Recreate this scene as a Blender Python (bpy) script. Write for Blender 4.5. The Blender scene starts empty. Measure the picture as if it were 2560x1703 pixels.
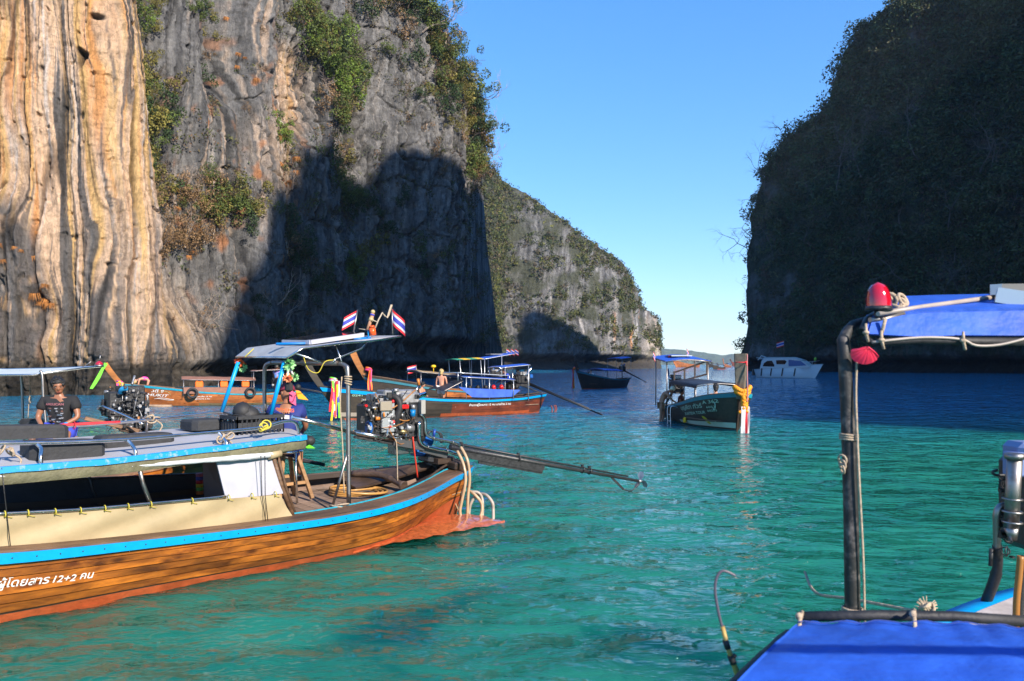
import bpy, math, random
import numpy as np
from mathutils import Vector, Matrix
random.seed(7); np.random.seed(7)
R = math.radians
SC = bpy.context.scene
COL = SC.collection
CAMZ = 2.35; HOR = 910.0; FP = 1990.0; CX = 1280.0

# ---------------------------------------------------------------- camera, sky, sun, exposure
cam = bpy.data.cameras.new('camera'); camo = bpy.data.objects.new('camera', cam); COL.objects.link(camo)
camo.location = (0, 0, CAMZ); camo.rotation_euler = (R(90), 0, 0)
cam.sensor_width = 36; cam.lens = 36*FP/2560; cam.shift_y = (HOR-851.5)/2560
cam.clip_start = 0.05; cam.clip_end = 12000
cam.dof.use_dof = True; cam.dof.focus_distance = 14; cam.dof.aperture_fstop = 4.0
SC.camera = camo
SUN_EL = 29.0
SUNV = Vector((0.665*math.cos(R(SUN_EL)), -0.747*math.cos(R(SUN_EL)), math.sin(R(SUN_EL)))).normalized()
world = bpy.data.worlds.new('World'); SC.world = world; world.use_nodes = True
wn = world.node_tree.nodes; wl = world.node_tree.links
sky = wn.new('ShaderNodeTexSky'); sky.sky_type = 'NISHITA'; sky.sun_disc = False
sky.sun_elevation = R(SUN_EL); sky.sun_rotation = math.atan2(SUNV.x, SUNV.y)
sky.altitude = 0; sky.air_density = 1.0; sky.dust_density = 0.0; sky.ozone_density = 3.2
bg = wn['Background']; bg.inputs[1].default_value = 0.15
hsv = wn.new('ShaderNodeHueSaturation'); hsv.inputs['Saturation'].default_value = 1.52
tint = wn.new('ShaderNodeMix'); tint.data_type = 'RGBA'; tint.blend_type = 'MULTIPLY'; tint.inputs[0].default_value = 1; tint.inputs[7].default_value = (1.14, 1.30, 1.62, 1)   # cool white balance
gam = wn.new('ShaderNodeGamma'); gam.inputs[1].default_value = 0.65
wl.new(sky.outputs[0], gam.inputs[0]); wl.new(gam.outputs[0], hsv.inputs['Color']); wl.new(hsv.outputs[0], tint.inputs[6]); wl.new(tint.outputs[2], bg.inputs[0])
sun = bpy.data.lights.new('sun', 'SUN'); sun.energy = 4.6; sun.angle = R(0.5); sun.color = (1.0, 0.90, 0.77)
suno = bpy.data.objects.new('sun', sun); COL.objects.link(suno)
suno.rotation_euler = SUNV.to_track_quat('Z', 'Y').to_euler(); suno.location = (60, -60, 60)
SC.view_settings.view_transform = 'Standard'; SC.view_settings.look = 'None'
SC.view_settings.exposure = 0.92; SC.view_settings.gamma = 1.0
SC.view_settings.use_curve_mapping = False
SC.cycles.max_bounces = 6; SC.cycles.diffuse_bounces = 2; SC.cycles.glossy_bounces = 3
SC.cycles.transparent_max_bounces = 8; SC.cycles.caustics_reflective = False; SC.cycles.caustics_refractive = False
SC.cycles.use_denoising = True

# ---------------------------------------------------------------- helpers
def P(px, py, Y):                       # the point at depth Y (metres ahead) seen at this spot of the survey photograph
    return Vector(((px-CX)/FP*Y, Y, CAMZ-(py-HOR)/FP*Y))
def V(*a): return Vector(a)
def lerp(a, b, t): return a+(b-a)*t

def _hash(ix, iy, iz, seed):
    h = (ix.astype(np.int64)*374761393 + iy.astype(np.int64)*668265263 + iz.astype(np.int64)*2147483647 + seed*974634777) & 0xffffffff
    h = ((h ^ (h >> 13))*1274126177) & 0xffffffff
    h = ((h ^ (h >> 16))*2246822519) & 0xffffffff
    return (h ^ (h >> 15)) & 0xffffffff
def noise3(x, y, z, seed=0):            # value noise in -1..1
    x = np.asarray(x, float); y = np.asarray(y, float)+0*x; z = np.asarray(z, float)+0*x
    xi = np.floor(x); yi = np.floor(y); zi = np.floor(z)
    fx, fy, fz = x-xi, y-yi, z-zi
    u, v, w = [f*f*f*(f*(f*6-15)+10) for f in (fx, fy, fz)]
    def g(a, b, c):
        h = _hash(xi+a, yi+b, zi+c, seed)
        gx = (h & 1023)/511.5-1; gy = ((h >> 10) & 1023)/511.5-1; gz = ((h >> 20) & 1023)/511.5-1
        return gx*(fx-a)+gy*(fy-b)+gz*(fz-c)
    x00 = g(0,0,0)*(1-u)+g(1,0,0)*u; x10 = g(0,1,0)*(1-u)+g(1,1,0)*u
    x01 = g(0,0,1)*(1-u)+g(1,0,1)*u; x11 = g(0,1,1)*(1-u)+g(1,1,1)*u
    return 1.25*((x00*(1-v)+x10*v)*(1-w)+(x01*(1-v)+x11*v)*w)
def fbm(x, y, z, oct=4, seed=0, gain=0.5, lac=2.03):
    s = 0; a = 1.0; t = 0
    for i in range(oct):
        s = s+a*noise3(x, y, z, seed+i*17); t += a; a *= gain
        x, y, z = x*lac, y*lac, z*lac
    return s/t*1.5
def ridged(x, y, z, oct=3, seed=0):
    s = 0; a = 1.0; t = 0
    for i in range(oct):
        s = s+a*(1-2*np.abs(noise3(x, y, z, seed+i*31))); t += a; a *= 0.5
        x, y, z = x*2.1, y*2.1, z*2.1
    return s/t
def sstep(a, b, x):
    t = np.clip((x-a)/(b-a), 0, 1); return t*t*(3-2*t)

MATS = {}
def mat(name, col, rough=0.6, metal=0.0, var=0.0, vscale=6.0, bump=0.0, bscale=30.0, col2=None, stretch=None, spec=0.5, emit=0, coat=0.0, sheen=0.0, trans=0.0, alpha=1.0, attr=None, sss=0.0, thick=0.45):
    if name in MATS: return MATS[name]
    m = bpy.data.materials.new(name); m.use_nodes = True
    nt = m.node_tree; n = nt.nodes; l = nt.links; b = n['Principled BSDF']
    b.inputs['Base Color'].default_value = (*col, 1); b.inputs['Roughness'].default_value = rough
    b.inputs['Metallic'].default_value = metal; b.inputs['Specular IOR Level'].default_value = spec
    b.inputs['Coat Weight'].default_value = coat; b.inputs['Transmission Weight'].default_value = trans
    b.inputs['Alpha'].default_value = alpha
    if sss: b.inputs['Subsurface Weight'].default_value = sss; b.inputs['Subsurface Radius'].default_value = (0.02, 0.008, 0.004)
    tc = n.new('ShaderNodeTexCoord'); src = tc.outputs['Object']
    if stretch:
        mp = n.new('ShaderNodeMapping'); mp.inputs['Scale'].default_value = stretch[:3]
        if len(stretch) > 3: mp.inputs['Rotation'].default_value = (0, 0, stretch[3])
        mp.vector_type = 'POINT'
        l.new(src, mp.inputs[0]); src = mp.outputs[0]
    if var or col2 or attr:
        no = n.new('ShaderNodeTexNoise'); no.inputs['Scale'].default_value = vscale; no.inputs['Detail'].default_value = 5
        no.inputs['Roughness'].default_value = 0.65
        l.new(src, no.inputs['Vector'])
        r = n.new('ShaderNodeValToRGB'); l.new(no.outputs['Fac'], r.inputs[0])
        c2 = col2 or tuple(c*(1-var) for c in col)
        c1 = col if col2 else tuple(min(1, c*(1+var)) for c in col)
        r.color_ramp.elements[0].position = thick-0.13; r.color_ramp.elements[0].color = (*c2, 1)
        r.color_ramp.elements[1].position = thick+0.17; r.color_ramp.elements[1].color = (*c1, 1)
        out = r.outputs[0]
        if attr:
            at = n.new('ShaderNodeAttribute'); at.attribute_name = attr
            mx = n.new('ShaderNodeMix'); mx.data_type = 'RGBA'; mx.blend_type = 'MULTIPLY'; mx.inputs[0].default_value = 1
            l.new(at.outputs['Color'], mx.inputs[6]); l.new(out, mx.inputs[7]); out = mx.outputs[2]
        l.new(out, b.inputs['Base Color'])
        rm = n.new('ShaderNodeMapRange'); rm.inputs[3].default_value = max(0.02, rough*0.85); rm.inputs[4].default_value = min(1, rough*1.2)
        l.new(no.outputs['Fac'], rm.inputs[0]); l.new(rm.outputs[0], b.inputs['Roughness'])
    if bump:
        no2 = n.new('ShaderNodeTexNoise'); no2.inputs['Scale'].default_value = bscale; no2.inputs['Detail'].default_value = 4
        l.new(src, no2.inputs['Vector'])
        bp = n.new('ShaderNodeBump'); bp.inputs['Strength'].default_value = bump; bp.inputs['Distance'].default_value = 0.02
        l.new(no2.outputs['Fac'], bp.inputs['Height']); l.new(bp.outputs[0], b.inputs['Normal'])
    MATS[name] = m
    return m

def tag(o, label=None, cat=None, group=None, kind=None):
    if label: o['label'] = label
    if cat: o['category'] = cat
    if group: o['group'] = group
    if kind: o['kind'] = kind
    return o
ROOT = {}                               # world position of each parent's origin
def empty(name, loc, label, cat, group=None):
    o = bpy.data.objects.new(name, None); COL.objects.link(o); o.location = loc; o.empty_display_size = 0.2
    ROOT[o.name] = Vector(loc); return tag(o, label, cat, group)

def arr_mesh(name, v, f, mats, smooth=False, mi=None, col=None):
    """v Nx3, f Mxk (k = 3 or 4, one k) as numpy arrays"""
    me = bpy.data.meshes.new(name); v = np.asarray(v, np.float32); f = np.asarray(f, np.int32)
    me.vertices.add(len(v)); me.vertices.foreach_set('co', v.ravel())
    k = f.shape[1]; me.loops.add(f.size); me.loops.foreach_set('vertex_index', f.ravel())
    me.polygons.add(len(f)); me.polygons.foreach_set('loop_start', np.arange(0, f.size, k, dtype=np.int32))
    if mi is not None: me.polygons.foreach_set('material_index', np.asarray(mi, np.int32))
    for m in (mats if isinstance(mats, (list, tuple)) else [mats]): me.materials.append(m)
    if smooth: me.polygons.foreach_set('use_smooth', np.ones(len(f), bool))
    if col is not None:
        ca = me.color_attributes.new('Col', 'FLOAT_COLOR', 'POINT')
        c4 = np.ones((len(v), 4), np.float32); c4[:, :3] = col; ca.data.foreach_set('color', c4.ravel())
    me.update(calc_edges=True); return me
def link_obj(name, me, parent=None, loc=None):
    o = bpy.data.objects.new(name, me); COL.objects.link(o)
    if parent is not None: o.parent = parent; ROOT[o.name] = ROOT[parent.name]
    else:
        o.location = loc or (0, 0, 0); ROOT[o.name] = Vector(o.location)
    return o

class MB:
    """collects shapes given in world coordinates and links them as ONE mesh object"""
    def __init__(s): s.v = []; s.f = []; s.m = []; s.sm = []
    def add(s, vs, fs, mi=0, sm=False):
        b = len(s.v); s.v += [Vector(v) for v in vs]
        for f in fs: s.f.append([i+b for i in f]); s.m.append(mi); s.sm.append(sm)
        return s
    def box(s, c, size, rot=None, mi=0, bev=0.0):
        M = rot.to_3x3() if rot is not None else Matrix.Identity(3); c = Vector(c)
        hx, hy, hz = size[0]/2, size[1]/2, size[2]/2
        if bev <= 0:
            vs = [c+M@Vector((x, y, z)) for z in (-hz, hz) for x, y in ((-hx, -hy), (hx, -hy), (hx, hy), (-hx, hy))]
            return s.add(vs, [[0, 3, 2, 1], [4, 5, 6, 7], [0, 1, 5, 4], [1, 2, 6, 5], [2, 3, 7, 6], [3, 0, 4, 7]], mi)
        b = min(bev, hx*.9, hy*.9, hz*.9); rings = []
        for z, k in ((-hz, b), (-hz+b, 0), (hz-b, 0), (hz, b)):
            ax, ay = hx-k, hy-k
            q = [(-ax, -ay+b*(k == 0)), (-ax+b*(k == 0), -ay), (ax-b*(k == 0), -ay), (ax, -ay+b*(k == 0)), (ax, ay-b*(k == 0)), (ax-b*(k == 0), ay), (-ax+b*(k == 0), ay), (-ax, ay-b*(k == 0))]
            rings.append([c+M@Vector((x, y, z)) for x, y in q])
        vs = sum(rings, []); fs = [list(range(7, -1, -1)), list(range(24, 32))]
        for r in range(3):
            for i in range(8): j = (i+1) % 8; fs.append([r*8+i, r*8+j, r*8+8+j, r*8+8+i])
        return s.add(vs, fs, mi)
    def bar(s, a, b, w, h=None, up=(0, 0, 1), mi=0, bev=0.0):
        a, b = Vector(a), Vector(b); h = h or w; d = b-a; L = d.length
        if L < 1e-6: return s
        x = d/L; u = Vector(up)
        if abs(x.dot(u)) > 0.98: u = Vector((0, 1, 0))
        y = u.cross(x).normalized(); z = x.cross(y)
        return s.box((a+b)/2, (L, w, h), Matrix((x, y, z)).transposed(), mi, bev)
    def tube(s, pts, r, n=8, mi=0, caps=True, sm=True):
        pts = [Vector(p) for p in pts]; N = len(pts); rs = list(r) if isinstance(r, (list, tuple)) else [r]*N
        prev = None; b = len(s.v)
        for i, p in enumerate(pts):
            t = (pts[min(i+1, N-1)]-pts[max(i-1, 0)])
            t = t.normalized() if t.length > 1e-9 else Vector((0, 0, 1))
            if prev is None:
                u = Vector((0, 0, 1)) if abs(t.z) < 0.9 else Vector((1, 0, 0)); u = (u-t*u.dot(t)).normalized()
            else:
                u = prev-t*prev.dot(t); u = u.normalized() if u.length > 1e-6 else prev
            prev = u; w = t.cross(u)
            for k in range(n):
                a = 2*math.pi*k/n; s.v.append(p+(u*math.cos(a)+w*math.sin(a))*rs[i])
        for i in range(N-1):
            for k in range(n):
                j = (k+1) % n; s.f.append([b+i*n+k, b+i*n+j, b+i*n+n+j, b+i*n+n+k]); s.m.append(mi); s.sm.append(sm)
        if caps:
            s.f.append([b+k for k in range(n)][::-1]); s.m.append(mi); s.sm.append(False)
            s.f.append([b+(N-1)*n+k for k in range(n)]); s.m.append(mi); s.sm.append(False)
        return s
    def cyl(s, a, b, r, r2=None, n=14, mi=0): return s.tube([a, b], [r, r if r2 is None else r2], n, mi)
    def ball(s, c, r, sc=(1, 1, 1), n=10, mi=0, rot=None):
        c = Vector(c); M = rot.to_3x3() if rot is not None else Matrix.Identity(3); m = max(4, n//2+1); vs = []
        for i in range(m+1):
            t = math.pi*i/m
            for k in range(n):
                a = 2*math.pi*k/n
                vs.append(c+M@Vector((r*sc[0]*math.sin(t)*math.cos(a), r*sc[1]*math.sin(t)*math.sin(a), r*sc[2]*math.cos(t))))
        fs = [[i*n+k, (i+1)*n+k, (i+1)*n+(k+1) % n, i*n+(k+1) % n] for i in range(m) for k in range(n)]
        return s.add(vs, fs, mi, True)
    def torus(s, c, ax, R_, r, n=18, k=8, mi=0, arc=(0, 2*math.pi)):
        ax = Vector(ax).normalized(); u = ax.orthogonal().normalized(); w = ax.cross(u); full = abs(arc[1]-arc[0]-2*math.pi) < 1e-6
        N = n+1
        return s.tube([Vector(c)+(u*math.cos(arc[0]+(arc[1]-arc[0])*i/n)+w*math.sin(arc[0]+(arc[1]-arc[0])*i/n))*R_ for i in range(N)], r, k, mi, caps=not full)
    def sheet(s, rows, mi=0, th=0.0, sm=True, up=None):
        n = len(rows[0]); m = len(rows); vs = [Vector(p) for r in rows for p in r]
        fs = [[i*n+j, i*n+j+1, (i+1)*n+j+1, (i+1)*n+j] for i in range(m-1) for j in range(n-1)]
        if th:
            g = [[Vector(p) for p in r] for r in rows]; off = []
            for i in range(m):
                for j in range(n):
                    du = g[i][min(j+1, n-1)]-g[i][max(j-1, 0)]; dv = g[min(i+1, m-1)][j]-g[max(i-1, 0)][j]
                    nn = du.cross(dv); nn = nn.normalized() if nn.length > 1e-12 else Vector((0, 0, 1)); off.append(g[i][j]+nn*th)
            N = n*m; vs += off; f2 = [[a+N for a in f][::-1] for f in fs]
            per = [j for j in range(n)]+[i*n+n-1 for i in range(1, m)]+[(m-1)*n+j for j in range(n-2, -1, -1)]+[i*n for i in range(m-2, 0, -1)]
            sd = [[per[(k+1) % len(per)], per[k], per[k]+N, per[(k+1) % len(per)]+N] for k in range(len(per))]
            s.add(vs, fs[:]+f2, mi, sm)
            for f in sd: s.add([vs[i] for i in f], [[0, 1, 2, 3]], mi, False)
            return s
        return s.add(vs, fs, mi, sm)
    def build(s, name, mats, parent=None, label=None, cat=None, group=None, kind=None, loc=None, bevel=0.0):
        vs = s.v
        if parent is not None: off = ROOT[parent.name]
        elif loc is not None: off = Vector(loc)
        else:
            off = Vector((sum(v.x for v in vs)/len(vs), sum(v.y for v in vs)/len(vs), min(v.z for v in vs)))
        me = bpy.data.meshes.new(name); me.from_pydata([(v-off)[:] for v in vs], [], s.f)
        for m in (mats if isinstance(mats, (list, tuple)) else [mats]): me.materials.append(m)
        me.polygons.foreach_set('material_index', s.m); me.polygons.foreach_set('use_smooth', s.sm)
        me.validate(); me.update()
        o = bpy.data.objects.new(name, me); COL.objects.link(o)
        if parent is not None: o.parent = parent; ROOT[o.name] = ROOT[parent.name]
        else: o.location = off; ROOT[o.name] = off
        if bevel:
            b = o.modifiers.new('bevel', 'BEVEL'); b.width = bevel; b.segments = 2; b.limit_method = 'ANGLE'
        return tag(o, label, cat, group, kind)
def smooth_pts(pts, n=6):               # Catmull-Rom through the points
    pts = [Vector(p) for p in pts]; out = []
    for i in range(len(pts)-1):
        p0, p1, p2, p3 = pts[max(i-1, 0)], pts[i], pts[i+1], pts[min(i+2, len(pts)-1)]
        for k in range(n):
            t = k/n; out.append(0.5*((2*p1)+(p2-p0)*t+(2*p0-5*p1+4*p2-p3)*t*t+(3*p1-p0-3*p2+p3)*t**3))
    out.append(pts[-1]); return out
def interp(x, xs, ys): return float(np.interp(x, xs, ys))

class Frame:
    """boat frame: s metres from the stern towards the bow, w sideways (+ = the side named by n), z up"""
    def __init__(f, O, B, flip=1):
        f.O = Vector((O[0], O[1], 0)); d = Vector((B[0]-O[0], B[1]-O[1], 0)); f.L = d.length; f.a = d.normalized()
        f.n = Vector((-f.a.y, f.a.x, 0))*flip
    def p(f, s, w, z): return f.O+f.a*s+f.n*w+Vector((0, 0, z))
    def onw(f, px, py, w):              # sight line met with the plane at side offset w
        d = Vector(((px-CX)/FP, 1, -(py-HOR)/FP)); c = Vector((0, 0, CAMZ))
        t = (w-(c-f.O).dot(f.n))/d.dot(f.n); return c+d*t
    def sz(f, px, py, w):
        q = f.onw(px, py, w); return (q-f.O).dot(f.a), q.z
    def onz(f, px, py, z):
        Y = (CAMZ-z)*FP/(py-HOR); return P(px, py, Y)
    def sw(f, px, py, z):
        q = f.onz(px, py, z); return (q-f.O).dot(f.a), (q-f.O).dot(f.n)
# ---------------------------------------------------------------- water
def water():
    # rows reach from behind the camera to the horizon, dense where the waves can be told apart
    ys = [-60, -20, -6, 0]+list(np.geomspace(1.2, 60, 620)) + list(np.geomspace(61, 160, 220)) + list(np.geomspace(165, 9000, 60))
    ys = np.array(ys); us = np.concatenate([np.linspace(-3.4, -0.8, 14), np.linspace(-0.78, 0.78, 560), np.linspace(0.8, 3.4, 14)])
    Yg = ys[:, None]+0*us[None, :]; Xg = us[None, :]*np.maximum(np.abs(Yg), 12*(Yg < 2)+Yg*(Yg >= 2))
    Xg = np.where(Yg < 1.2, us[None, :]*60, Xg)
    amp = sstep(190, 20, Yg)*sstep(-2, 3, Yg)
    t = 0.35*fbm(Xg*0.35, Yg*0.35, 3.1, 2, 5)
    z = 0.045*fbm(Xg*0.55+Yg*0.2, Yg*0.95-Xg*0.25, t, 3, 11)
    z += 0.034*ridged(Xg*1.1+0.4*Yg+0.5*t, Yg*1.9-0.5*Xg, t, 2, 23)*(0.6+0.5*fbm(Xg*.12, Yg*.12, 7.7, 2, 9))
    z += 0.010*fbm(Xg*4.2, Yg*6.3, 0.5, 2, 41)
    z *= amp
    nr, nc = Yg.shape; v = np.stack([Xg, Yg, z-0.01], -1).reshape(-1, 3)
    i = np.arange(nr-1)[:, None]*nc+np.arange(nc-1)[None, :]
    f = np.stack([i, i+1, i+nc+1, i+nc], -1).reshape(-1, 4)
    m = bpy.data.materials.new('sea_water'); m.use_nodes = True; n = m.node_tree.nodes; l = m.node_tree.links; b = n['Principled BSDF']
    b.inputs['Roughness'].default_value = 0.055; b.inputs['Subsurface Weight'].default_value = 1.0; b.inputs['Subsurface Radius'].default_value = (0.4, 1.0, 0.9); b.inputs['Subsurface Scale'].default_value = 7.0; b.inputs['IOR'].default_value = 1.333; b.inputs['Specular IOR Level'].default_value = 0.5
    g = n.new('ShaderNodeNewGeometry')
    sep = n.new('ShaderNodeSeparateXYZ'); l.new(g.outputs['Position'], sep.inputs[0])
    # depth of the bay: shallow sand close by, deeper water out in the channel
    nz = n.new('ShaderNodeTexNoise'); nz.inputs['Scale'].default_value = 0.07; nz.inputs['Detail'].default_value = 3; l.new(g.outputs['Position'], nz.inputs['Vector'])
    ma = n.new('ShaderNodeMath'); ma.operation = 'MULTIPLY_ADD'; ma.inputs[1].default_value = 10; l.new(nz.outputs['Fac'], ma.inputs[0])
    l.new(sep.outputs['Y'], ma.inputs[2])
    mr = n.new('ShaderNodeMapRange'); mr.inputs[1].default_value = 24; mr.inputs[2].default_value = 48; l.new(ma.outputs[0], mr.inputs[0])
    r = n.new('ShaderNodeValToRGB'); l.new(mr.outputs[0], r.inputs[0])
    r.color_ramp.elements[0].color = (0.012, 0.170, 0.115, 1); r.color_ramp.elements[1].color = (0.006, 0.150, 0.27, 1)
    # patches of pale bottom
    n2 = n.new('ShaderNodeTexNoise'); n2.inputs['Scale'].default_value = 0.35; n2.inputs['Detail'].default_value = 4
    mp = n.new('ShaderNodeMapping'); mp.inputs['Scale'].default_value = (0.6, 1.5, 1); l.new(g.outputs['Position'], mp.inputs[0]); l.new(mp.outputs[0], n2.inputs['Vector'])
    r2 = n.new('ShaderNodeValToRGB'); l.new(n2.outputs['Fac'], r2.inputs[0])
    r2.color_ramp.elements[0].position = 0.3; r2.color_ramp.elements[0].color = (0.75, 0.8, 0.8, 1); r2.color_ramp.elements[1].position = 0.7; r2.color_ramp.elements[1].color = (1.35, 1.2, 1.2, 1)
    mx = n.new('ShaderNodeMix'); mx.data_type = 'RGBA'; mx.blend_type = 'MULTIPLY'; mx.inputs[0].default_value = 1
    l.new(r.outputs[0], mx.inputs[6]); l.new(r2.outputs[0], mx.inputs[7]); l.new(mx.outputs[2], b.inputs['Base Color'])
    # ripples
    def wave(sc, dist, strength, prev, sx=1, sy=1.8, det=3):
        m1 = n.new('ShaderNodeMapping'); m1.inputs['Scale'].default_value = (sx, sy, 1); m1.inputs['Rotation'].default_value = (0, 0, 0.3); l.new(g.outputs['Position'], m1.inputs[0])
        a = n.new('ShaderNodeTexNoise'); a.inputs['Scale'].default_value = sc; a.inputs['Detail'].default_value = det; a.inputs['Distortion'].default_value = 0.4; l.new(m1.outputs[0], a.inputs['Vector'])
        bp = n.new('ShaderNodeBump'); bp.inputs['Strength'].default_value = strength; bp.inputs['Distance'].default_value = dist
        l.new(a.outputs['Fac'], bp.inputs['Height'])
        if prev: l.new(prev.outputs[0], bp.inputs['Normal'])
        return bp
    w1 = wave(2.6, 0.10, 1.0, None); w2 = wave(0.7, 0.42, 1.0, w1, det=4)
    l.new(w2.outputs[0], b.inputs['Normal'])
    o = link_obj('water', arr_mesh('water', v, f, m, True)); tag(o, kind='structure')
    # sand bed below, and a far sea floor
    mb = MB(); mb.sheet([[V(-9000, 9500, -4), V(9000, 9500, -4)], [V(-9000, -400, -4), V(9000, -400, -4)]])
    mb.build('seabed', mat('sand', (0.4, 0.34, 0.24), 0.9, var=0.2), kind='structure', loc=(0, 0, 0))
water()

# ---------------------------------------------------------------- limestone cliffs
def rock_mat(name, veg=False):
    m = bpy.data.materials.new(name); m.use_nodes = True; n = m.node_tree.nodes; l = m.node_tree.links; b = n['Principled BSDF']
    b.inputs['Roughness'].default_value = 0.9; b.inputs['Specular IOR Level'].default_value = 0.2
    g = n.new('ShaderNodeNewGeometry'); at = n.new('ShaderNodeAttribute'); at.attribute_name = 'Col'
    mp = n.new('ShaderNodeMapping'); mp.inputs['Scale'].default_value = (1, 1, 0.16); l.new(g.outputs['Position'], mp.inputs[0])
    a = n.new('ShaderNodeTexNoise'); a.inputs['Scale'].default_value = 3.4; a.inputs['Detail'].default_value = 8; a.inputs['Roughness'].default_value = 0.72; l.new(mp.outputs[0], a.inputs['Vector'])
    r = n.new('ShaderNodeValToRGB'); l.new(a.outputs['Fac'], r.inputs[0])
    r.color_ramp.elements[0].position = 0.32; r.color_ramp.elements[0].color = (0.72, 0.72, 0.74, 1); r.color_ramp.elements[1].position = 0.66; r.color_ramp.elements[1].color = (1.35, 1.32, 1.28, 1)
    a2 = n.new('ShaderNodeTexNoise'); a2.inputs['Scale'].default_value = 1.1; a2.inputs['Detail'].default_value = 9; a2.inputs['Roughness'].default_value = 0.75; l.new(g.outputs['Position'], a2.inputs['Vector'])
    r2 = n.new('ShaderNodeValToRGB'); l.new(a2.outputs['Fac'], r2.inputs[0])
    r2.color_ramp.elements[0].position = 0.36; r2.color_ramp.elements[0].color = (0.74, 0.74, 0.74, 1); r2.color_ramp.elements[1].position = 0.55; r2.color_ramp.elements[1].color = (1.05, 1.05, 1.05, 1)
    mx = n.new('ShaderNodeMix'); mx.data_type = 'RGBA'; mx.blend_type = 'MULTIPLY'; mx.inputs[0].default_value = 1
    l.new(at.outputs['Color'], mx.inputs[6]); l.new(r.outputs[0], mx.inputs[7])
    mx2 = n.new('ShaderNodeMix'); mx2.data_type = 'RGBA'; mx2.blend_type = 'MULTIPLY'; mx2.inputs[0].default_value = 1
    l.new(mx.outputs[2], mx2.inputs[6]); l.new(r2.outputs[0], mx2.inputs[7]); l.new(mx2.outputs[2], b.inputs['Base Color'])
    mv = n.new('ShaderNodeMapping'); mv.inputs['Scale'].default_value = (.55, .55, .2); l.new(g.outputs['Position'], mv.inputs[0])
    nv = n.new('ShaderNodeTexNoise'); nv.inputs['Scale'].default_value = .9; nv.inputs['Detail'].default_value = 4; l.new(g.outputs['Position'], nv.inputs['Vector'])
    av = n.new('ShaderNodeVectorMath'); av.operation = 'ADD'; l.new(mv.outputs[0], av.inputs[0]); l.new(nv.outputs['Color'], av.inputs[1])
    vo = n.new('ShaderNodeTexVoronoi'); vo.feature = 'DISTANCE_TO_EDGE'; vo.inputs['Scale'].default_value = 1.0; l.new(av.outputs[0], vo.inputs['Vector'])
    rc = n.new('ShaderNodeValToRGB'); l.new(vo.outputs['Distance'], rc.inputs[0]); rc.color_ramp.elements[0].position = .0; rc.color_ramp.elements[0].color = (.45, .43, .42, 1); rc.color_ramp.elements[1].position = .045; rc.color_ramp.elements[1].color = (1, 1, 1, 1)
    mx3 = n.new('ShaderNodeMix'); mx3.data_type = 'RGBA'; mx3.blend_type = 'MULTIPLY'; mx3.inputs[0].default_value = .5; l.new(mx2.outputs[2], mx3.inputs[6]); l.new(rc.outputs[0], mx3.inputs[7]); l.new(mx3.outputs[2], b.inputs['Base Color'])
    bp = n.new('ShaderNodeBump'); bp.inputs['Strength'].default_value = 1.0; bp.inputs['Distance'].default_value = 0.5; l.new(a.outputs['Fac'], bp.inputs['Height'])
    bp2 = n.new('ShaderNodeBump'); bp2.inputs['Strength'].default_value = 0.8; bp2.inputs['Distance'].default_value = 0.45; l.new(a2.outputs['Fac'], bp2.inputs['Height']); l.new(bp.outputs[0], bp2.inputs['Normal'])
    l.new(bp2.outputs[0], b.inputs['Normal'])
    return m
ROCK = rock_mat('limestone_rock')

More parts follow.
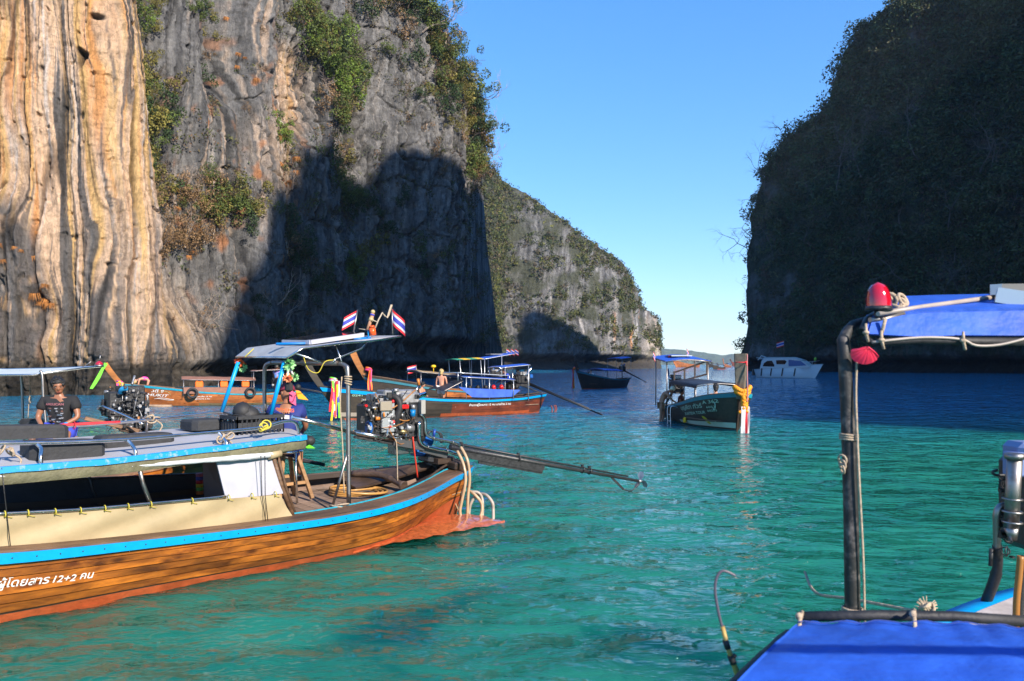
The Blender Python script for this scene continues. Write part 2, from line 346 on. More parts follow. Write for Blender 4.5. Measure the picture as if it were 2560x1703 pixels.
class Cliff:
    """a rock wall over a plan curve: columns at survey bearings, rows in height; the wall leans back as it rises
    and closes into a plateau behind.  Keeps its points so plants can be rooted on it."""
    def __init__(s, name, cols, plan, top, lean, rows, disp, colour, nback=7, back=9.0, zmin=-2.0, drop=0.0):
        px = cols; base = np.interp(px, [p[0] for p in plan], [p[1] for p in plan])
        H = top(px, base)                                   # height of the brim
        v = np.linspace(0, 1, rows)[:, None]
        z = zmin+(H[None, :]-zmin)*v
        Y = base[None, :]+lean(px[None, :], z, v)
        X = (px[None, :]-CX)/FP*Y
        # outward normal of the plan curve (towards the water)
        bx = (px-CX)/FP*base; tx = np.gradient(bx); ty = np.gradient(base); L = np.hypot(tx, ty); nx, ny = ty/L, -tx/L
        k = 25; ker = np.hanning(k); ker /= ker.sum()
        nx = np.convolve(np.pad(nx, k//2, 'edge'), ker, 'valid'); ny = np.convolve(np.pad(ny, k//2, 'edge'), ker, 'valid')
        al = np.concatenate([[0], np.cumsum(np.hypot(np.diff(bx), np.diff(base)))])   # metres along the wall
        A = al[None, :]+0*z; PX = px[None, :]+0*z; PY = HOR-(z-CAMZ)/Y*FP
        d = disp(A, z, PX, PY, v+0*z)
        X = X+nx[None, :]*d; Y = Y+ny[None, :]*d
        C = colour(A, z, PX, PY, d, v+0*z)
        s.X, s.Y, s.Z, s.PX, s.PY, s.nx, s.ny = X, Y, z, PX, PY, nx, ny
        # the plateau behind the brim
        Xb, Yb, Zb, Cb = [X], [Y], [z], [C]
        bd = back*np.arange(1, nback+1)
        for t in bd:
            wob = 1.2*fbm(A[-1:]*0.15, t*0.2, 1.0, 3, 77)
            Xb.append(X[-1:]-nx[None, :]*t); Yb.append(Y[-1:]-ny[None, :]*t+0*t); Zb.append(z[-1:]+wob-drop*t); Cb.append(C[-1:])
        Xb.append(Xb[-1]); Yb.append(Yb[-1]+0.1); Zb.append(Zb[-1]*0-3); Cb.append(C[-1:])
        X, Y, Z = np.concatenate(Xb), np.concatenate(Yb), np.concatenate(Zb); C = np.concatenate(Cb)
        nr, nc = X.shape; vv = np.stack([X, Y, Z], -1).reshape(-1, 3)
        i = np.arange(nr-1)[:, None]*nc+np.arange(nc-1)[None, :]
        f = np.stack([i, i+1, i+nc+1, i+nc], -1).reshape(-1, 4)
        s.obj = link_obj(name, arr_mesh(name, vv, f, ROCK, True, col=C.reshape(-1, 3))); tag(s.obj, kind='structure')
    def at(s, px, py):
        j = int(np.clip(np.searchsorted(s.PX[0], px), 0, s.X.shape[1]-1))
        pyc = HOR-(s.Z[:, j]-CAMZ)/s.Y[:, j]*FP; i = int(np.argmin(np.abs(pyc-py)))
        return Vector((s.X[i, j], s.Y[i, j], s.Z[i, j])), Vector((s.nx[j], s.ny[j], 0))

def spots(A, z, sx, sz, seed, lo, hi): return sstep(lo, hi, fbm(A*sx, z*sz, 0.3, 3, seed))
def ell(PX, PY, cx, cy, rx, ry, soft=0.35, tilt=0.0):
    dx = PX-cx-(PY-cy)*tilt; dy = PY-cy
    q = np.sqrt((dx/rx)**2+(dy/ry)**2); return sstep(1+soft, 1-soft, q)
def mixc(C, col, m): return C*(1-m[..., None])+np.array(col)*m[..., None]

# --- the big wall on the left
LSKY = ([988, 1021, 1052, 1086, 1120, 1151, 1172, 1186, 1196, 1206, 1216, 1240, 1256, 1264], [0, 62, 105, 160, 195, 228, 262, 300, 370, 470, 600, 800, 880, 925])
def ltop(px, Y):
    sk = np.interp(px, LSKY[0], LSKY[1])
    H = CAMZ+(HOR-sk)/FP*(Y+8)
    H = np.where(px < 988, CAMZ+(HOR+np.minimum((988-px)*2.5, 110))/FP*(Y+8), H)
    return np.minimum(H, 96)+0.0
def llean(px, z, v):
    return 8*v**1.6
def ldisp(A, z, PX, PY, v):
    w = A+1.0*fbm(A*0.12, z*0.05, 0.0, 3, 3)+0.30*fbm(A*.5, z*.12, 0, 3, 8)
    d = 3.0*fbm(w*0.075, z*0.022, 1.7, 3, 1)+1.5*ridged(w*0.22, z*0.03, 0.4, 3, 2)+0.34*ridged(w*0.8, z*0.05, 2.2, 2, 4)+0.10*fbm(w*2.2, z*0.3, 0, 3, 5)
    d += sstep(560, 760, PX)*(1.6*fbm(A*.11, z*.05, 4, 3, 18)+0.8*fbm(A*.4, z*.08, 4, 3, 19))
    d += 0.22*fbm(A*1.6, z*1.5, 0, 3, 6)+0.20*ridged(w*1.7, z*.04, 3, 2, 86)*sstep(500, 380, PX)
    gr = sstep(420, 640, PX); d += gr*(0.9*ridged(w*.42+fbm(A*.3, z*.3, 0, 2, 88)*.25, z*.035, 1, 3, 87)+0.5*ridged(w*1.3, z*.07, 2, 2, 89)+0.26*ridged(w*2.8, z*.16, 2, 2, 94)+0.30*fbm(A*.9, z*.7, 3, 4, 85))
    d -= gr*.7*sstep(.90, .99, 1-np.abs(noise3(A*.16+z*.05, z*.16, 5, 84))*2)+.6*sstep(.86, .97, 1-np.abs(noise3(w*.6, z*.03, 5, 95))*2.2)*(.4+.6*gr)
    d -= .35*sstep(.45, .6, fbm(A*1.7, z*1.1, 4, 2, 96))*sstep(560, 380, PX)
    # ledges and blocky joints higher up on the grey part
    blk = sstep(600, 760, PX); d += blk*(0.55*np.abs(fbm(A*0.28, z*0.3, 0, 3, 15))-0.5*sstep(0.75, 0.9, 1-np.abs(noise3(A*.2, z*.13, 5, 16))*2.2))
    # holes
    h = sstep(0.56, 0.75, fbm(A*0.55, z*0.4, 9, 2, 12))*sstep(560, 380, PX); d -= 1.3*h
    # the dark lower buttress at the left edge
    d += 2.2*ell(PX, PY, 20, 760, 135, 260, 0.3)-1.5*ell(PX, PY, 118, 790, 38, 50, 0.5)-1.4*ell(PX, PY, 28, 728, 18, 22, .5)
    # gully that carries the bushes, tower beside it
    d -= 2.6*np.exp(-((PX-430-(PY-500)*0.12)/75.0)**2)*sstep(880, 700, PY)
    d += 2.0*np.exp(-((PX-310)/50.0)**2)
    d -= 5.5*np.exp(-((PX-540)/34.0)**2)*sstep(300, 150, PY)
    d += 2.4*np.exp(-((PX-600)/40.0)**2)
    d -= 2.4*ell(PX, PY, 690, 225, 70, 115, 0.4)
    d += 3.0*np.exp(-((PX-1090)/70.0)**2)-3.5*np.exp(-((PX-900)/50.0)**2)*sstep(900, 500, PY)
    # sea-cut notch
    nt = sstep(0.4, 1.0, 1-np.abs(z-1.6)/2.4)*sstep(380, 560, PX); d -= 2.6*nt
    nt2 = sstep(3.2, 2.6, z)*sstep(420, 360, PX)*sstep(-.2, .4, z); d += nt2*(0.25*fbm(A*2.4, z*2.6, 0, 3, 91)-0.2)
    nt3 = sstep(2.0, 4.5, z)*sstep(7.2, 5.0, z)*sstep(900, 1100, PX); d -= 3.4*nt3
    return d*sstep(1225, 1060, PX)
def lcol(A, z, PX, PY, d, v):
    w = A+1.0*fbm(A*0.12, z*0.05, 0.0, 3, 3)+0.30*fbm(A*.5, z*.12, 0, 3, 8)
    g = 0.165+0.13*fbm(w*1.5, z*0.05, 0, 4, 30)+0.06*fbm(A*.25, z*.2, 0, 3, 31)+.05*fbm(A*2.2, z*1.2, 0, 3, 83)
    C = np.stack([g, g*0.99, g*0.98], -1)
    s1 = fbm(w*0.8, z*0.02, 0.7, 3, 32); s2 = fbm(w*2.1, z*0.035, 1.7, 3, 33); s3 = fbm(w*4.6, z*0.07, 2.2, 3, 34)
    pale = sstep(0.15, 0.5, s2)*0.8*sstep(700, 500, PX)+sstep(0.12, 0.45, s2)*0.6*sstep(500, 700, PX)+0.45*sstep(.15, .55, s3)
    C = mixc(C, (0.36, 0.33, 0.30), np.clip(pale, 0, 1)*0.8)
    warm = sstep(376, 350, PX-8*fbm(z*.2, 0, 0, 2, 35))
    warm = np.maximum(warm, 0.75*ell(PX, PY, 690, 230, 55, 110, 0.35)); warm = np.maximum(warm, 0.5*sstep(0.25, 0.5, s2)*sstep(820, 600, PX)*sstep(760, 500, PY))
    warm = np.maximum(warm, 0.55*ell(PX, PY, 420, 790, 60, 130, .5)); warm = np.maximum(warm, 0.45*ell(PX, PY, 640, 380, 60, 120, 0.5))
    cream = np.array((0.66, 0.46, 0.31)); orange = np.array((0.68, 0.31, 0.10)); white = np.array((0.62, 0.55, 0.50)); ochre = np.array((0.66, 0.42, 0.18))
    W = cream*np.ones(C.shape); W = mixc(W, white, sstep(0.05, 0.35, s3)*0.8); W = mixc(W, ochre, sstep(0.0, 0.35, -s2)); W = mixc(W, orange, sstep(0.12, 0.4, s1)*sstep(-.2, .3, s3)*.9)
    C = C*(1-warm[..., None])+W*warm[..., None]
    q_ = 2.2*fbm(A*.10, z*.05, 5, 2, 64); st_ = (np.floor(q_)+sstep(.80, 1.0, q_-np.floor(q_)))*.4; w = w+st_*sstep(420, 340, PX)
    dark = sstep(0.19, 0.26, fbm(w*0.85+3.3, z*0.018+.05*w*.1, 4.7, 4, 36)+0.22*s3)
    dark = np.maximum(dark, sstep(0.26, 0.34, fbm(w*2.2, z*0.045, 8.8, 3, 37)+.15*s3)*.85)
    dark = dark*(1-.85*ell(PX, PY, 40, 250, 60, 330, .3))*(1-.7*ell(PX, PY, 300, 600, 36, 260, .4)); og = .8*ell(PX, PY, 25, 130, 50, 170, .6)+.5*ell(PX, PY, 255, 130, 30, 120, .6); C = mixc(C, (.66, .30, .10), np.clip(og, 0, 1)*sstep(-.2, .25, s2+.4*s3))
    dark = np.maximum(dark, ell(PX, PY, 15, 760, 125, 250, 0.12)*sstep(-0.7, -.1, fbm(A*.6, z*.5, 0, 3, 38)))
    gd = 0.105+0.06*fbm(w*2, z*.3, 0, 3, 39)
    C = C*(1-dark[..., None]*.93)+np.stack([gd, gd*1.0, gd*1.02], -1)*dark[..., None]*.93
    rust = sstep(0.2, 0.5, fbm(A*0.5, z*0.25, 6, 3, 40))*ell(PX, PY, 560, 430, 150, 330, .5)*.8
    C = mixc(C, (0.46, 0.19, 0.07), rust)
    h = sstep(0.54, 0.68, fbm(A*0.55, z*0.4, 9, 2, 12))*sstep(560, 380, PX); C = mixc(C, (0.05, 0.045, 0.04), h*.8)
    # ragged oyster band at the water line; undercut shade of the notch painted in
    osy = sstep(3.0+.9*0+0, 2.0, z+0.7*fbm(A*.4, 0, 0, 2, 42)); oc = 0.07+0.06*fbm(A*2.5, z*2.5, 0, 3, 43)
    C = C*(1-osy[..., None])+np.stack([oc, oc*.86, oc*.7], -1)*osy[..., None]
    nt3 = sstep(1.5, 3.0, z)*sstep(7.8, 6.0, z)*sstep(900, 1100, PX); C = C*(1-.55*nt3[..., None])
    C = C*(1+.30*fbm(w*7.5, z*.22, 0, 2, 97)+.22*fbm(A*3.5, z*2.5, 0, 3, 98)*sstep(300, 600, PX))[..., None]
    ck = sstep(.88, .97, 1-np.abs(noise3(w*.6, z*.03, 5, 95))*2.2); C = C*(1-.6*ck[..., None])
    return np.clip(C, 0.012, 1)
LPLAN = [(-900, 46), (-200, 56), (0, 60), (250, 61.5), (340, 64), (400, 77), (500, 88), (770, 108), (1000, 128), (1150, 142), (1264, 156)]
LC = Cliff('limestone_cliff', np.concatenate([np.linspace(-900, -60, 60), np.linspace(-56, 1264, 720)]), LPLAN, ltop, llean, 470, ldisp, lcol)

# --- the headland beyond, leaning away with a wooded slope
HSKY = ([1060, 1205, 1281, 1320, 1357, 1385, 1433, 1499, 1553, 1586, 1610, 1629, 1633], [330, 420, 452, 500, 548, 566, 602, 640, 706, 768, 790, 826, 860])
def htop(px, Y): return CAMZ+(HOR-np.interp(px, *HSKY)+5*fbm(px*.03, 0, 0, 3, 50))/FP*(Y+40)
def hlean(px, z, v): return 40*v**1.5-6*sstep(1600, 1633, px)*v
def hdisp(A, z, PX, PY, v):
    w = A+2*fbm(A*0.05, z*0.04, 0, 3, 51)
    d = 7*fbm(w*0.025, z*0.012, 0, 3, 52)+2.6*ridged(w*0.12, z*0.03, 0, 3, 53)+1.3*ridged(w*0.45, z*0.05, 0, 3, 54)+0.7*fbm(A*.6, z*.6, 0, 3, 55)+1.0*ridged(w*.8, z*.10, 0, 2, 63)
    d += 7*np.exp(-((PX-1400)/90)**2)-9*np.exp(-((PX-1275)/40)**2)+5*np.exp(-((PX-1520)/50)**2)
    d += 1.6*np.abs(fbm(A*.12, z*.12, 0, 3, 59))
    d -= 7.5*sstep(.3, 1, 1-np.abs(z-3.6)/5.2)*sstep(1640, 1560, PX)
    return d
def hcol(A, z, PX, PY, d, v):
    w = A+2*fbm(A*0.05, z*0.04, 0, 3, 51)
    g = 0.135+0.15*fbm(w*0.9, z*0.06, 0, 4, 56)+.03*fbm(A*.5, z*.4, 0, 3, 62)
    C = np.stack([g, g*.99, g*.97], -1)
    C = mixc(C, (0.36, 0.34, 0.32), sstep(0.1, .5, fbm(w*.35, z*.03, 3, 3, 57))*ell(PX, PY, 1500, 800, 160, 130, .5))
    C = mixc(C, (0.50, 0.25, 0.12), sstep(0.2, .45, fbm(w*.3, z*.03, 5, 2, 58))*ell(PX, PY, 1545, 840, 60, 70, .5))
    C = mixc(C, (0.50, 0.42, 0.34), .7*ell(PX, PY, 1610, 860, 30, 60, .5))
    C = mixc(C, (0.05, 0.055, 0.03), .85*sstep(-.15, .3, fbm(A*.1, z*.09, 0, 4, 60)+.5*sstep(1330, 1240, PX)+.3*(v-.6)))
    C = mixc(C, (0.045, 0.04, 0.035), .9*sstep(6.8, 5.0, z+.8*fbm(A*.2, 0, 0, 2, 61)))  # undercut shade along the foot painted into the rock colour
    return np.clip(C, .012, 1)
HPLAN = [(1060, 300), (1205, 322), (1300, 338), (1450, 355), (1560, 375), (1608, 395), (1633, 412)]
HC = Cliff('headland', np.linspace(1060, 1633, 430), HPLAN, htop, hlean, 330, hdisp, hcol, nback=5, back=10, drop=0.5)

# --- the shaded wall on the right; it goes on outside the picture and shades the bay
RSKY = ([1866, 1868, 1873, 1890, 1912, 1944, 2009, 2060, 2072, 2078, 2129, 2183, 2259, 2560], [905, 858, 660, 548, 480, 413, 322, 280, 262, 205, 119, 65, 2, -55])
def rtop(px, Y):
    sk = np.interp(px, *RSKY)+7*fbm(px*.045, 0, 0, 4, 70)*sstep(1875, 1920, px)
    H = CAMZ+(HOR-sk)/FP*(Y+16)
    far = np.interp(px, [2560, 2640, 2900, 3300, 6000, 9000], [104, 122, 118, 102, 104, 104]); return np.where(px < 2560, H, far)
def rlean(px, z, v): return 16*v**1.3
def rdisp(A, z, PX, PY, v):
    w = A+2*fbm(A*0.06, z*0.05, 0, 3, 71); fade = sstep(3400, 2700, PX)
    d = 5.5*fbm(w*0.035, z*0.025, 0, 3, 72)*fade+2.6*ridged(w*0.11, z*0.035, 0, 3, 92)+1.5*fbm(w*0.14, z*0.12, 0, 4, 73)+0.8*np.abs(fbm(A*.45, z*.45, 0, 3, 74))*2
    d -= 4.0*sstep(.35, 1, 1-np.abs(z-2.6)/3.6)
    return d
def rcol(A, z, PX, PY, d, v):
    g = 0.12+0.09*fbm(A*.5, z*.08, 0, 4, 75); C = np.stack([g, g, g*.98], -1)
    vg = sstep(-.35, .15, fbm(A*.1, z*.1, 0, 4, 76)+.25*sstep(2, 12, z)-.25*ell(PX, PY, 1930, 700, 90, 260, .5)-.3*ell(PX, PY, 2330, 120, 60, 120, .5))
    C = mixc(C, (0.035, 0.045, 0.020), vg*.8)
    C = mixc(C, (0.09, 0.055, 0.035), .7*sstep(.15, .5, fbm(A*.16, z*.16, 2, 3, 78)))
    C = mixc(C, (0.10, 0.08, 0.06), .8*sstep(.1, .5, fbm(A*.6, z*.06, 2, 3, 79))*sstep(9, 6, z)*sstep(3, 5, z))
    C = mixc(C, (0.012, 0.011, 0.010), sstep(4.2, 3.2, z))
    return np.clip(C, .008, 1)
# plan in true bearings: (bearing as px, depth)
RPL = [(1866, 268), (1880, 262), (2060, 236), (2300, 212), (2560, 196), (3000, 150), (3600, 104), (4600, 66), (6200, 36), (9000, 14)]
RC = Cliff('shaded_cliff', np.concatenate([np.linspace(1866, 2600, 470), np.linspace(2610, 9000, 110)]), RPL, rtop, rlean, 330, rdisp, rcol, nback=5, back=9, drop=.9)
# the part of the same ridge that stands behind the camera's right shoulder
def ridge_mass(name, pts, seed):
    """a lumpy ridge over a line of (x, y, half width, height) stations"""
    rows = []
    n = 120; m = 26
    for i in range(n):
        t = i/(n-1)*(len(pts)-1); k = min(int(t), len(pts)-2); f = t-k
        x, y, hw, h = [lerp(pts[k][q], pts[k+1][q], f) for q in range(4)]
        dx, dy = pts[k+1][0]-pts[k][0], pts[k+1][1]-pts[k][1]; L = math.hypot(dx, dy); nx, ny = dy/L, -dx/L
        r = []
        for j in range(m):
            u = -1+2*j/(m-1); zz = h*(1-abs(u)**5)*(1+.05*float(fbm(np.array([i*.13]), u*2, 3.3, 4, seed+9)[0]))-2; e = 2.5*float(fbm(np.array([x*.05+u]), y*.05, zz*.05, 3, seed)[0])
            r.append(V(x+nx*hw*(math.copysign(abs(u)**.6, u))+e, y+ny*hw*(math.copysign(abs(u)**.6, u))+e, zz+e*(abs(u) < .9)))
        rows.append(r)
    v = np.array([[p[:] for p in r] for r in rows]).reshape(-1, 3)
    i = np.arange(n-1)[:, None]*m+np.arange(m-1)[None, :]; f = np.stack([i, i+1, i+m+1, i+m], -1).reshape(-1, 4)
    C = np.full((len(v), 3), .07)
    tag(link_obj(name, arr_mesh(name, v, f, ROCK, True, col=C)), kind='structure')
RIDGE = [(150, 44, 16, 120), (136, 4, 16, 146), (122, -30, 14, 150), (113, -48, 10, 148), (108, -57, 6, 136), (105, -62, 5, 120), (102.5, -67, 4, 104)]
ridge_mass('far_ridge', RIDGE, 5)

# --- wooded hills on the horizon
def hills():
    px = np.linspace(1560, 1990, 260); Y0 = 2400.0
    sk = np.interp(px, [1560, 1620, 1640, 1700, 1760, 1800, 1850, 1990], [868, 870, 871, 874, 881, 888, 884, 880])+2.2*fbm(px*.05, 0, 0, 4, 80)
    top = CAMZ+(HOR-sk)/FP*(Y0+300); rows = []; n = 40
    v = np.linspace(0, 1, n)[:, None]; Z = top[None, :]*v**.8-2*(v == 0); Y = Y0+300*v+25*fbm(px[None, :]*.04, v*8, 0, 4, 81); X = (px[None, :]-CX)/FP*Y
    vv = np.stack([X, Y, Z], -1).reshape(-1, 3); nc = len(px)
    i = np.arange(n-1)[:, None]*nc+np.arange(nc-1)[None, :]; f = np.stack([i, i+1, i+nc+1, i+nc], -1).reshape(-1, 4)
    g = .5+.5*fbm(px[None, :]*.3, v*30, 0, 3, 82); C = np.stack([.06+.05*g, .085+.05*g, .04+.03*g], -1).reshape(-1, 3)
    tag(link_obj('wooded_hills', arr_mesh('wooded_hills', vv, f, mat('far_wood', (1, 1, 1), .95, var=.3, vscale=.03, attr='Col'), True, col=C)), kind='structure')
hills()

# --- the sea air between here and the hills
def haze():
    mb = MB(); mb.box((0, 1500, 79), (6400, 3400, 170)); m = bpy.data.materials.new('haze'); m.use_nodes = True; nt = m.node_tree
    for x in list(nt.nodes):
        if x.type != 'OUTPUT_MATERIAL': nt.nodes.remove(x)
    v = nt.nodes.new('ShaderNodeVolumePrincipled'); v.inputs['Color'].default_value = (.72, .84, 1, 1); v.inputs['Density'].default_value = 0.00013; v.inputs['Anisotropy'].default_value = .2
    nt.links.new(v.outputs[0], nt.nodes['Material Output'].inputs['Volume'])
    mb.build('haze', m, kind='stuff', label='thin blue sea haze over the whole bay', loc=(0, 0, 0))
HAZE = True
if HAZE: haze()
# ---------------------------------------------------------------- plants on the rock
def leaf_arrays(C, size, rng, flat=0.0, asp=0.55):
    """one bent leaf (2 triangles) at every centre"""
    n = len(C); a = rng.normal(size=(n, 3)); a[:, 2] *= (1-flat); a /= np.linalg.norm(a, axis=1)[:, None]
    b = rng.normal(size=(n, 3)); b -= a*(a*b).sum(1)[:, None]; b /= np.linalg.norm(b, axis=1)[:, None]
    c = np.cross(a, b); s = (size*(0.7+0.6*rng.random(n)))[:, None]
    v = np.stack([C-a*s, C+b*s*asp+c*s*.15, C+a*s, C-b*s*asp+c*s*.15], 1).reshape(-1, 3)
    i = np.arange(n)[:, None]*4; f = np.concatenate([i+np.array([[0, 1, 2]]), i+np.array([[0, 2, 3]])], 1).reshape(-1, 3)
    return v, f
def leafmat(name, c, attr='Col'):
    return mat(name, c, 0.65, var=0.25, vscale=3.0, attr=attr, spec=0.3)
GREEN = leafmat('leaf_green', (0.085, 0.115, 0.024)); DKGREEN = leafmat('leaf_dark', (0.035, 0.062, 0.020)); OLIVE = leafmat('leaf_olive', (0.17, 0.15, 0.035))
DRY = leafmat('leaf_dry', (0.22, 0.135, 0.065)); RUST = leafmat('grass_rust', (0.40, 0.17, 0.05)); LIME = leafmat('leaf_lime', (0.13, 0.20, 0.025))
BARK = mat('bark_pale', (0.34, 0.27, 0.22), 0.85, var=0.3); BARKD = mat('bark_dark', (0.10, 0.075, 0.055), 0.9, var=0.3); BARKG = mat('bark_grey', (0.095, 0.078, 0.068), 0.9, var=0.3)
def branches(mb, p, d, L, r, depth, rng, mi=0, spread=0.7, up=0.15):
    n = 4; pts = [p]; q = Vector(p); dd = Vector(d)
    for i in range(n):
        dd = (dd+Vector(rng.normal(size=3))*0.22+Vector((0, 0, up*.4))).normalized(); q = q+dd*(L/n); pts.append(q.copy())
    mb.tube(pts, [r*(1-.55*i/n) for i in range(n+1)], 4 if depth > 1 else 3, mi, caps=False)
    if depth <= 0: return
    for k in range(3 if depth > 1 else 4):
        t = 1+int(rng.integers(1, n)); e = (dd+Vector(rng.normal(size=3))*spread+Vector((0, 0, up))).normalized()
        branches(mb, pts[min(t, n)], e, L*(.55+.25*rng.random()), r*.5, depth-1, rng, mi, spread, up)
def shrub_mesh(name, m, seed, nleaf=900, size=0.070, twig=BARKD, lobes=11, droop=0.0, fl=1.0):
    rng = np.random.default_rng(seed); C = []; col = []
    L = rng.normal(size=(lobes, 3))*np.array([.60, .50, .50]); L[:, 2] += .2; rad = .18+.26*rng.random(lobes)
    for k in range(lobes):
        n = int(nleaf/lobes*(rad[k]/.31)**1.5); q = rng.normal(size=(n, 3)); q /= np.linalg.norm(q, axis=1)[:, None]
        q *= (rad[k]*(.55+.5*rng.random(n)**.5))[:, None]; q[:, 2] -= droop*np.abs(q[:, 0]); C.append(L[k]+q); col.append(np.full(n, .75+.5*rng.random()))
    C = np.concatenate(C); col = np.concatenate(col)*(0.8+.4*rng.random(len(C)))
    v, f = leaf_arrays(C, size, rng); cc = np.repeat(col, 4)[:, None]*np.ones(3)
    mb = MB(); rr = np.random.default_rng(seed+1); branches(mb, V(0, 0, -.5), V(.2, -.2, 1), 1.0, .05, 3, rr)
    tv = np.array([x[:] for x in mb.v]); tf = []
    for q in mb.f: tf += [[q[0], q[1], q[2]]]+([[q[0], q[2], q[3]]] if len(q) == 4 else [])
    tf = np.array(tf)+len(v)
    return arr_mesh(name, np.concatenate([v, tv]), np.concatenate([f, tf]), [m, twig], mi=np.concatenate([np.zeros(len(f)), np.ones(len(tf))]), col=np.concatenate([cc, np.ones((len(tv), 3))]))
def tuft_mesh(name, m, seed):
    rng = np.random.default_rng(seed); v = []; f = []; c = []
    for k in range(110):
        a = rng.random()*6.28; o = Vector((math.cos(a), math.sin(a), 0)); l = .6+.5*rng.random(); w = .03; s = Vector((-o.y, o.x, 0))*w; p = o*.12*rng.random()
        b = len(v); v += [p-s, p+s, p+o*l*.45+Vector((0, 0, .22*l))+s*.8, p+o*l*.45+Vector((0, 0, .22*l))-s*.8, p+o*l*.72+Vector((0, 0, -l*.75))]
        f += [[b, b+1, b+2], [b, b+2, b+3], [b+3, b+2, b+4]]; c += [.7+.6*rng.random()]*5
    return arr_mesh(name, np.array([x[:] for x in v]), np.array(f), m, col=np.array(c)[:, None]*np.ones(3))
def bare_mesh(name, m, seed, depth=3, lean=(.3, -.3, .8)):
    mb = MB(); branches(mb, V(0, 0, -.3), V(*lean), 1.5, .045, depth, np.random.default_rng(seed), spread=.75, up=.1)
    me = bpy.data.meshes.new(name); me.from_pydata([v[:] for v in mb.v], [], mb.f); me.materials.append(m); return me
PROTO = {'green': [shrub_mesh('shrub', GREEN, 1), shrub_mesh('shrub', GREEN, 2), shrub_mesh('shrub', DKGREEN, 3)],
         'olive': [shrub_mesh('shrub', OLIVE, 4), shrub_mesh('shrub', OLIVE, 5), shrub_mesh('shrub', GREEN, 6, 650)],
         'dark': [shrub_mesh('shrub', DKGREEN, 7), shrub_mesh('shrub', DKGREEN, 8)], 'lime': [shrub_mesh('shrub', LIME, 9)],
         'dry': [shrub_mesh('dry_shrub', DRY, 10, 620, .06, BARK), shrub_mesh('dry_shrub', DRY, 11, 420, .055, BARK), shrub_mesh('dry_shrub', DRY, 12, 520, .06, BARKG)],
         'rust': [tuft_mesh('grass_tuft', RUST, 13), tuft_mesh('grass_tuft', RUST, 14)],
         'bare': [bare_mesh('bare_tree', BARK, 15), bare_mesh('bare_tree', BARK, 16), bare_mesh('bare_tree', BARKG, 17)],
         'bareg': [bare_mesh('bare_tree', BARKG, 18), bare_mesh('bare_tree', BARKG, 19), bare_mesh('bare_tree', BARKG, 20, 3, (.1, -.2, 1))]}
ADJ = {'green': 'leafy green shrub', 'olive': 'olive green shrub', 'dark': 'dark evergreen shrub', 'lime': 'bright green shrub', 'dry': 'brown dried out shrub', 'rust': 'rust coloured tuft of dry grass', 'bare': 'leafless pale branched tree'}
INFO = {'green': ('shrub', 'small leafy green shrub rooted in a crack of the tall streaked cliff', 'shrub', 'green shrubs growing on the cliff'),
        'olive': ('shrub', 'olive green shrub clinging to the steep face of the tall cliff', 'shrub', 'olive shrubs growing on the cliff'),
        'dark': ('shrub', 'dark evergreen shrub growing in the shade of the tall cliff', 'shrub', 'dark shrubs growing on the cliff'),
        'lime': ('shrub', 'fresh bright green shrub on the upper face of the tall cliff', 'shrub', 'bright shrubs growing on the cliff'),
        'dry': ('dry_shrub', 'brown dried out shrub tangled in the gully of the tall cliff', 'dry shrub', 'dry shrubs growing on the cliff'),
        'rust': ('grass_tuft', 'rust coloured tuft of dry grass hanging from the tall cliff', 'grass tuft', 'rusty grass tufts on the cliff'),
        'bare': ('bare_tree', 'leafless tree with pale branches rooted on the tall cliff', 'bare tree', 'leafless trees on the tall cliff')}
rngp = np.random.default_rng(99)
def put(kind, pos, size, nrm, sq=1.0, info=None):
    me = PROTO[kind][int(rngp.integers(len(PROTO[kind])))]; nm, lab, cat, grp = info or INFO[kind]
    o = bpy.data.objects.new(nm, me); COL.objects.link(o)
    o.location = pos+nrm*size*(.25 if kind not in ('rust',) else 0.05)
    o.rotation_euler = (rngp.normal()*.25, rngp.normal()*.25, rngp.random()*6.28); o.scale = (size, size, size*sq)
    return tag(o, lab, cat, grp)
WHERE = ['in the upper gully right of the orange streaked wall', 'at the top of the gully beside the orange wall', 'in the brown tangle halfway down the gully', 'at the right edge of the brown gully', 'at the foot of the brown gully thicket',
 'above the gully near the leaning pale trunk', 'at the upper picture edge right of the leaning trunk', 'on the narrow ledge beside the orange wall', 'in the deep dark cleft of the grey cliff', 'at the upper picture edge above the grey buttress', 'on the high ledges of the grey cliff',
 'beside the bright shrubs high on the grey cliff', 'in the large thicket high on the grey cliff', 'at the left end of the high thicket', 'on top of the high thicket', 'in the dry belt below the high thicket', 'below the tan patch of the grey cliff', 'on the ledges left of the shadow edge',
 'on the tower between gully and cleft', 'at the top of the tower beside the cleft', 'in the shaded hollow mid cliff', 'at the upper edge of the cliff shadow', 'low in the shaded middle of the cliff', 'low in the shade right of the middle', 'in the shade below the rusty ledges',
 'in the shade on the right part of the cliff', 'low on the cliff where the shadow meets the gully', 'on the sunlit grey face near the skyline', 'on the dark lower buttress at the left edge', 'on the dark buttress next to the streaked wall', 'just above the boats at the shaded cliff foot', 'just above the waterline notch of the shaded cliff']
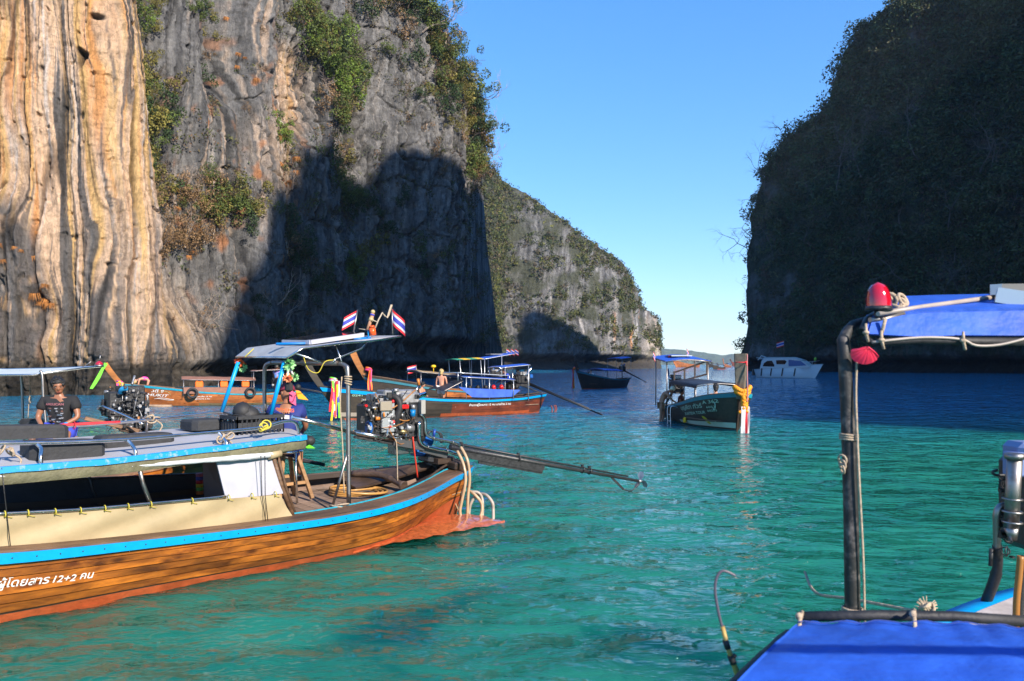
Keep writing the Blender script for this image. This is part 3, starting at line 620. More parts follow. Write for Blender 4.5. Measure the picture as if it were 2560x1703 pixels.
def scatter(cl, regs):
    for ri_, (cx, cy, rx, ry, n, kinds, lo, hi) in enumerate(regs):
        for k in range(n):
            a = rngp.random()*6.28; r = math.sqrt(rngp.random())
            pos, nrm = cl.at(cx+rx*r*math.cos(a), cy+ry*r*math.sin(a))
            kd = kinds[int(rngp.integers(len(kinds)))]; lo, hi = lo, hi; nm_, _, ct_, _ = INFO[kd]; put(kd, pos, (.82*lo+.82*(hi-lo)*rngp.random()**1.5)*(0.6 if kd == 'rust' else 1), nrm, info=(nm_, ADJ[kd]+' '+WHERE[ri_], ct_, ADJ[kd].replace('shrub', 'shrubs').replace('tuft', 'tufts').replace('tree', 'trees')+' '+WHERE[ri_]))
scatter(LC, [
 (405, 330, 45, 130, 26, ['olive', 'green', 'olive'], 1.2, 2.6), (395, 250, 35, 60, 8, ['green', 'olive'], 1.2, 2.2), (450, 520, 80, 110, 70, ['dry', 'dry', 'olive', 'dry', 'rust'], 1.2, 2.6),
 (545, 520, 32, 55, 9, ['green', 'olive'], 1.6, 2.8), (460, 620, 85, 40, 26, ['dry', 'rust', 'dry'], 1.0, 1.9), (395, 30, 40, 40, 9, ['green', 'olive', 'lime'], 1.0, 1.9), (480, 30, 28, 22, 4, ['green'], 1.0, 1.5),
 (372, 130, 18, 110, 9, ['dry', 'olive'], .8, 1.5), (526, 190, 16, 26, 2, ['dark'], 1.6, 2.2), (700, 30, 30, 60, 5, ['olive', 'dry'], 1.6, 2.6), (755, 60, 34, 80, 20, ['lime', 'green', 'olive'], 1.6, 3.0), (800, 95, 24, 50, 6, ['green'], 1.6, 2.6),
 (845, 190, 65, 55, 28, ['green', 'olive', 'lime'], 1.8, 3.4), (790, 200, 16, 16, 2, ['lime'], 2.2, 2.8), (870, 150, 24, 20, 3, ['dark'], 2.6, 3.2), (830, 265, 75, 45, 18, ['dry', 'olive', 'dry'], 1.8, 3.0), (640, 330, 28, 60, 10, ['olive', 'lime', 'rust'], 1.2, 2.0),
 (665, 420, 60, 60, 9, ['rust', 'dry', 'rust'], 1.4, 2.0), (585, 180, 30, 120, 10, ['rust', 'dry'], .9, 1.5), (560, 60, 26, 50, 5, ['olive', 'rust'], .9, 1.5), (900, 480, 40, 70, 10, ['dark', 'green'], 1.8, 3.2), (840, 400, 70, 60, 10, ['dry', 'olive'], 1.6, 2.8),
 (740, 690, 40, 30, 3, ['dark'], 1.8, 2.4), (870, 690, 22, 26, 3, ['green'], 1.8, 2.4), (660, 600, 50, 60, 8, ['dry', 'dark'], 1.6, 2.6), (970, 600, 90, 120, 10, ['dark', 'dry', 'olive'], 1.6, 2.6), (560, 780, 110, 70, 14, ['dark', 'dry', 'bare'], 1.2, 2.2), (1040, 300, 50, 120, 12, ['dry', 'olive', 'dry'], 1.6, 2.8),
 (80, 620, 45, 60, 6, ['rust'], .7, 1.2), (120, 750, 22, 70, 5, ['rust'], .8, 1.5), (700, 850, 120, 30, 9, ['dry', 'dark', 'dry'], 1.2, 2.0), (960, 870, 120, 14, 3, ['dry'], 1.0, 1.6)])
for i in range(96):                     # the bushy shoulder along the skyline
    t = rngp.random(); sy = -10+t*450; kq = ['olive', 'green', 'dark', 'dry', 'green'][int(rngp.integers(5))]; hq = 'upper' if sy < 120 else 'middle' if sy < 270 else 'lower'; sx = np.interp(sy, LSKY[1], LSKY[0]); inn = abs(rngp.normal())*26*(1+.9*(100 < sy < 330))
    pos, nrm = LC.at(sx-inn, sy+4+inn*.25); put(kq, pos+V(0.6, 0, .8), 1.3+1.6*rngp.random(), nrm, info=(INFO[kq][0], ADJ[kq]+' on the '+hq+' part of the skyline of the tall cliff', INFO[kq][2], ADJ[kq].replace('shrub', 'shrubs')+' on the '+hq+' skyline'))
for px_, py_, s_ in [(1010, 62, 3.0), (1172, 250, 3), (1176, 330, 2.6), (1040, 70, 2.6), (1196, 390, 2.4)]:
    pos, nrm = LC.at(px_-14, py_+10); o = put('bare', pos, s_, nrm); o.rotation_euler = (0.2, .7, 0.2)
pos, nrm = LC.at(380, 78); mb_ = MB(); rr_ = np.random.default_rng(5)
branches(mb_, pos, V(.9, -.5, .5), 4.2, .10, 2, rr_, spread=.35, up=.15)
mb_.build('leaning_tree', BARK, label='pale bare trunk leaning out from the top of the gully', cat='tree')
pos, nrm = LC.at(470, 820); mb_ = MB()
for k in range(4): branches(mb_, pos+nrm*.8, V(.8-.3*k, -.6, .5-.1*k), 3.2, .05, 3, rr_, spread=.6, up=.05)
mb_.build('leafless_bush', BARK, label='spreading leafless bush low on the cliff at the shadow edge', cat='bush')

def foliage(name, cl, n, dens, per, rad, leaf, pal, seed, kind_label, m, out=.6):
    """a mass of leaves nobody could count, rooted on the rock where the density says so"""
    rng = np.random.default_rng(seed); cs = []; cols = []; tries = 0
    ii = rng.integers(0, cl.X.shape[0], n*6); jj = rng.integers(0, cl.X.shape[1], n*6)
    ok = (rng.random(len(ii)) < dens(cl.PX[ii, jj], cl.PY[ii, jj], cl.Z[ii, jj], ii/cl.X.shape[0])); ii, jj = ii[ok][:n], jj[ok][:n]; N = len(ii)
    cen = np.stack([cl.X[ii, jj]+cl.nx[jj]*out, cl.Y[ii, jj]+cl.ny[jj]*out, cl.Z[ii, jj]], -1); r = rad*(.5+rng.random(N))
    p = rng.normal(size=(N, per, 3)); p /= np.linalg.norm(p, axis=2)[..., None]; p *= (r[:, None]*(.5+.5*rng.random((N, per))))[..., None]; p[..., 2] *= .8
    C = (cen[:, None]+p).reshape(-1, 3); ci = rng.integers(0, len(pal), N); base = np.array(pal)[ci]*(.7+.6*rng.random(N))[:, None]
    col = np.repeat(base, per, 0)*(.8+.4*rng.random(N*per))[:, None]
    v, f = leaf_arrays(C, leaf, rng); o = link_obj(name, arr_mesh(name, v, f, m, col=np.repeat(col, 4, 0))); return tag(o, kind_label, kind='stuff')
LEAFC = mat('leaf_mass', (1, 1, 1), .7, var=.15, vscale=.6, attr='Col', spec=.25)
def hdens(px, py, z, v):
    d = sstep(-.12, .28, fbm(px*.022, py*.022, 0, 3, 90)+.75*sstep(1330, 1230, px)*sstep(900, 700, py)+.35*ell(px, py, 1560, 720, 60, 60)+.8*sstep(.93, .99, v))
    return np.where(z < 9, 0, d*.9+.015)
foliage('headland_foliage', HC, 3300, hdens, 24, 1.7, .42, [(.055, .075, .022), (.09, .10, .03), (.14, .14, .035), (.11, .085, .05), (.04, .055, .022)], 21, 'mixed green scrub over the headland', LEAFC)
def rdens(px, py, z, v):
    d = sstep(-.3, .25, fbm(px*.012, py*.012, 0, 3, 93)+.3*v-.5*ell(px, py, 1930, 700, 90, 260)+1.2*sstep(.95, .99, v))
    return np.where((z < 9) | (px > 2620), 0, d*.9+.06)
foliage('shaded_foliage', RC, 6500, rdens, 22, 1.7, .38, [(.055, .080, .028), (.085, .10, .032), (.12, .080, .055), (.07, .075, .045), (.12, .12, .05)], 22, 'dense dark scrub over the shaded cliff', LEAFC)
foliage('shaded_crowns', RC, 800, rdens, 150, 3.4, .42, [(.05, .075, .026), (.075, .09, .03), (.04, .055, .022), (.09, .085, .04)], 25, 'rounded dark tree crowns over the shaded cliff', LEAFC, 1.6)
def ldens(px, py, z, v):
    d = sstep(-.05, .4, fbm(px*.02, py*.016, 0, 4, 99)+.25*sstep(600, 900, px)-.1)
    return np.where((z < 6) | (px < 355) | (py < -30) | ((px < 620) & (py < 170)), 0, d*.55)
foliage('cliff_scrub', LC, 4200, ldens, 16, .75, .15, [(.09, .10, .03), (.13, .10, .05), (.15, .09, .05), (.06, .075, .03), (.12, .12, .035)], 23, 'thin dry scrub scattered over the ledges of the tall cliff', LEAFC, .2)
ri = ('bare_tree', 'large leafless tree jutting into the sky from the left edge of the dark cliff', 'bare tree', 'leafless trees jutting from the dark cliff edge')
for i in range(46):
    ax_, ay_ = 1930+640*rngp.random(), 330+500*rngp.random(); wh = ('upper' if ay_ < 500 else 'middle' if ay_ < 680 else 'lower')+(' left' if ax_ < 2140 else ' central' if ax_ < 2350 else ' right')
    pos, nrm = RC.at(ax_, ay_); o = put('bareg', pos+nrm*1.5, 2.6+3*rngp.random(), nrm, info=('bare_tree', 'leafless grey tree on the '+wh+' part of the dark shaded cliff', 'bare tree', 'leafless trees on the '+wh+' dark cliff'))
for i in range(26):
    t = rngp.random(); sy = 20+820*t**.8; sx = float(np.interp(sy, RSKY[1][::-1], RSKY[0][::-1]))
    pos, nrm = RC.at(sx+6, sy+6); wh = 'upper' if sy < 250 else 'middle' if sy < 520 else 'lower'; o = put('bareg', pos+V(-.8, 0, .3), 1.3+1.3*rngp.random(), nrm, info=('bare_tree', 'leafless tree standing out from the '+wh+' skyline of the dark cliff', 'bare tree', 'leafless trees on the '+wh+' skyline of the dark cliff'))
for px_, py_, s_ in [(1872, 610, 5), (1876, 560, 3.6), (1870, 650, 3), (1900, 520, 3.4)]:
    pos, nrm = RC.at(px_+6, py_); o = put('bareg', pos, s_, nrm, info=ri); o.rotation_euler = (0, -1.1, .2)
# ---------------------------------------------------------------- boat materials and builders
def wood(name, light, dark, rough=0.45, coat=0.0, knots=True, sc=(0.5, 7, 7), var=0.25):
    m = bpy.data.materials.new(name); m.use_nodes = True; n = m.node_tree.nodes; l = m.node_tree.links; b = n['Principled BSDF']
    b.inputs['Roughness'].default_value = rough; b.inputs['Coat Weight'].default_value = coat; b.inputs['Coat Roughness'].default_value = 0.18
    at = n.new('ShaderNodeAttribute'); at.attribute_name = 'SK'; oi = n.new('ShaderNodeObjectInfo')
    ad = n.new('ShaderNodeVectorMath'); ad.operation = 'ADD'; cm = n.new('ShaderNodeVectorMath'); cm.operation = 'SCALE'; cm.inputs[3].default_value = 17
    cb = n.new('ShaderNodeCombineXYZ'); l.new(oi.outputs['Random'], cb.inputs[0]); l.new(oi.outputs['Random'], cb.inputs[1]); l.new(cb.outputs[0], cm.inputs[0])
    l.new(at.outputs['Vector'], ad.inputs[0]); l.new(cm.outputs[0], ad.inputs[1])
    mp = n.new('ShaderNodeMapping'); mp.inputs['Scale'].default_value = sc; l.new(ad.outputs[0], mp.inputs[0])
    a = n.new('ShaderNodeTexNoise'); a.inputs['Scale'].default_value = 2.2; a.inputs['Detail'].default_value = 7; a.inputs['Roughness'].default_value = 0.7; a.inputs['Distortion'].default_value = 0.6; l.new(mp.outputs[0], a.inputs['Vector'])
    r = n.new('ShaderNodeValToRGB'); l.new(a.outputs['Fac'], r.inputs[0]); e = r.color_ramp.elements
    e[0].position = 0.34; e[0].color = (*dark, 1); e[1].position = 0.66; e[1].color = (*light, 1)
    out = r.outputs[0]
    # broad weathering
    w = n.new('ShaderNodeTexNoise'); w.inputs['Scale'].default_value = 1.3; w.inputs['Detail'].default_value = 3; l.new(ad.outputs[0], w.inputs['Vector'])
    r2 = n.new('ShaderNodeValToRGB'); l.new(w.outputs['Fac'], r2.inputs[0]); r2.color_ramp.elements[0].position = .3; r2.color_ramp.elements[0].color = (1-var*1.6,)*3+(1,); r2.color_ramp.elements[1].position = .7; r2.color_ramp.elements[1].color = (1+var,)*3+(1,)
    mx = n.new('ShaderNodeMix'); mx.data_type = 'RGBA'; mx.blend_type = 'MULTIPLY'; mx.inputs[0].default_value = 1; l.new(out, mx.inputs[6]); l.new(r2.outputs[0], mx.inputs[7]); out = mx.outputs[2]
    if knots:
        mp2 = n.new('ShaderNodeMapping'); mp2.inputs['Scale'].default_value = (1.9, 4.6, 4.6); l.new(ad.outputs[0], mp2.inputs[0])
        vo = n.new('ShaderNodeTexVoronoi'); vo.inputs['Scale'].default_value = 1.0; l.new(mp2.outputs[0], vo.inputs['Vector'])
        r3 = n.new('ShaderNodeValToRGB'); l.new(vo.outputs['Distance'], r3.inputs[0]); r3.color_ramp.elements[0].position = .06; r3.color_ramp.elements[0].color = (.18, .12, .08, 1); r3.color_ramp.elements[1].position = .17; r3.color_ramp.elements[1].color = (1, 1, 1, 1)
        m3 = n.new('ShaderNodeMix'); m3.data_type = 'RGBA'; m3.blend_type = 'MULTIPLY'; m3.inputs[0].default_value = .85; l.new(out, m3.inputs[6]); l.new(r3.outputs[0], m3.inputs[7]); out = m3.outputs[2]
    rv = n.new('ShaderNodeMapRange'); rv.inputs[3].default_value = 0.72; rv.inputs[4].default_value = 1.25; l.new(oi.outputs['Random'], rv.inputs[0])
    vm = n.new('ShaderNodeVectorMath'); vm.operation = 'SCALE'; l.new(out, vm.inputs[0]); l.new(rv.outputs[0], vm.inputs[3])
    l.new(vm.outputs[0], b.inputs['Base Color'])
    bp = n.new('ShaderNodeBump'); bp.inputs['Strength'].default_value = .35; bp.inputs['Distance'].default_value = .01; l.new(a.outputs['Fac'], bp.inputs['Height']); l.new(bp.outputs[0], b.inputs['Normal'])
    return m
W_HONEY = wood('varnished_teak', (0.50, 0.155, 0.016), (0.11, 0.026, 0.005), 0.5, 0.08, sc=(0.9, 5, 5), var=.42)
W_RED = wood('red_stained_wood', (0.20, 0.042, 0.014), (0.07, 0.017, 0.008), 0.45, 0.2)
W_ORANGE = wood('orange_stained_wood', (0.50, 0.16, 0.035), (0.22, 0.06, 0.015), 0.42, 0.25)
W_GREY = wood('weathered_plank', (0.30, 0.20, 0.14), (0.13, 0.085, 0.06), 0.8, knots=False)
W_DARK = wood('dark_oiled_wood', (0.085, 0.052, 0.036), (0.03, 0.02, 0.015), 0.5, 0.1, knots=False)
W_HULLD = wood('dark_brown_hull', (0.050, 0.036, 0.024), (0.022, 0.016, 0.011), 0.55, 0.05, knots=False)
W_CAP = wood('worn_gunwale_wood', (0.27, 0.15, 0.08), (0.09, 0.045, 0.025), 0.6, knots=False)
W_INNER = wood('inner_hull_wood', (0.16, 0.085, 0.05), (0.06, 0.032, 0.02), 0.6, knots=False)
W_STOOL = wood('stool_wood', (0.42, 0.24, 0.11), (0.24, 0.12, 0.05), 0.6, knots=False)
W_POST = wood('orange_prow_wood', (0.50, 0.19, 0.04), (0.30, 0.10, 0.02), 0.4, 0.3, knots=False)
ANTIF = mat('antifouling_red', (0.38, 0.075, 0.022), 0.5, var=0.3, vscale=5, bump=.3)
BLUE_P = mat('sky_blue_paint', (0.0, 0.30, 0.68), 0.4, var=0.08, vscale=9)
TEAL_P = mat('teal_paint', (0.01, 0.30, 0.42), 0.5, var=0.2, vscale=14)
TEALD = mat('dark_teal_paint', (0.03, 0.17, 0.22), 0.55, var=0.15)
WHITE = mat('white_paint', (0.40, 0.40, 0.46), 0.5, var=0.05); WHITED = mat('white_gelcoat', (0.62, 0.66, 0.66), 0.3, coat=.4)
STEEL = mat('stainless_tube', (0.66, 0.64, 0.62), 0.22, 1.0, var=0.12, vscale=8); STEELD = mat('worn_steel', (0.34, 0.32, 0.31), 0.42, 1.0, var=0.4, vscale=14, col2=(0.22, 0.12, 0.07), thick=.3)
CHROME = mat('chrome_pipe', (0.8, 0.8, 0.82), 0.1, 1.0)
BLACKM = mat('black_metal', (0.022, 0.022, 0.024), 0.42, 0.0, var=0.5, vscale=20, bump=.3); GREYM = mat('grey_cast_metal', (0.30, 0.30, 0.31), 0.45, .7, var=.3, vscale=16)
BLACKR = mat('black_rubber', (0.018, 0.018, 0.02), 0.62, var=.25, vscale=10, bump=.25); FOAM = mat('black_foam', (0.026, 0.027, 0.030), 0.75, var=.25, vscale=14, bump=.35)
TARPB = mat('blue_tarpaulin', (0.014, 0.085, 0.46), 0.6, var=.22, vscale=2.2, bump=1.0, bscale=7)
TARPK = mat('dark_tarpaulin', (0.018, 0.020, 0.028), 0.55, var=.3, vscale=3, bump=.5, bscale=5)
CREAM = mat('cream_tarpaulin', (0.39, 0.305, 0.175), 0.6, var=.10, vscale=2.2, bump=.6, bscale=3)
GREYT = mat('grey_tarpaulin', (0.30, 0.31, 0.32), 0.5, var=.15, vscale=5, bump=.3, bscale=6); PALET = mat('pale_awning', (0.50, 0.56, 0.55), 0.6, var=.1)
ROOFW = mat('white_roof_panel', (0.38, 0.38, 0.42), 0.6, var=.12, vscale=5, col2=(0.36, 0.35, 0.35), bump=.1)
BRWNT = mat('brown_roof', (0.26, 0.12, 0.08), 0.6, var=.15); REDP = mat('red_plastic', (0.62, 0.012, 0.012), 0.3, coat=.3); ORANGE = mat('orange_fabric', (0.85, 0.16, 0.012), 0.6, var=.15)
PINK = mat('pink_fabric', (0.80, 0.06, 0.22), 0.6, var=.1); YEL = mat('yellow_fabric', (0.85, 0.50, 0.01), 0.6); LIMEF = mat('lime_fabric', (0.16, 0.70, 0.03), 0.6)
MARI = mat('marigold', (0.95, 0.27, 0.005), 0.6, var=.3, vscale=40, bump=.6); ROPE = mat('tan_rope', (0.38, 0.29, 0.20), .8, var=.3, vscale=60, bump=.5); ROPEY = mat('yellow_cord', (0.55, 0.45, 0.05), .7)
HOSE = mat('tan_hose', (0.42, 0.29, 0.17), 0.35, var=.15, coat=.2); HOSEW = mat('worn_white_hose', (0.36, 0.30, 0.25), .4, var=.2); GLASSD = mat('dark_glass', (0.01, 0.012, 0.015), .08)
PANEL = mat('solar_cells', (0.012, 0.016, 0.035), .12, coat=.6); ALU = mat('aluminium_frame', (.62, .63, .65), .35, .8); BLUEM = mat('blue_engine_paint', (0.01, 0.10, 0.36), .4); FBLUE = mat('flag_blue', (.04, .05, .38), .7); FRED = mat('flag_red', (.75, .02, .03), .7); FWHITE = mat('flag_white', (.58, .56, .55), .7)
CLEAR = mat('clear_vinyl', (.55, .57, .6), .18, var=.1, bump=.8, bscale=9, coat=.5); LETW = mat('white_lettering', (.74, .74, .72), .5); LETG = mat('pale_green_lettering', (.34, .50, .38), .5); LETY = mat('gold_lettering', (.45, .40, .18), .5); SKINW = mat('skin_fair', (.52, .25, .16), .5, sss=.15); SKINB = mat('skin_brown', (.30, .13, .07), .45, sss=.1); SKINT = mat('skin_tanned', (.36, .16, .09), .5, sss=.1)
HAIRK = mat('hair_black', (.010, .009, .009), .5, bump=.6, bscale=60); HAIRB = mat('hair_blond', (.48, .34, .14), .6, bump=.6, bscale=60); TYRE = BLACKR

def build(mb, name, mats, parent=None, fr=None, **k):
    o = mb.build(name, mats, parent, **k)
    if fr is not None:
        me = o.data; off = ROOT[o.name] if parent is None else ROOT[parent.name]
        co = np.zeros(len(me.vertices)*3, np.float32); me.vertices.foreach_get('co', co); co = co.reshape(-1, 3)+np.array(off[:])-np.array(fr.O[:])
        sk = np.ones((len(co), 4), np.float32); sk[:, 0] = co@np.array(fr.a[:]); sk[:, 1] = co@np.array(fr.n[:]); sk[:, 2] = co[:, 2]
        at = me.attributes.new('SK', 'FLOAT_VECTOR', 'POINT'); at.data.foreach_set('vector', np.ascontiguousarray(sk[:, :3]).ravel())
    return o
TXT = {}
def text_xy(s, shear=0.0, res=2):
    if (s, shear) in TXT: return TXT[(s, shear)]
    c = bpy.data.curves.new('t', 'FONT'); c.body = s; c.size = 1; c.shear = shear; c.resolution_u = res; c.offset = 0.012
    o = bpy.data.objects.new('t', c); COL.objects.link(o); dg = bpy.context.evaluated_depsgraph_get()
    me = bpy.data.meshes.new_from_object(o.evaluated_get(dg))
    v = [tuple(x.co[:2]) for x in me.vertices]; f = [list(p.vertices) for p in me.polygons]
    bpy.data.objects.remove(o); bpy.data.curves.remove(c); bpy.data.meshes.remove(me)
    x0 = min(a for a, b in v); x1 = max(a for a, b in v); v = [((a-x0)/(x1-x0), b, (x1-x0)) for a, b in v]
    TXT[(s, shear)] = (v, f); return v, f
def lettering(s, fn, m, parent, shear=0.0, name='lettering'):
    """fn(t, y): t 0..1 along the words, y in letter heights"""
    v, f = text_xy(s, shear); me = MB(); me.add([fn(a, b) for a, b, w in v], f); return me.build(name, m, parent)

SEC = [(0, 1, 1), (.22, .97, .74), (.45, .90, .44), (.62, .82, .20), (.72, .74, .04), (.85, .50, -.55), (1, 0.03, -1)]
class Hull:
    def __init__(h, fr, L, beam, sheer, shape=None, rake=1.0, srake=.25, draft=.3, tilt=0.0, sec=SEC):
        h.fr, h.L, h.beam, h.sheer, h.rake, h.srake, h.draft, h.tilt, h.sec = fr, L, beam, sheer, rake, srake, draft, tilt, sec
        h.shape = shape or [(0, .40), (.1, .64), (.25, .90), (.45, 1), (.62, .95), (.78, .74), (.9, .42), (1, .06)]
        h.zb = h.z(1); h.zs = h.z(0)
    def _c(h, u, tab):                   # smooth table
        xs = [a for a, b in tab]; ys = [b for a, b in tab]; e = .02
        return sum(interp(min(max(u+d*e, 0), 1), xs, ys) for d in (-2, -1, 0, 1, 2))/5 if 0 < u < 1 else interp(u, xs, ys)
    def z(h, u): return h._c(u, h.sheer)
    def b(h, u): return h.beam/2*h._c(u, h.shape)
    def loc(h, u, k):
        zg = h.z(u); ks = [a for a, _, _ in h.sec]; fw = interp(k, ks, [x[1] for x in h.sec]); fz = interp(k, ks, [x[2] for x in h.sec])
        z = zg*fz if fz >= 0 else fz*h.draft
        sh = max(0, (u-.72)/.28)**1.3; vee = max(0.03, (z+h.draft)/(zg+h.draft)); fw = lerp(fw, vee, min(1, sh)*.8)
        st = max(0, 1-u/.16); fw = lerp(fw, vee**1.15, st*.9)
        s = u*h.L+h.rake*u**8*(z/h.zb)-h.srake*max(0, 1-u)**14*(z/h.zs)
        return s, h.b(u)*fw, z
    def pt(h, u, k, side=1, out=0.0, up=0.0):
        s, w, z = h.loc(u, k); return h.fr.p(s, side*(w+out), z+up-h.tilt*side*w)
    def on(h, s, z, side=1, out=.008):   # point of the outer skin at length s, height z
        u = min(max(s/h.L, 0), 1)
        for _ in range(6):
            zc = max(z, 0); u = min(max((s-h.rake*u**8*(zc/h.zb)+h.srake*max(0, 1-u)**14*(zc/h.zs))/h.L, 0), 1)
        lo, hi = 0.0, 1.0
        for _ in range(18):
            k = (lo+hi)/2
            if h.loc(u, k)[2] > z: lo = k
            else: hi = k
        w = h.loc(u, k)[1]; return h.fr.p(s, side*(w+out), z-h.tilt*side*w)
    def skin(h, root, mats, nu=30, ks=(0, .12, .22, .34, .45, .54, .62, .72, .85, 1), zbot=.06, name='hull', inner=True):
        mb = MB(); us = [i/nu for i in range(nu+1)]
        for side in (1, -1):
            for j in range(len(ks)-1):
                for i in range(nu):
                    q = [h.pt(us[i], ks[j], side), h.pt(us[i+1], ks[j], side), h.pt(us[i+1], ks[j+1], side), h.pt(us[i], ks[j+1], side)]
                    zz = sum(x.z for x in q)/4; mb.add(q if side < 0 else q[::-1], [[0, 1, 2, 3]], 1 if zz < zbot else 0, True)
            if inner:
                kk = [k for k in ks if k <= .62]
                for j in range(len(kk)-1):
                    for i in range(nu):
                        q = [h.pt(us[i], kk[j], side, -.045), h.pt(us[i+1], kk[j], side, -.045), h.pt(us[i+1], kk[j+1], side, -.045), h.pt(us[i], kk[j+1], side, -.045)]
                        mb.add(q if side > 0 else q[::-1], [[0, 1, 2, 3]], 2, True)
                for i in range(nu):       # closing strip on top of the skin
                    q = [h.pt(us[i], 0, side), h.pt(us[i+1], 0, side), h.pt(us[i+1], 0, side, -.045), h.pt(us[i], 0, side, -.045)]
                    mb.add(q if side > 0 else q[::-1], [[0, 1, 2, 3]], 0)
        # transom
        n = len(ks); a = [h.pt(0, k, 1) for k in ks]; b = [h.pt(0, k, -1) for k in ks]
        for j in range(n-1):
            zz = (a[j].z+a[j+1].z)/2; mb.add([a[j], b[j], b[j+1], a[j+1]], [[0, 1, 2, 3]], 1 if zz < zbot else 0)
        bm = [V(*p) for p in mb.v]
        return build(mb, name, mats, root, h.fr)
    def strip(h, root, name, m, k0=.02, k1=.10, out=.035, sides=(1, -1), u0=0, u1=1, n=36, up=0):
        for side in sides:
            mb = MB(); rows = []
            for i in range(n+1):
                u = lerp(u0, u1, i/n); a, b = h.pt(u, k0, side, out, up), h.pt(u, k1, side, out, up); c, d = h.pt(u, k1, side, -.004, up), h.pt(u, k0, side, -.004, up); rows.append([a, b, c, d, a])
            mb.sheet(rows, sm=False); mb.add(rows[0][:4], [[0, 1, 2, 3]]); mb.add(rows[-1][:4], [[3, 2, 1, 0]])
            build(mb, name, m, root, h.fr)
    def cap(h, root, m, wd=.12, up=.0, th=.03, sides=(1, -1), u0=0, u1=1, n=36, out=.02, name='gunwale_cap'):
        for side in sides:
            mb = MB(); rows = []
            for i in range(n+1):
                u = lerp(u0, u1, i/n); w2 = min(wd, h.b(u)*.9)
                rows.append([h.pt(u, 0, side, out, up), h.pt(u, 0, side, out, up+th), h.pt(u, 0, side, -w2, up+th+.015), h.pt(u, 0, side, -w2, up-.01+.015), h.pt(u, 0, side, out, up)])
            mb.sheet(rows, sm=False); mb.add(rows[0][:4], [[0, 1, 2, 3]]); mb.add(rows[-1][:4], [[3, 2, 1, 0]]); build(mb, name, m, root, h.fr)
    def deck(h, root, m, z, u0=0.02, u1=.95, n=24, name='deck', inset=.06):
        mb = MB(); rows = []
        for i in range(n+1):
            u = lerp(u0, u1, i/n); s = u*h.L; zz = min(z, h.z(u)-.05); w = max(.02, h.b(u)*.93-inset); rows.append([h.fr.p(s, w, zz-h.tilt*w), h.fr.p(s, 0, zz), h.fr.p(s, -w, zz+h.tilt*w)])
        mb.sheet(rows, th=.03, sm=False); return build(mb, name, m, root, h.fr)
    def prow(h, root, m, top, depth=(.26, .34), thick=.10, mid=None, name='prow_post'):
        """the tall stem head: a board running up from the water line and on above the bow"""
        L, R_, zb = h.L, h.rake, h.zb; ds, zt = top
        path = [(L-.02, -.05), (L+R_*.5, zb*.5), (L+R_, zb)]+(mid or [(L+R_+ds*.55, zb+(zt-zb)*.5)])+[(L+R_+ds, zt)]
        P_ = smooth_pts([V(a, 0, b) for a, b in path], 6); N = len(P_); mb = MB(); rows = []
        for i, p in enumerate(P_):
            t = (P_[min(i+1, N-1)]-P_[max(i-1, 0)]).normalized(); q = V(t.z, 0, -t.x); f = i/(N-1); d = lerp(depth[0], depth[1], f**1.5); th = thick*(.75+.3*f)/2
            a = p+q*.03; b = p-q*(d-.03)
            c4 = [(a.x, th*.55, a.z), (a.x, -th*.55, a.z), (b.x, -th, b.z), (b.x, th, b.z)]
            rows.append([h.fr.p(x, y, z) for x, y, z in c4]+[h.fr.p(*c4[0])])
        mb.sheet(rows, sm=False); mb.add(rows[0][:4], [[0, 1, 2, 3]]); mb.add(rows[-1][:4], [[3, 2, 1, 0]])
        return build(mb, name, m, root, h.fr)

def canopy(root, h, s0, s1, w, z0, z1, camber, m, posts=(), zd=.5, name='canopy', edge=None, n=10, flap=0.0, framem=STEELD, pr=.018, postname='canopy_post'):
    fr = h.fr; mb = MB(); rows = []
    for i in range(n+1):
        t = i/n; s = lerp(s0, s1, t); z = lerp(z0, z1, t); r = []
        for j in range(9):
            q = -1+j/4; r.append(fr.p(s, w*q, z+camber*(1-q*q)-.012*math.sin(t*math.pi*6)*(abs(q) < 1)))
        if flap: r = [fr.p(s, -w-.02, z-flap)]+r+[fr.p(s, w+.02, z-flap)]
        rows.append(r)
    mb.sheet(rows, th=.02); c = build(mb, name, m, root, fr)
    f = MB()
    for q in (-1, 1): f.tube([fr.p(lerp(s0, s1, i/8), w*q, lerp(z0, z1, i/8)-.02) for i in range(9)], pr, 6)
    for t in (0, .5, 1): f.tube([fr.p(lerp(s0, s1, t), w*q, lerp(z0, z1, t)-.03+camber*(1-q*q)) for q in (-1, -.5, 0, .5, 1)], pr, 6)
    build(f, 'canopy_frame', framem, root)
    for s, q in posts:
        t = (s-s0)/(s1-s0) if s1 != s0 else 0; t = min(max(t, 0), 1); p = MB(); p.tube([fr.p(s, q*w, zd), fr.p(s, q*w, lerp(z0, z1, t)-.01)], pr*1.1, 6); build(p, postname, framem, root)
    return c
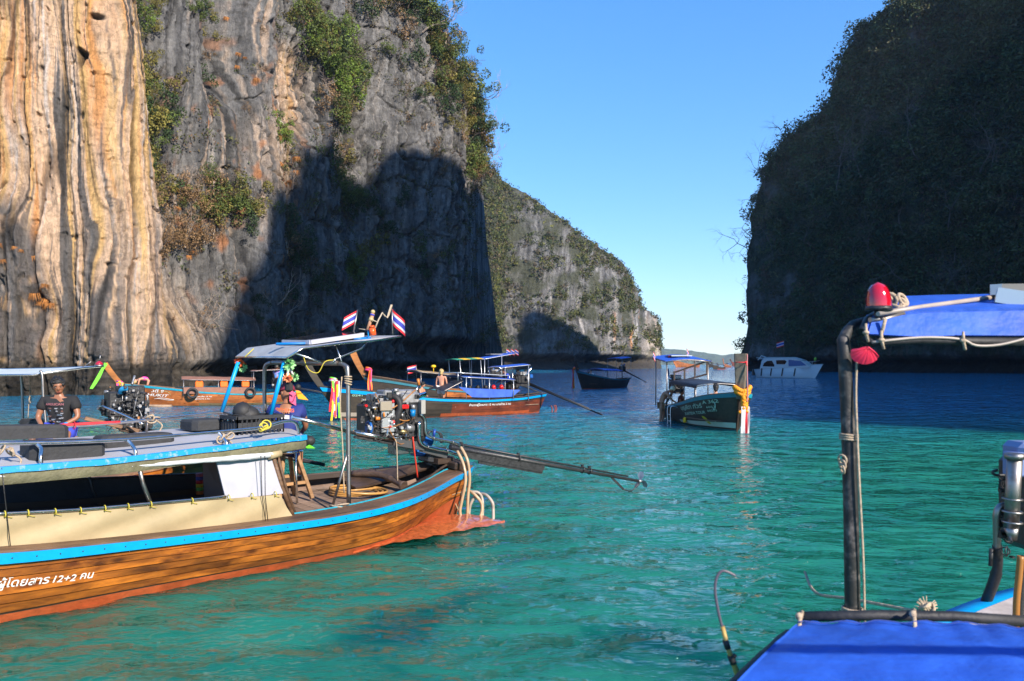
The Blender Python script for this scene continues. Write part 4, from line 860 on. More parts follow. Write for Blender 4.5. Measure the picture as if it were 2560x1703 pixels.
def small_engine(root, fr, s, z, tail, m=BLACKM, scale=1.0, w0=0.0, tiller=None, detail=True):
    """car engine on a pivot at the stern with a long propeller shaft"""
    k = scale; rot = Matrix((fr.a, fr.n, V(0, 0, 1))).transposed(); c = fr.p(s, w0, z); rg = random.Random(int(s*100)+int(z*77))
    mb = MB(); mb.box(c, (.62*k, .34*k, .36*k), rot, 0, .04); mb.box(c+V(0, 0, .24*k), (.5*k, .22*k, .14*k), rot, 1, .03); mb.box(c-V(0, 0, .24*k), (.75*k, .2*k, .10*k), rot, 0)
    for i in range(12 if detail else 5):
        o = fr.a*rg.uniform(-.34, .34)*k+fr.n*rg.uniform(-.22, .22)*k+V(0, 0, rg.uniform(-.2, .36)*k)
        if i % 3: mb.box(c+o, (rg.uniform(.06, .14)*k,)*3, rot, rg.choice([0, 0, 1, 2]))
        else: mb.cyl(c+o, c+o+fr.n*.12*k, rg.uniform(.03, .07)*k, n=8, mi=rg.choice([0, 1]))
    e = build(mb, 'engine', [m, GREYM, BLUEM], root)
    f = MB(); f.torus(c+fr.a*.36*k+V(0, 0, .02), fr.a, .15*k, .02*k, 12, 5)
    for a in range(6): f.bar(c+fr.a*.36*k, c+fr.a*.36*k+(fr.n*math.cos(a*1.05)+V(0, 0, math.sin(a*1.05)))*.14*k, .03*k, .01)
    build(f, 'cooling_fan', BLACKM, e)
    p = MB(); p.tube(smooth_pts([c+fr.n*.12*k+V(0, 0, .15*k), c+fr.n*.2*k-fr.a*.15*k+V(0, 0, .25*k), c-fr.a*.35*k+fr.n*.18*k+V(0, 0, .5*k)], 4), .03*k, 6); build(p, 'exhaust_pipe', CHROME, e)
    sh = MB(); a0 = c-fr.a*.3*k-V(0, 0, .2*k); tail = Vector(tail); sh.tube([a0, tail], [.05*k, .028*k], 7); sh.tube([a0+V(0, 0, .07), lerp(a0, tail, .75)+V(0, 0, .05)], .02*k, 5)
    d = build(sh, 'drive_shaft', BLACKM, root); pr = MB(); ax = (tail-a0).normalized(); u = ax.orthogonal().normalized(); v_ = ax.cross(u)
    for a in (0, 2.09, 4.19):
        q = u*math.cos(a)+v_*math.sin(a); t = ax.cross(q); pr.add([tail, tail+q*.06+t*.06+ax*.02, tail+q*.16+t*.02, tail+q*.15-t*.05-ax*.02, tail+q*.05-t*.04], [[0, 1, 2, 3, 4]])
    pr.cyl(tail-ax*.05, tail+ax*.08, .03, .015, 8); build(pr, 'propeller', GREYM, d)
    if tiller: t = MB(); t.tube([c+fr.a*.3*k, Vector(tiller)], .02, 6); build(t, 'tiller', STEELD, root)
    return e
def ribbons(name, base, cols, label, fr, L=.9, wd=.05, wrap=.13, group=None, sway=.1, hang=None, cat='ribbon'):
    """cloth ribbons wound round a prow and hanging down in front of it"""
    mb = MB(); n = len(cols); rg = random.Random(len(label))
    for i in range(3): mb.torus(base+V(0, 0, .05*i), V(.1*i, .2, 1), wrap*(1-.08*i), .035, 12, 6, i % n)
    mb.ball(base+fr.n*wrap+V(0, 0, .08), .07, (1, 1, .8), 8, 0)
    for i in range(n*2):
        off = fr.n*(wrap+.02+.02*(i % 3))+fr.a*(wd*(i-n+.5))*.34; l = L*rg.uniform(.75, 1.05); r = []
        for k in range(8):
            t = k/7; p = base+off*(1+.15*t)+V(0, 0, -l*t)+fr.a*sway*math.sin(t*3+i)*.4+fr.n*(.05*math.sin(t*5+i*1.7)); r.append([p-fr.a*wd/2, p+fr.a*wd/2])
        mb.sheet(r, i % n, th=.006)
    return mb.build(name, cols, label=label, cat=cat, group=group)
def flag(pole_a, pole_b, w, h, label, droop=.3, group=None, dirv=V(1, 0, 0), parent=None):
    root = empty('flag', pole_a, label, 'flag', group); mb = MB(); mb.cyl(pole_a, pole_b, .012, .009, 6); mb.build('pole', STEELD, root)
    ax = (pole_b-pole_a).normalized(); c = MB(); nn = 10
    # five stripes, two units for the middle one
    st = [0, 1/6, 2/6, 4/6, 5/6, 1]
    for k in range(5):
        rows = []
        for i in range(nn+1):
            t = i/nn; base = pole_b+dirv*w*t+V(0, 0, -droop*w*t)+dirv.cross(V(0, 0, 1))*(.10*w*math.sin(t*5.5))
            rows.append([base-ax*h*st[k], base-ax*h*st[k+1]])
        c.sheet(rows, (0, 1, 2, 1, 0)[k], th=.003)
    c.build('cloth', [FRED, FWHITE, FBLUE], root); return root

# ---------------------------------------------------------------- people
EDG = [('pelvis', 'waist'), ('waist', 'chest'), ('chest', 'neck'), ('neck', 'skull')]+sum([[('chest', 'sh'+s), ('sh'+s, 'el'+s), ('el'+s, 'wr'+s), ('wr'+s, 'ha'+s), ('pelvis', 'hi'+s), ('hi'+s, 'kn'+s), ('kn'+s, 'an'+s), ('an'+s, 'to'+s)] for s in 'LR'], [])
RAD = dict(pelvis=.125, waist=.115, chest=.135, neck=.052, skull=.06, sh=.07, el=.042, wr=.028, ha=.026, hi=.09, kn=.056, an=.038, to=.03)
STAND = dict(pelvis=(0, 0, .93), waist=(0, 0, 1.08), chest=(0, 0, 1.28), neck=(0, 0, 1.45), skull=(.01, 0, 1.53), shL=(0, .19, 1.39), elL=(0, .25, 1.13), wrL=(.04, .27, .88), haL=(.06, .27, .8), hiL=(0, .09, .88), knL=(.02, .10, .48), anL=(0, .10, .08), toL=(.16, .11, .04))
def skinned(J, names, grow=0.0, lvl=1, tweak=None):
    me = bpy.data.meshes.new('body'); idx = {n: i for i, n in enumerate(names)}
    ed = [(idx[a], idx[b]) for a, b in EDG if a in idx and b in idx]; me.from_pydata([J[n][:] for n in names], ed, [])
    o = bpy.data.objects.new('body', me); COL.objects.link(o); m = o.modifiers.new('s', 'SKIN'); sv = me.skin_vertices[0].data if me.skin_vertices else None
    if sv is None:
        bm = __import__('bmesh').new(); bm.from_mesh(me); bm.verts.layers.skin.verify(); bm.to_mesh(me); bm.free(); sv = me.skin_vertices[0].data
    for n in names:
        r = RAD[n if n in RAD else n[:2]]*J['_k']+grow; r *= (tweak or {}).get(n, (tweak or {}).get(n[:2], 1)); sv[idx[n]].radius = (r, r); sv[idx[n]].use_root = (n == 'pelvis' or n == names[0])
    ss = o.modifiers.new('u', 'SUBSURF'); ss.levels = lvl; ss.render_levels = lvl
    dg = bpy.context.evaluated_depsgraph_get(); r = bpy.data.meshes.new_from_object(o.evaluated_get(dg)); v = [x.co.copy() for x in r.vertices]; f = [list(p.vertices) for p in r.polygons]
    bpy.data.objects.remove(o); bpy.data.meshes.remove(me); bpy.data.meshes.remove(r); return v, f
def person(label, org, head, pose, skin, hair, clothes, k=1.0, look=(0, 0), hairlen=0.0, female=False, hat=None, shift=True):
    """pose: joint overrides in (forward, left, up) metres; head: facing angle in degrees, 0 = towards +x"""
    c, s = math.cos(R(head)), math.sin(R(head)); org = Vector(org)
    q = lambda p: org+V((p[0]*c-p[1]*s)*k, (p[0]*s+p[1]*c)*k, p[2]*k)
    D = dict(STAND); 
    for n in list(D):
        if n.endswith('L') and n[:2] in ('sh', 'el', 'wr', 'ha', 'hi', 'kn', 'an', 'to'): D[n[:2]+'R'] = (D[n][0], -D[n][1], D[n][2])
    for n, p in pose.items():
        if n.endswith('B'): D[n[:-1]+'L'] = p; D[n[:-1]+'R'] = (p[0], -p[1], p[2])
    for n, p in pose.items():
        if not n.endswith('B'): D[n] = p
    J = {n: q(p) for n, p in D.items()}; J['_k'] = k*(.9 if female else 1.0)
    names = [n for n in D]; names.sort(key=lambda n: n != 'pelvis')
    root = empty('person', (J['pelvis'].x, J['pelvis'].y, min(J['anL'].z, J['anR'].z)), label, 'person')
    v, f = skinned(J, names); mb = MB(); mb.add(v, f, 0, True)
    up = (J['skull']-J['neck']).normalized(); fw = V(c, s, 0); yaw = R(look[0]); fw = (fw*math.cos(yaw)+V(-s, c, 0)*math.sin(yaw)); fw = (fw-up*fw.dot(up)).normalized()
    fw = (fw*math.cos(R(look[1]))-up*math.sin(R(look[1]))).normalized(); upl = (up-fw*up.dot(fw)).normalized(); lf = upl.cross(fw)
    M = Matrix((fw, lf, upl)).transposed(); hc = J['skull']+upl*.065*k
    h = lambda x, y, z: hc+M@V(x, y, z)*k
    mb.ball(hc, .105*k, (.98, .78, 1.08), 16, 0, M); mb.ball(h(.028, 0, -.05), .075*k, (.95, .82, .95), 12, 0, M)
    mb.add([h(.098, .012, .015), h(.098, -.012, .015), h(.128, 0, -.022), h(.095, .019, -.028), h(.095, -.019, -.028)], [[0, 2, 3], [1, 4, 2], [2, 4, 3], [0, 1, 2]], 0, True)
    for sd in (1, -1):
        mb.ball(h(0, .082*sd, -.01), .03*k, (.6, .3, 1), 8, 0, M)
        mb.ball(h(.088, .034*sd, .012), .013*k, (.6, 1.1, .6), 8, 1, M); mb.ball(h(.094, .034*sd, .012), .0065*k, (.6, 1, 1), 6, 2, M); mb.box(h(.094, .034*sd, .036), (.01*k, .034*k, .007*k), M, 2)
    mb.box(h(.098, 0, -.058), (.012*k, .044*k, .010*k), M, 3)
    for sd in 'LR':                       # five fingers on each hand
        w, p = J['wr'+sd], J['ha'+sd]; d = (p-w).normalized(); a = d.cross(V(0, 0, 1)); a = a.normalized() if a.length > .1 else V(c, s, 0); b = d.cross(a)
        for i in range(4):
            o = a*(i-1.5)*.018*k; l = (.075, .085, .08, .062)[i]*k; mb.tube([p+o*.8, p+o+d*l*.55, p+o+d*l*.85+b*l*.35], [.009*k, .008*k, .006*k], 5, 0)
        sgn = 1 if sd == 'L' else -1; mb.tube([w+d*.03*k, w+d*.05*k+a*.035*k*sgn, w+d*.085*k+a*.045*k*sgn], [.011*k, .010*k, .007*k], 5, 0)
    LIP = mat('lips', (.30, .09, .07), .5); EYEW = mat('eye_white', (.28, .24, .22), .3)
    mb.build('body', [skin, EYEW, HAIRK, LIP], root)
    hb = MB()
    if hair:
        hb.ball(h(-.018, 0, .022), .112*k, (1.0, .88, 1.05), 14, 0, M); n0 = len(hb.v)
        # keep the face clear: push the front of the cap back
        for i, p in enumerate(hb.v):
            l = M.transposed()@((p-hc)/k)
            if l.x > .055 and l.z < .065: l = V(.055-.3*(l.x-.055), l.y, l.z); hb.v[i] = hc+M@(l*k)
            elif l.x > .02 and l.z < -.02: hb.v[i] = hc+M@(V(.0, l.y*.8, l.z)*k)
            else: hb.v[i] = p+V(*[random.uniform(-.006, .006) for _ in range(3)])*k
        if hairlen: hb.ball(h(-.06, 0, -.05-hairlen/2), .07*k, (.8, 1.1, 1+hairlen*8), 10, 0, M)
        rh = random.Random(int(abs(hc.x*991)))
        for _ in range(26):
            a_, b_ = rh.uniform(-2.4, 2.4), rh.uniform(.1, 1.3); q_ = V(-math.cos(a_)*math.cos(b_), math.sin(a_)*math.cos(b_), math.sin(b_)); hb.ball(h(q_.x*.10-.012, q_.y*.085, .025+q_.z*.105), rh.uniform(.022, .036)*k, n=6)
        hb.build('hair', hair, root)
    if hat:
        t = MB(); t.ball(h(-.005, 0, .03), .118*k, (1, .9, 1.0), 14, 0, M)
        for i, p in enumerate(t.v):
            l = M.transposed()@((p-hc)/k)
            if l.z < .02: t.v[i] = hc+M@(V(l.x, l.y, .02)*k)
        t.box(h(.12, 0, .022), (.12*k, .14*k, .01*k), M); t.build('cap', hat, root)
    for nm, jn, m, gr in clothes:
        if jn == 'top': ns = ['pelvis', 'waist', 'chest', 'shL', 'shR', 'ellL', 'ellR']; J['ellL'] = lerp(J['shL'], J['elL'], .62); J['ellR'] = lerp(J['shR'], J['elR'], .62)
        elif jn == 'vest': ns = ['pelvis', 'waist', 'chest']
        elif jn == 'legs': ns = ['pelvis', 'hiL', 'hiR', 'knnL', 'knnR']; J['knnL'] = lerp(J['hiL'], J['knL'], .8); J['knnR'] = lerp(J['hiR'], J['knR'], .8)
        elif jn == 'trousers': ns = ['pelvis', 'hiL', 'hiR', 'knL', 'knR', 'anL', 'anR']
        elif jn == 'brief': ns = ['pelvis', 'hiL', 'hiR']
        JJ = dict(J); e0 = list(EDG); 
        EDG.extend([('shL', 'ellL'), ('shR', 'ellR'), ('hiL', 'knnL'), ('hiR', 'knnR')]); RAD['ell'] = .056; RAD['knn'] = .075
        RAD['el_'] = 0
        tw = {'ellL': 1.15, 'ellR': 1.15, 'shL': .82, 'shR': .82, 'knnL': .075*1.15/.056, 'knnR': .075*1.15/.056}
        v, f = skinned(J, ns, gr, 1, tw); EDG[:] = e0
        cb = MB(); cb.add(v, f, 0, True); cb.build(nm, m, root)
    return root, J, h
SIT = dict(pelvis=(0, 0, .10), waist=(.0, 0, .27), chest=(.03, 0, .46), neck=(.06, 0, .64), skull=(.08, 0, .72), shB=(.04, .19, .57), elB=(.12, .25, .32), wrB=(.30, .16, .20), haB=(.37, .13, .17), hiB=(.02, .10, .08), knB=(.42, .14, .10), anB=(.44, .13, -.36), toB=(.58, .14, -.40))
# ---------------------------------------------------------------- boats across the bay
def onside(h, s0, z0, ht, wd, side, dirs=-1, slope=0.0):
    return lambda t, y: h.on(s0+dirs*t*wd, z0+y*ht+slope*t*wd, side)

# --- brown long boat with a roofed bench and orange life vests, moored under the cliff on the left
def boat_ochre():
    fr = Frame((-12.9, 47.0), (-20.1, 44.0), 1); root = empty('longtail_boat', fr.p(4, 0, 0), 'orange brown longtail boat with brown roof and life vests, moored below the streaked cliff', 'boat', None)
    if fr.n.y > 0: fr.n = -fr.n
    h = Hull(fr, fr.L, 1.9, [(0, .78), (.15, .66), (.4, .66), (.65, .80), (.85, 1.04), (1, 1.28)], rake=1.5)
    h.skin(root, [W_ORANGE, mat('weed_green_bottom', (.16, .12, .06), .7, var=.3), W_INNER], zbot=.10)
    h.strip(root, 'rub_rail', TEAL_P, .0, .09); h.cap(root, W_CAP, .10); h.deck(root, W_GREY, .42)
    h.prow(root, W_POST, (.75, 2.30), (.24, .30))
    # roofed bench
    canopy(root, h, 2.2, 6.1, .85, 1.42, 1.50, .16, BRWNT, [(2.3, 1), (4.2, 1), (6.0, 1), (2.3, -1), (6.0, -1)], zd=.5)
    mb = MB(); mb.sheet([[fr.p(2.3, .86, 1.02), fr.p(6.0, .86, 1.06)], [fr.p(2.3, .84, .66), fr.p(6.0, .84, .70)]], th=.03); build(mb, 'side_board', BRWNT, root, fr)
    mb = MB(); mb.sheet([[fr.p(6.0, -.8, 1.5), fr.p(6.05, .8, 1.5)], [fr.p(6.0, -.8, .6), fr.p(6.05, .8, .6)]], th=.02); build(mb, 'end_board', W_DARK, root, fr)
    small_engine(root, fr, .9, 1.25, fr.p(-3.6, .6, .25), scale=.9)
    canopy(root, h, .6, 2.4, .6, 2.05, 1.95, .03, BRWNT, [(.7, 1), (2.3, 1), (.7, -1), (2.3, -1)], name='stern_canopy')
    h_ = h; lettering('CHUKIT', onside(h_, 8.1, .62, .20, 1.35, 1, -1, -.08), LETW, root, .3); lettering('ราชาวดี 9', onside(h_, 8.3, .86, .22, 1.3, 1, -1, -.08), LETW, root, .2)
    lettering('ทะเบียนเรือ 12 คน', onside(h_, 5.5, .50, .10, .95, 1), LETW, root); lettering('ผู้โดยสาร 2 คน', onside(h_, 5.4, .37, .10, .75, 1), LETW, root)
    mb = MB(); 
    for k in range(2): mb.tube([h.on(7.5-.2*i, .42+.05*math.sin(i*.9+k)-.03*k, 1, .012) for i in range(6)], .012, 4)
    build(mb, 'swoosh', LETW, root)
    mb = MB(); mb.tube([h.on(7.0+.34*math.cos(a*.52), .60+.25*math.sin(a*.52), 1, .012) for a in range(7)], .012, 4); build(mb, 'emblem_arc', LETY, root)
    # the balance log lashed under the bow
    mb = MB(); mb.tube([fr.p(8.4, .5, .10), fr.p(6.6, 1.0, .02)], [.05, .10], 8); mb.build('bamboo_log', mat('old_bamboo', (.30, .20, .13), .7, var=.3), label='weathered log floating beside the bow of the brown roofed boat', cat='log')
    for i, s in enumerate((5.2, 3.9, 2.75)):
        v = MB(); c = fr.p(s, .74, 1.20); v.box(c, (.42, .10, .34), Matrix((fr.a, fr.n, V(0, 0, 1))).transposed(), 0, .05)
        for q in (-.12, .12): v.box(c+fr.a*q+V(0, 0, .19), (.12, .09, .10), Matrix((fr.a, fr.n, V(0, 0, 1))).transposed(), 0, .03)
        v.build('life_vest', ORANGE, label=['orange life vest hanging nearest the bow under the brown roof', 'middle orange life vest hanging under the brown roof', 'orange life vest hanging nearest the stern under the brown roof'][i], cat='life vest', group='life vests under the brown roof')
    for i, s in enumerate((5.55, 2.5)):
        t = MB(); t.torus(fr.p(s, .98, .74), fr.n, .24, .075, 18, 7, arc=(0, 2*math.pi)); t.build('tyre_fender', TYRE, label=['black tyre fender hung near the front post of the brown roof', 'black tyre fender hung near the rear post of the brown roof'][i], cat='tyre', group='tyre fenders on the brown boat')
    ribbons('prow_ribbon', fr.p(fr.L+1.42, .05, 1.30), [YEL, FBLUE, PINK, YEL, LIMEF, ORANGE], 'bright yellow, pink and blue ribbons tied round the prow beside the leftmost engine', fr, 1.35, .08, .17)
    mb = MB(); mb.sheet([[fr.p(fr.L+2.0+.18*i, .1, 2.35-.35*i+.06*math.sin(i*2)), fr.p(fr.L+2.15+.18*i, .1, 2.42-.35*i)] for i in range(5)], th=.01); mb.build('green_streamer', LIMEF, label='lime green streamer fluttering from the tip of the orange prow', cat='streamer')
    # woman in pink bending over the bow
    o = fr.p(7.9, 0, .62)
    person('woman in a pink swimsuit bending over the bow of the brown boat', o, math.degrees(math.atan2(fr.a.y, fr.a.x)),
           dict(pelvis=(-.12, 0, .84), waist=(.06, 0, .93), chest=(.28, 0, .92), neck=(.44, 0, .84), skull=(.52, 0, .80), shB=(.34, .17, .88), elB=(.40, .20, .60), wrB=(.46, .18, .34), haB=(.50, .17, .26), hiB=(-.12, .09, .80), knB=(-.02, .10, .44), anB=(-.10, .1, .06), toB=(.05, .1, .03)), SKINW, HAIRB, [('swimsuit', 'vest', mat('swimsuit_pink', (.85, .04, .35), .5), .022)], 1.0, female=True)
    o = fr.p(1.0, .25, .55)
    person('person in a rainbow shirt and dark trousers standing at the stern of the brown boat', o, 60, dict(elR=(.10, -.26, 1.16), wrR=(.30, -.25, 1.20), haR=(.37, -.25, 1.22)), SKINB, HAIRK,
           [('shirt', 'top', mat('rainbow_shirt', (.10, .35, .75), .6, col2=(.75, .12, .45), vscale=5), .026), ('trousers', 'trousers', mat('dark_trousers', (.02, .02, .03), .7), .02)], 1.0, hat=mat('cap_grey', (.16, .15, .12), .8))
boat_ochre()

# --- the long dark boat in the middle
def boat_mid():
    fr = Frame((1.25, 38.7), (-7.10, 33.4)); 
    if fr.n.y > 0: fr.n = -fr.n
    root = empty('longtail_boat', fr.p(4, 0, 0), 'long dark hulled boat with gold flower lettering and blue rail, blue awning amidships', 'boat')
    h = Hull(fr, fr.L, 2.0, [(0, .92), (.12, .78), (.35, .72), (.6, .84), (.8, 1.08), (1, 1.42)], rake=1.05)
    # bow painted dark, after part red stained
    mats = [W_RED, ANTIF, W_INNER, W_HULLD]; hull = h.skin(root, mats, nu=40, zbot=.10)
    for p in hull.data.polygons:
        if p.material_index == 0:
            c = p.center+Vector(ROOT[root.name]); s = (c-fr.O).dot(fr.a)
            if s > 5.1 or c.z > h.z(min(max(s/h.L, 0), 1))*.72: p.material_index = 3
    h.strip(root, 'rub_rail', BLUE_P, .02, .12); h.cap(root, W_DARK, .16); h.deck(root, W_GREY, .40)
    h.prow(root, W_HULLD, (.55, 2.25), (.20, .30))
    mb = MB(); mb.sheet([[h.pt(u, k, 1, .02) for u in np.linspace(.72, 1, 9)] for k in (.60, .68)]); build(mb, 'waterline_band', mat('pale_band', (.30, .25, .20), .6), root)
    canopy(root, h, 1.9, 4.6, .95, 1.62, 1.78, .10, TARPB, [(2.0, 1), (3.3, 1), (4.5, 1), (2.0, -1), (4.5, -1)], zd=.7, framem=ALU)
    canopy(root, h, 2.2, 4.9, .92, 1.82, 1.98, .0, mat('luggage_white', (.65, .66, .66), .5), [(2.2, 1), (4.9, 1), (2.2, -1), (4.9, -1)], zd=1.6, name='roof_rack', framem=ALU)
    canopy(root, h, 4.6, 5.6, .85, 1.60, 1.15, .12, TARPK, [], zd=.7, name='front_canopy')
    mb = MB(); mb.sheet([[fr.p(1.6, .90, 1.14), fr.p(3.0, .96, 1.20), fr.p(4.3, .96, 1.26), fr.p(4.9, .95, 1.34)], [fr.p(2.0, .86, .84), fr.p(3.0, .95, .82), fr.p(3.9, .95, .84), fr.p(4.2, .94, .86)]], th=.02); build(mb, 'side_tarp', mat('side_tarp_blue', (.05, .12, .50), .45, var=.2, vscale=2), root)
    small_engine(root, fr, .9, 1.62, P(1525, 1046, 36.6), scale=1.15, tiller=fr.p(3.0, -.1, 1.9))
    canopy(root, h, .9, 2.4, .7, 2.32, 2.20, .04, TARPB, [(1.0, 1), (2.3, 1), (1.0, -1), (2.3, -1)], zd=.6, name='stern_canopy', framem=ALU)
    hs = MB()
    for k, o in enumerate((0, .35, .6)): hs.torus(fr.p(-.35-o*.9, .3-.2*k, .12), fr.n, .30, .035, 16, 6, arc=(0, math.pi) if fr.a.cross(fr.n).z > 0 else (0, math.pi))
    build(hs, 'pipe_loop', mat('pipe_rust', (.20, .05, .05), .5), root)
    n0 = fr.L+.25
    lettering('ณฐรินทร์ ทัวร์', onside(h, n0-1.35, .98, .34, 1.9, 1, -1, -.10), LETY, root); lettering('NATCHARIDA TOUR', onside(h, n0-.95, .74, .22, 2.35, 1, -1, -.07), mat('cream_lettering', (.46, .42, .30), .5), root)
    lettering('B.BOY', onside(h, n0-.95, .52, .17, .6, 1), mat('cream_lettering', (.46, .42, .30), .5), root); lettering('6052', onside(h, n0-.55, 1.12, .13, .42, 1), LETG, root); lettering('0241', onside(h, n0-.55, .99, .13, .42, 1), LETG, root)
    lettering('จำนวนผู้โดยสาร 12 คน นายท้าย 2 คน', onside(h, 4.35, .46, .13, 2.3, 1), LETW, root)
    for nm, ds, c, r in (('flower_emblem', 2.0, YEL, .14), ('flower_emblem', 1.45, mat('petal_white', (.5, .5, .42), .6), .10)):
        mb = MB()
        for k in range(5): a = k*1.257; mb.sheet([[h.on(n0-ds+r*.25*math.cos(a-.6), .38+r*.25*math.sin(a-.6)), h.on(n0-ds+r*.25*math.cos(a+.6), .38+r*.25*math.sin(a+.6))], [h.on(n0-ds+r*math.cos(a-.42), .38+r*math.sin(a-.42), 1, .012), h.on(n0-ds+r*math.cos(a+.42), .38+r*math.sin(a+.42), 1, .012)]])
        mb.build(nm, c, root)
    ribbons('prow_ribbon', h.pt(.97, 0, 1, .06, .28), [FWHITE, PINK, LIMEF, FBLUE, YEL, FRED], 'long striped ribbons in pink, white, blue and green tied to the dark prow', fr, 1.65, .085, .16)
    # three bathers aboard
    hd = math.degrees(math.atan2(fr.a.y, fr.a.x))
    person('bather with short blond hair standing with back turned on the dark boat, in white shorts', fr.p(5.3, .1, .42), 75, {}, SKINW, HAIRB, [('shorts', 'legs', mat('shorts_white', (.75, .74, .72), .7), .03)], .98, female=True, hairlen=.02)
    p_ = dict(SIT); person('dark haired bather sitting low on the dark boat beside the standing blond one', fr.p(6.4, .25, .70), -20, p_, SKINW, HAIRK, [('swimsuit', 'brief', mat('swim_dark', (.02, .02, .03), .6), .02)], .95, female=True, look=(20, 20))
    person('boatman in a blue shirt leaning at the stern post of the dark boat', fr.p(2.0, .55, .55), 200, dict(waist=(.05, 0, 1.05), chest=(.12, 0, 1.23), neck=(.18, 0, 1.38), skull=(.22, 0, 1.45), shB=(.14, .19, 1.33), elB=(.26, .22, 1.12), wrB=(.42, .2, 1.0), haB=(.48, .19, .97)), SKINB, HAIRK, [('shirt', 'top', mat('shirt_royal', (.02, .06, .42), .7), .028), ('shorts', 'legs', HAIRK, .03)], .98)
    for i in range(7):  # row of simplified passengers, head over jacket, two in red hats
        m = MB(); c = fr.p(4.1-.42*i, .55, 1.27); m.ball(c, .11, (1, .85, 1.1), 9, 0); m.box(c-V(0, 0, .22), (.3, .36, .24), Matrix((fr.a, fr.n, V(0, 0, 1))).transposed(), 1, .08)
        m.build('passenger_bust', [HAIRK if i not in (3, 4) else REDP, mat('jacket_navy', (.02, .03, .08), .8)], label='dark bundle figure seated in the row behind the blue side tarp' if i not in (3, 4) else 'bundle in a red hat seated in the row behind the blue side tarp', cat='bundle', group='seated passengers behind the blue side tarp')
boat_mid()

# --- the boat behind it with the tall orange prow
def boat_orange():
    fr = Frame((-.2, 45.6), (-6.7, 41.6)); 
    if fr.n.y > 0: fr.n = -fr.n
    root = empty('longtail_boat', fr.p(4, 0, 0), 'orange hulled longtail boat with tall orange prow, moored behind the long dark boat', 'boat')
    h = Hull(fr, fr.L, 1.9, [(0, .98), (.15, .86), (.4, .92), (.65, 1.1), (.85, 1.45), (1, 1.78)], rake=1.2)
    hull = h.skin(root, [W_ORANGE, ANTIF, W_INNER, W_HULLD], nu=34)
    for p in hull.data.polygons:
        if p.material_index == 0:
            c = p.center+Vector(ROOT[root.name]); s = (c-fr.O).dot(fr.a)
            if s > 4.6: p.material_index = 3
    h.strip(root, 'rub_rail', TEALD, .06, .13); h.cap(root, W_CAP, .14); h.deck(root, W_GREY, .5)
    h.prow(root, W_POST, (.62, 2.85), (.24, .34), .12)
    ribbons('prow_ribbon', h.pt(.985, 0, 1, .06, .30), [PINK, FRED, ORANGE], 'pink and red cloth knotted round the tall orange prow', fr, 1.15, .08, .17)
    mb = MB(); st = mat('awning_green', (.03, .30, .16), .6); 
    for k in range(4): mb.sheet([[fr.p(3.7-.42*k, w, 2.62+.09*abs(w)*-1+.02*k) for w in (-.7, 0, .7)], [fr.p(3.7-.42*(k+1), w, 2.64-.09*abs(w)+.02*k) for w in (-.7, 0, .7)]], k % 2, th=.015)
    build(mb, 'striped_canopy', [st, YEL], root)
    for s, w in ((3.5, .65), (2.2, .65), (3.5, -.65), (2.2, -.65)): mb = MB(); mb.cyl(fr.p(s-.15, w, .8), fr.p(s, w, 2.56), .02, n=6); build(mb, 'canopy_post', ALU, root)
    canopy(root, h, .0, 2.1, .75, 2.95, 2.62, .04, TARPB, [(.9, 1), (2.0, 1), (.9, -1), (2.0, -1)], zd=.8, name='stern_canopy', framem=ALU)
    mb = MB(); mb.box(fr.p(.9, 0, 2.90), (.9, .6, .03), Matrix((fr.a, fr.n, V(0, 0, 1))).transposed()); build(mb, 'solar_panel', ALU, root)
    small_engine(root, fr, .9, 1.75, P(1358, 984, 44), scale=1.0)
    canopy(root, h, 3.6, 6.0, .85, 1.72, 1.95, .10, mat('tan_awning', (.35, .24, .12), .6), [(3.7, 1), (5.9, 1), (3.7, -1), (5.9, -1)], zd=.8)
    mb = MB(); mb.ball(fr.p(5.0, .5, 2.22), .14, (1, 1, .6), 8); mb.cyl(fr.p(5.0, .5, 1.9), fr.p(5.0, .5, 2.2), .02, n=5); build(mb, 'yellow_lamp', YEL, root)
    flag(P(1041, 945, 44), P(1041, 912, 44), .5, .40, 'small striped flag on a thin pole left of the blue awning', .25, dirv=V(-1, 0, 0))
    for i, px_ in enumerate((1266, 1277, 1287)):
        flag(P(px_, 893, 45.6), P(px_, 872, 45.6), .22, .28, ['left', 'middle', 'right'][i]+' one of three small flags on the far blue stern canopy', .6, 'flags on the far blue stern canopy', dirv=V(1, 0, 0))
boat_orange()

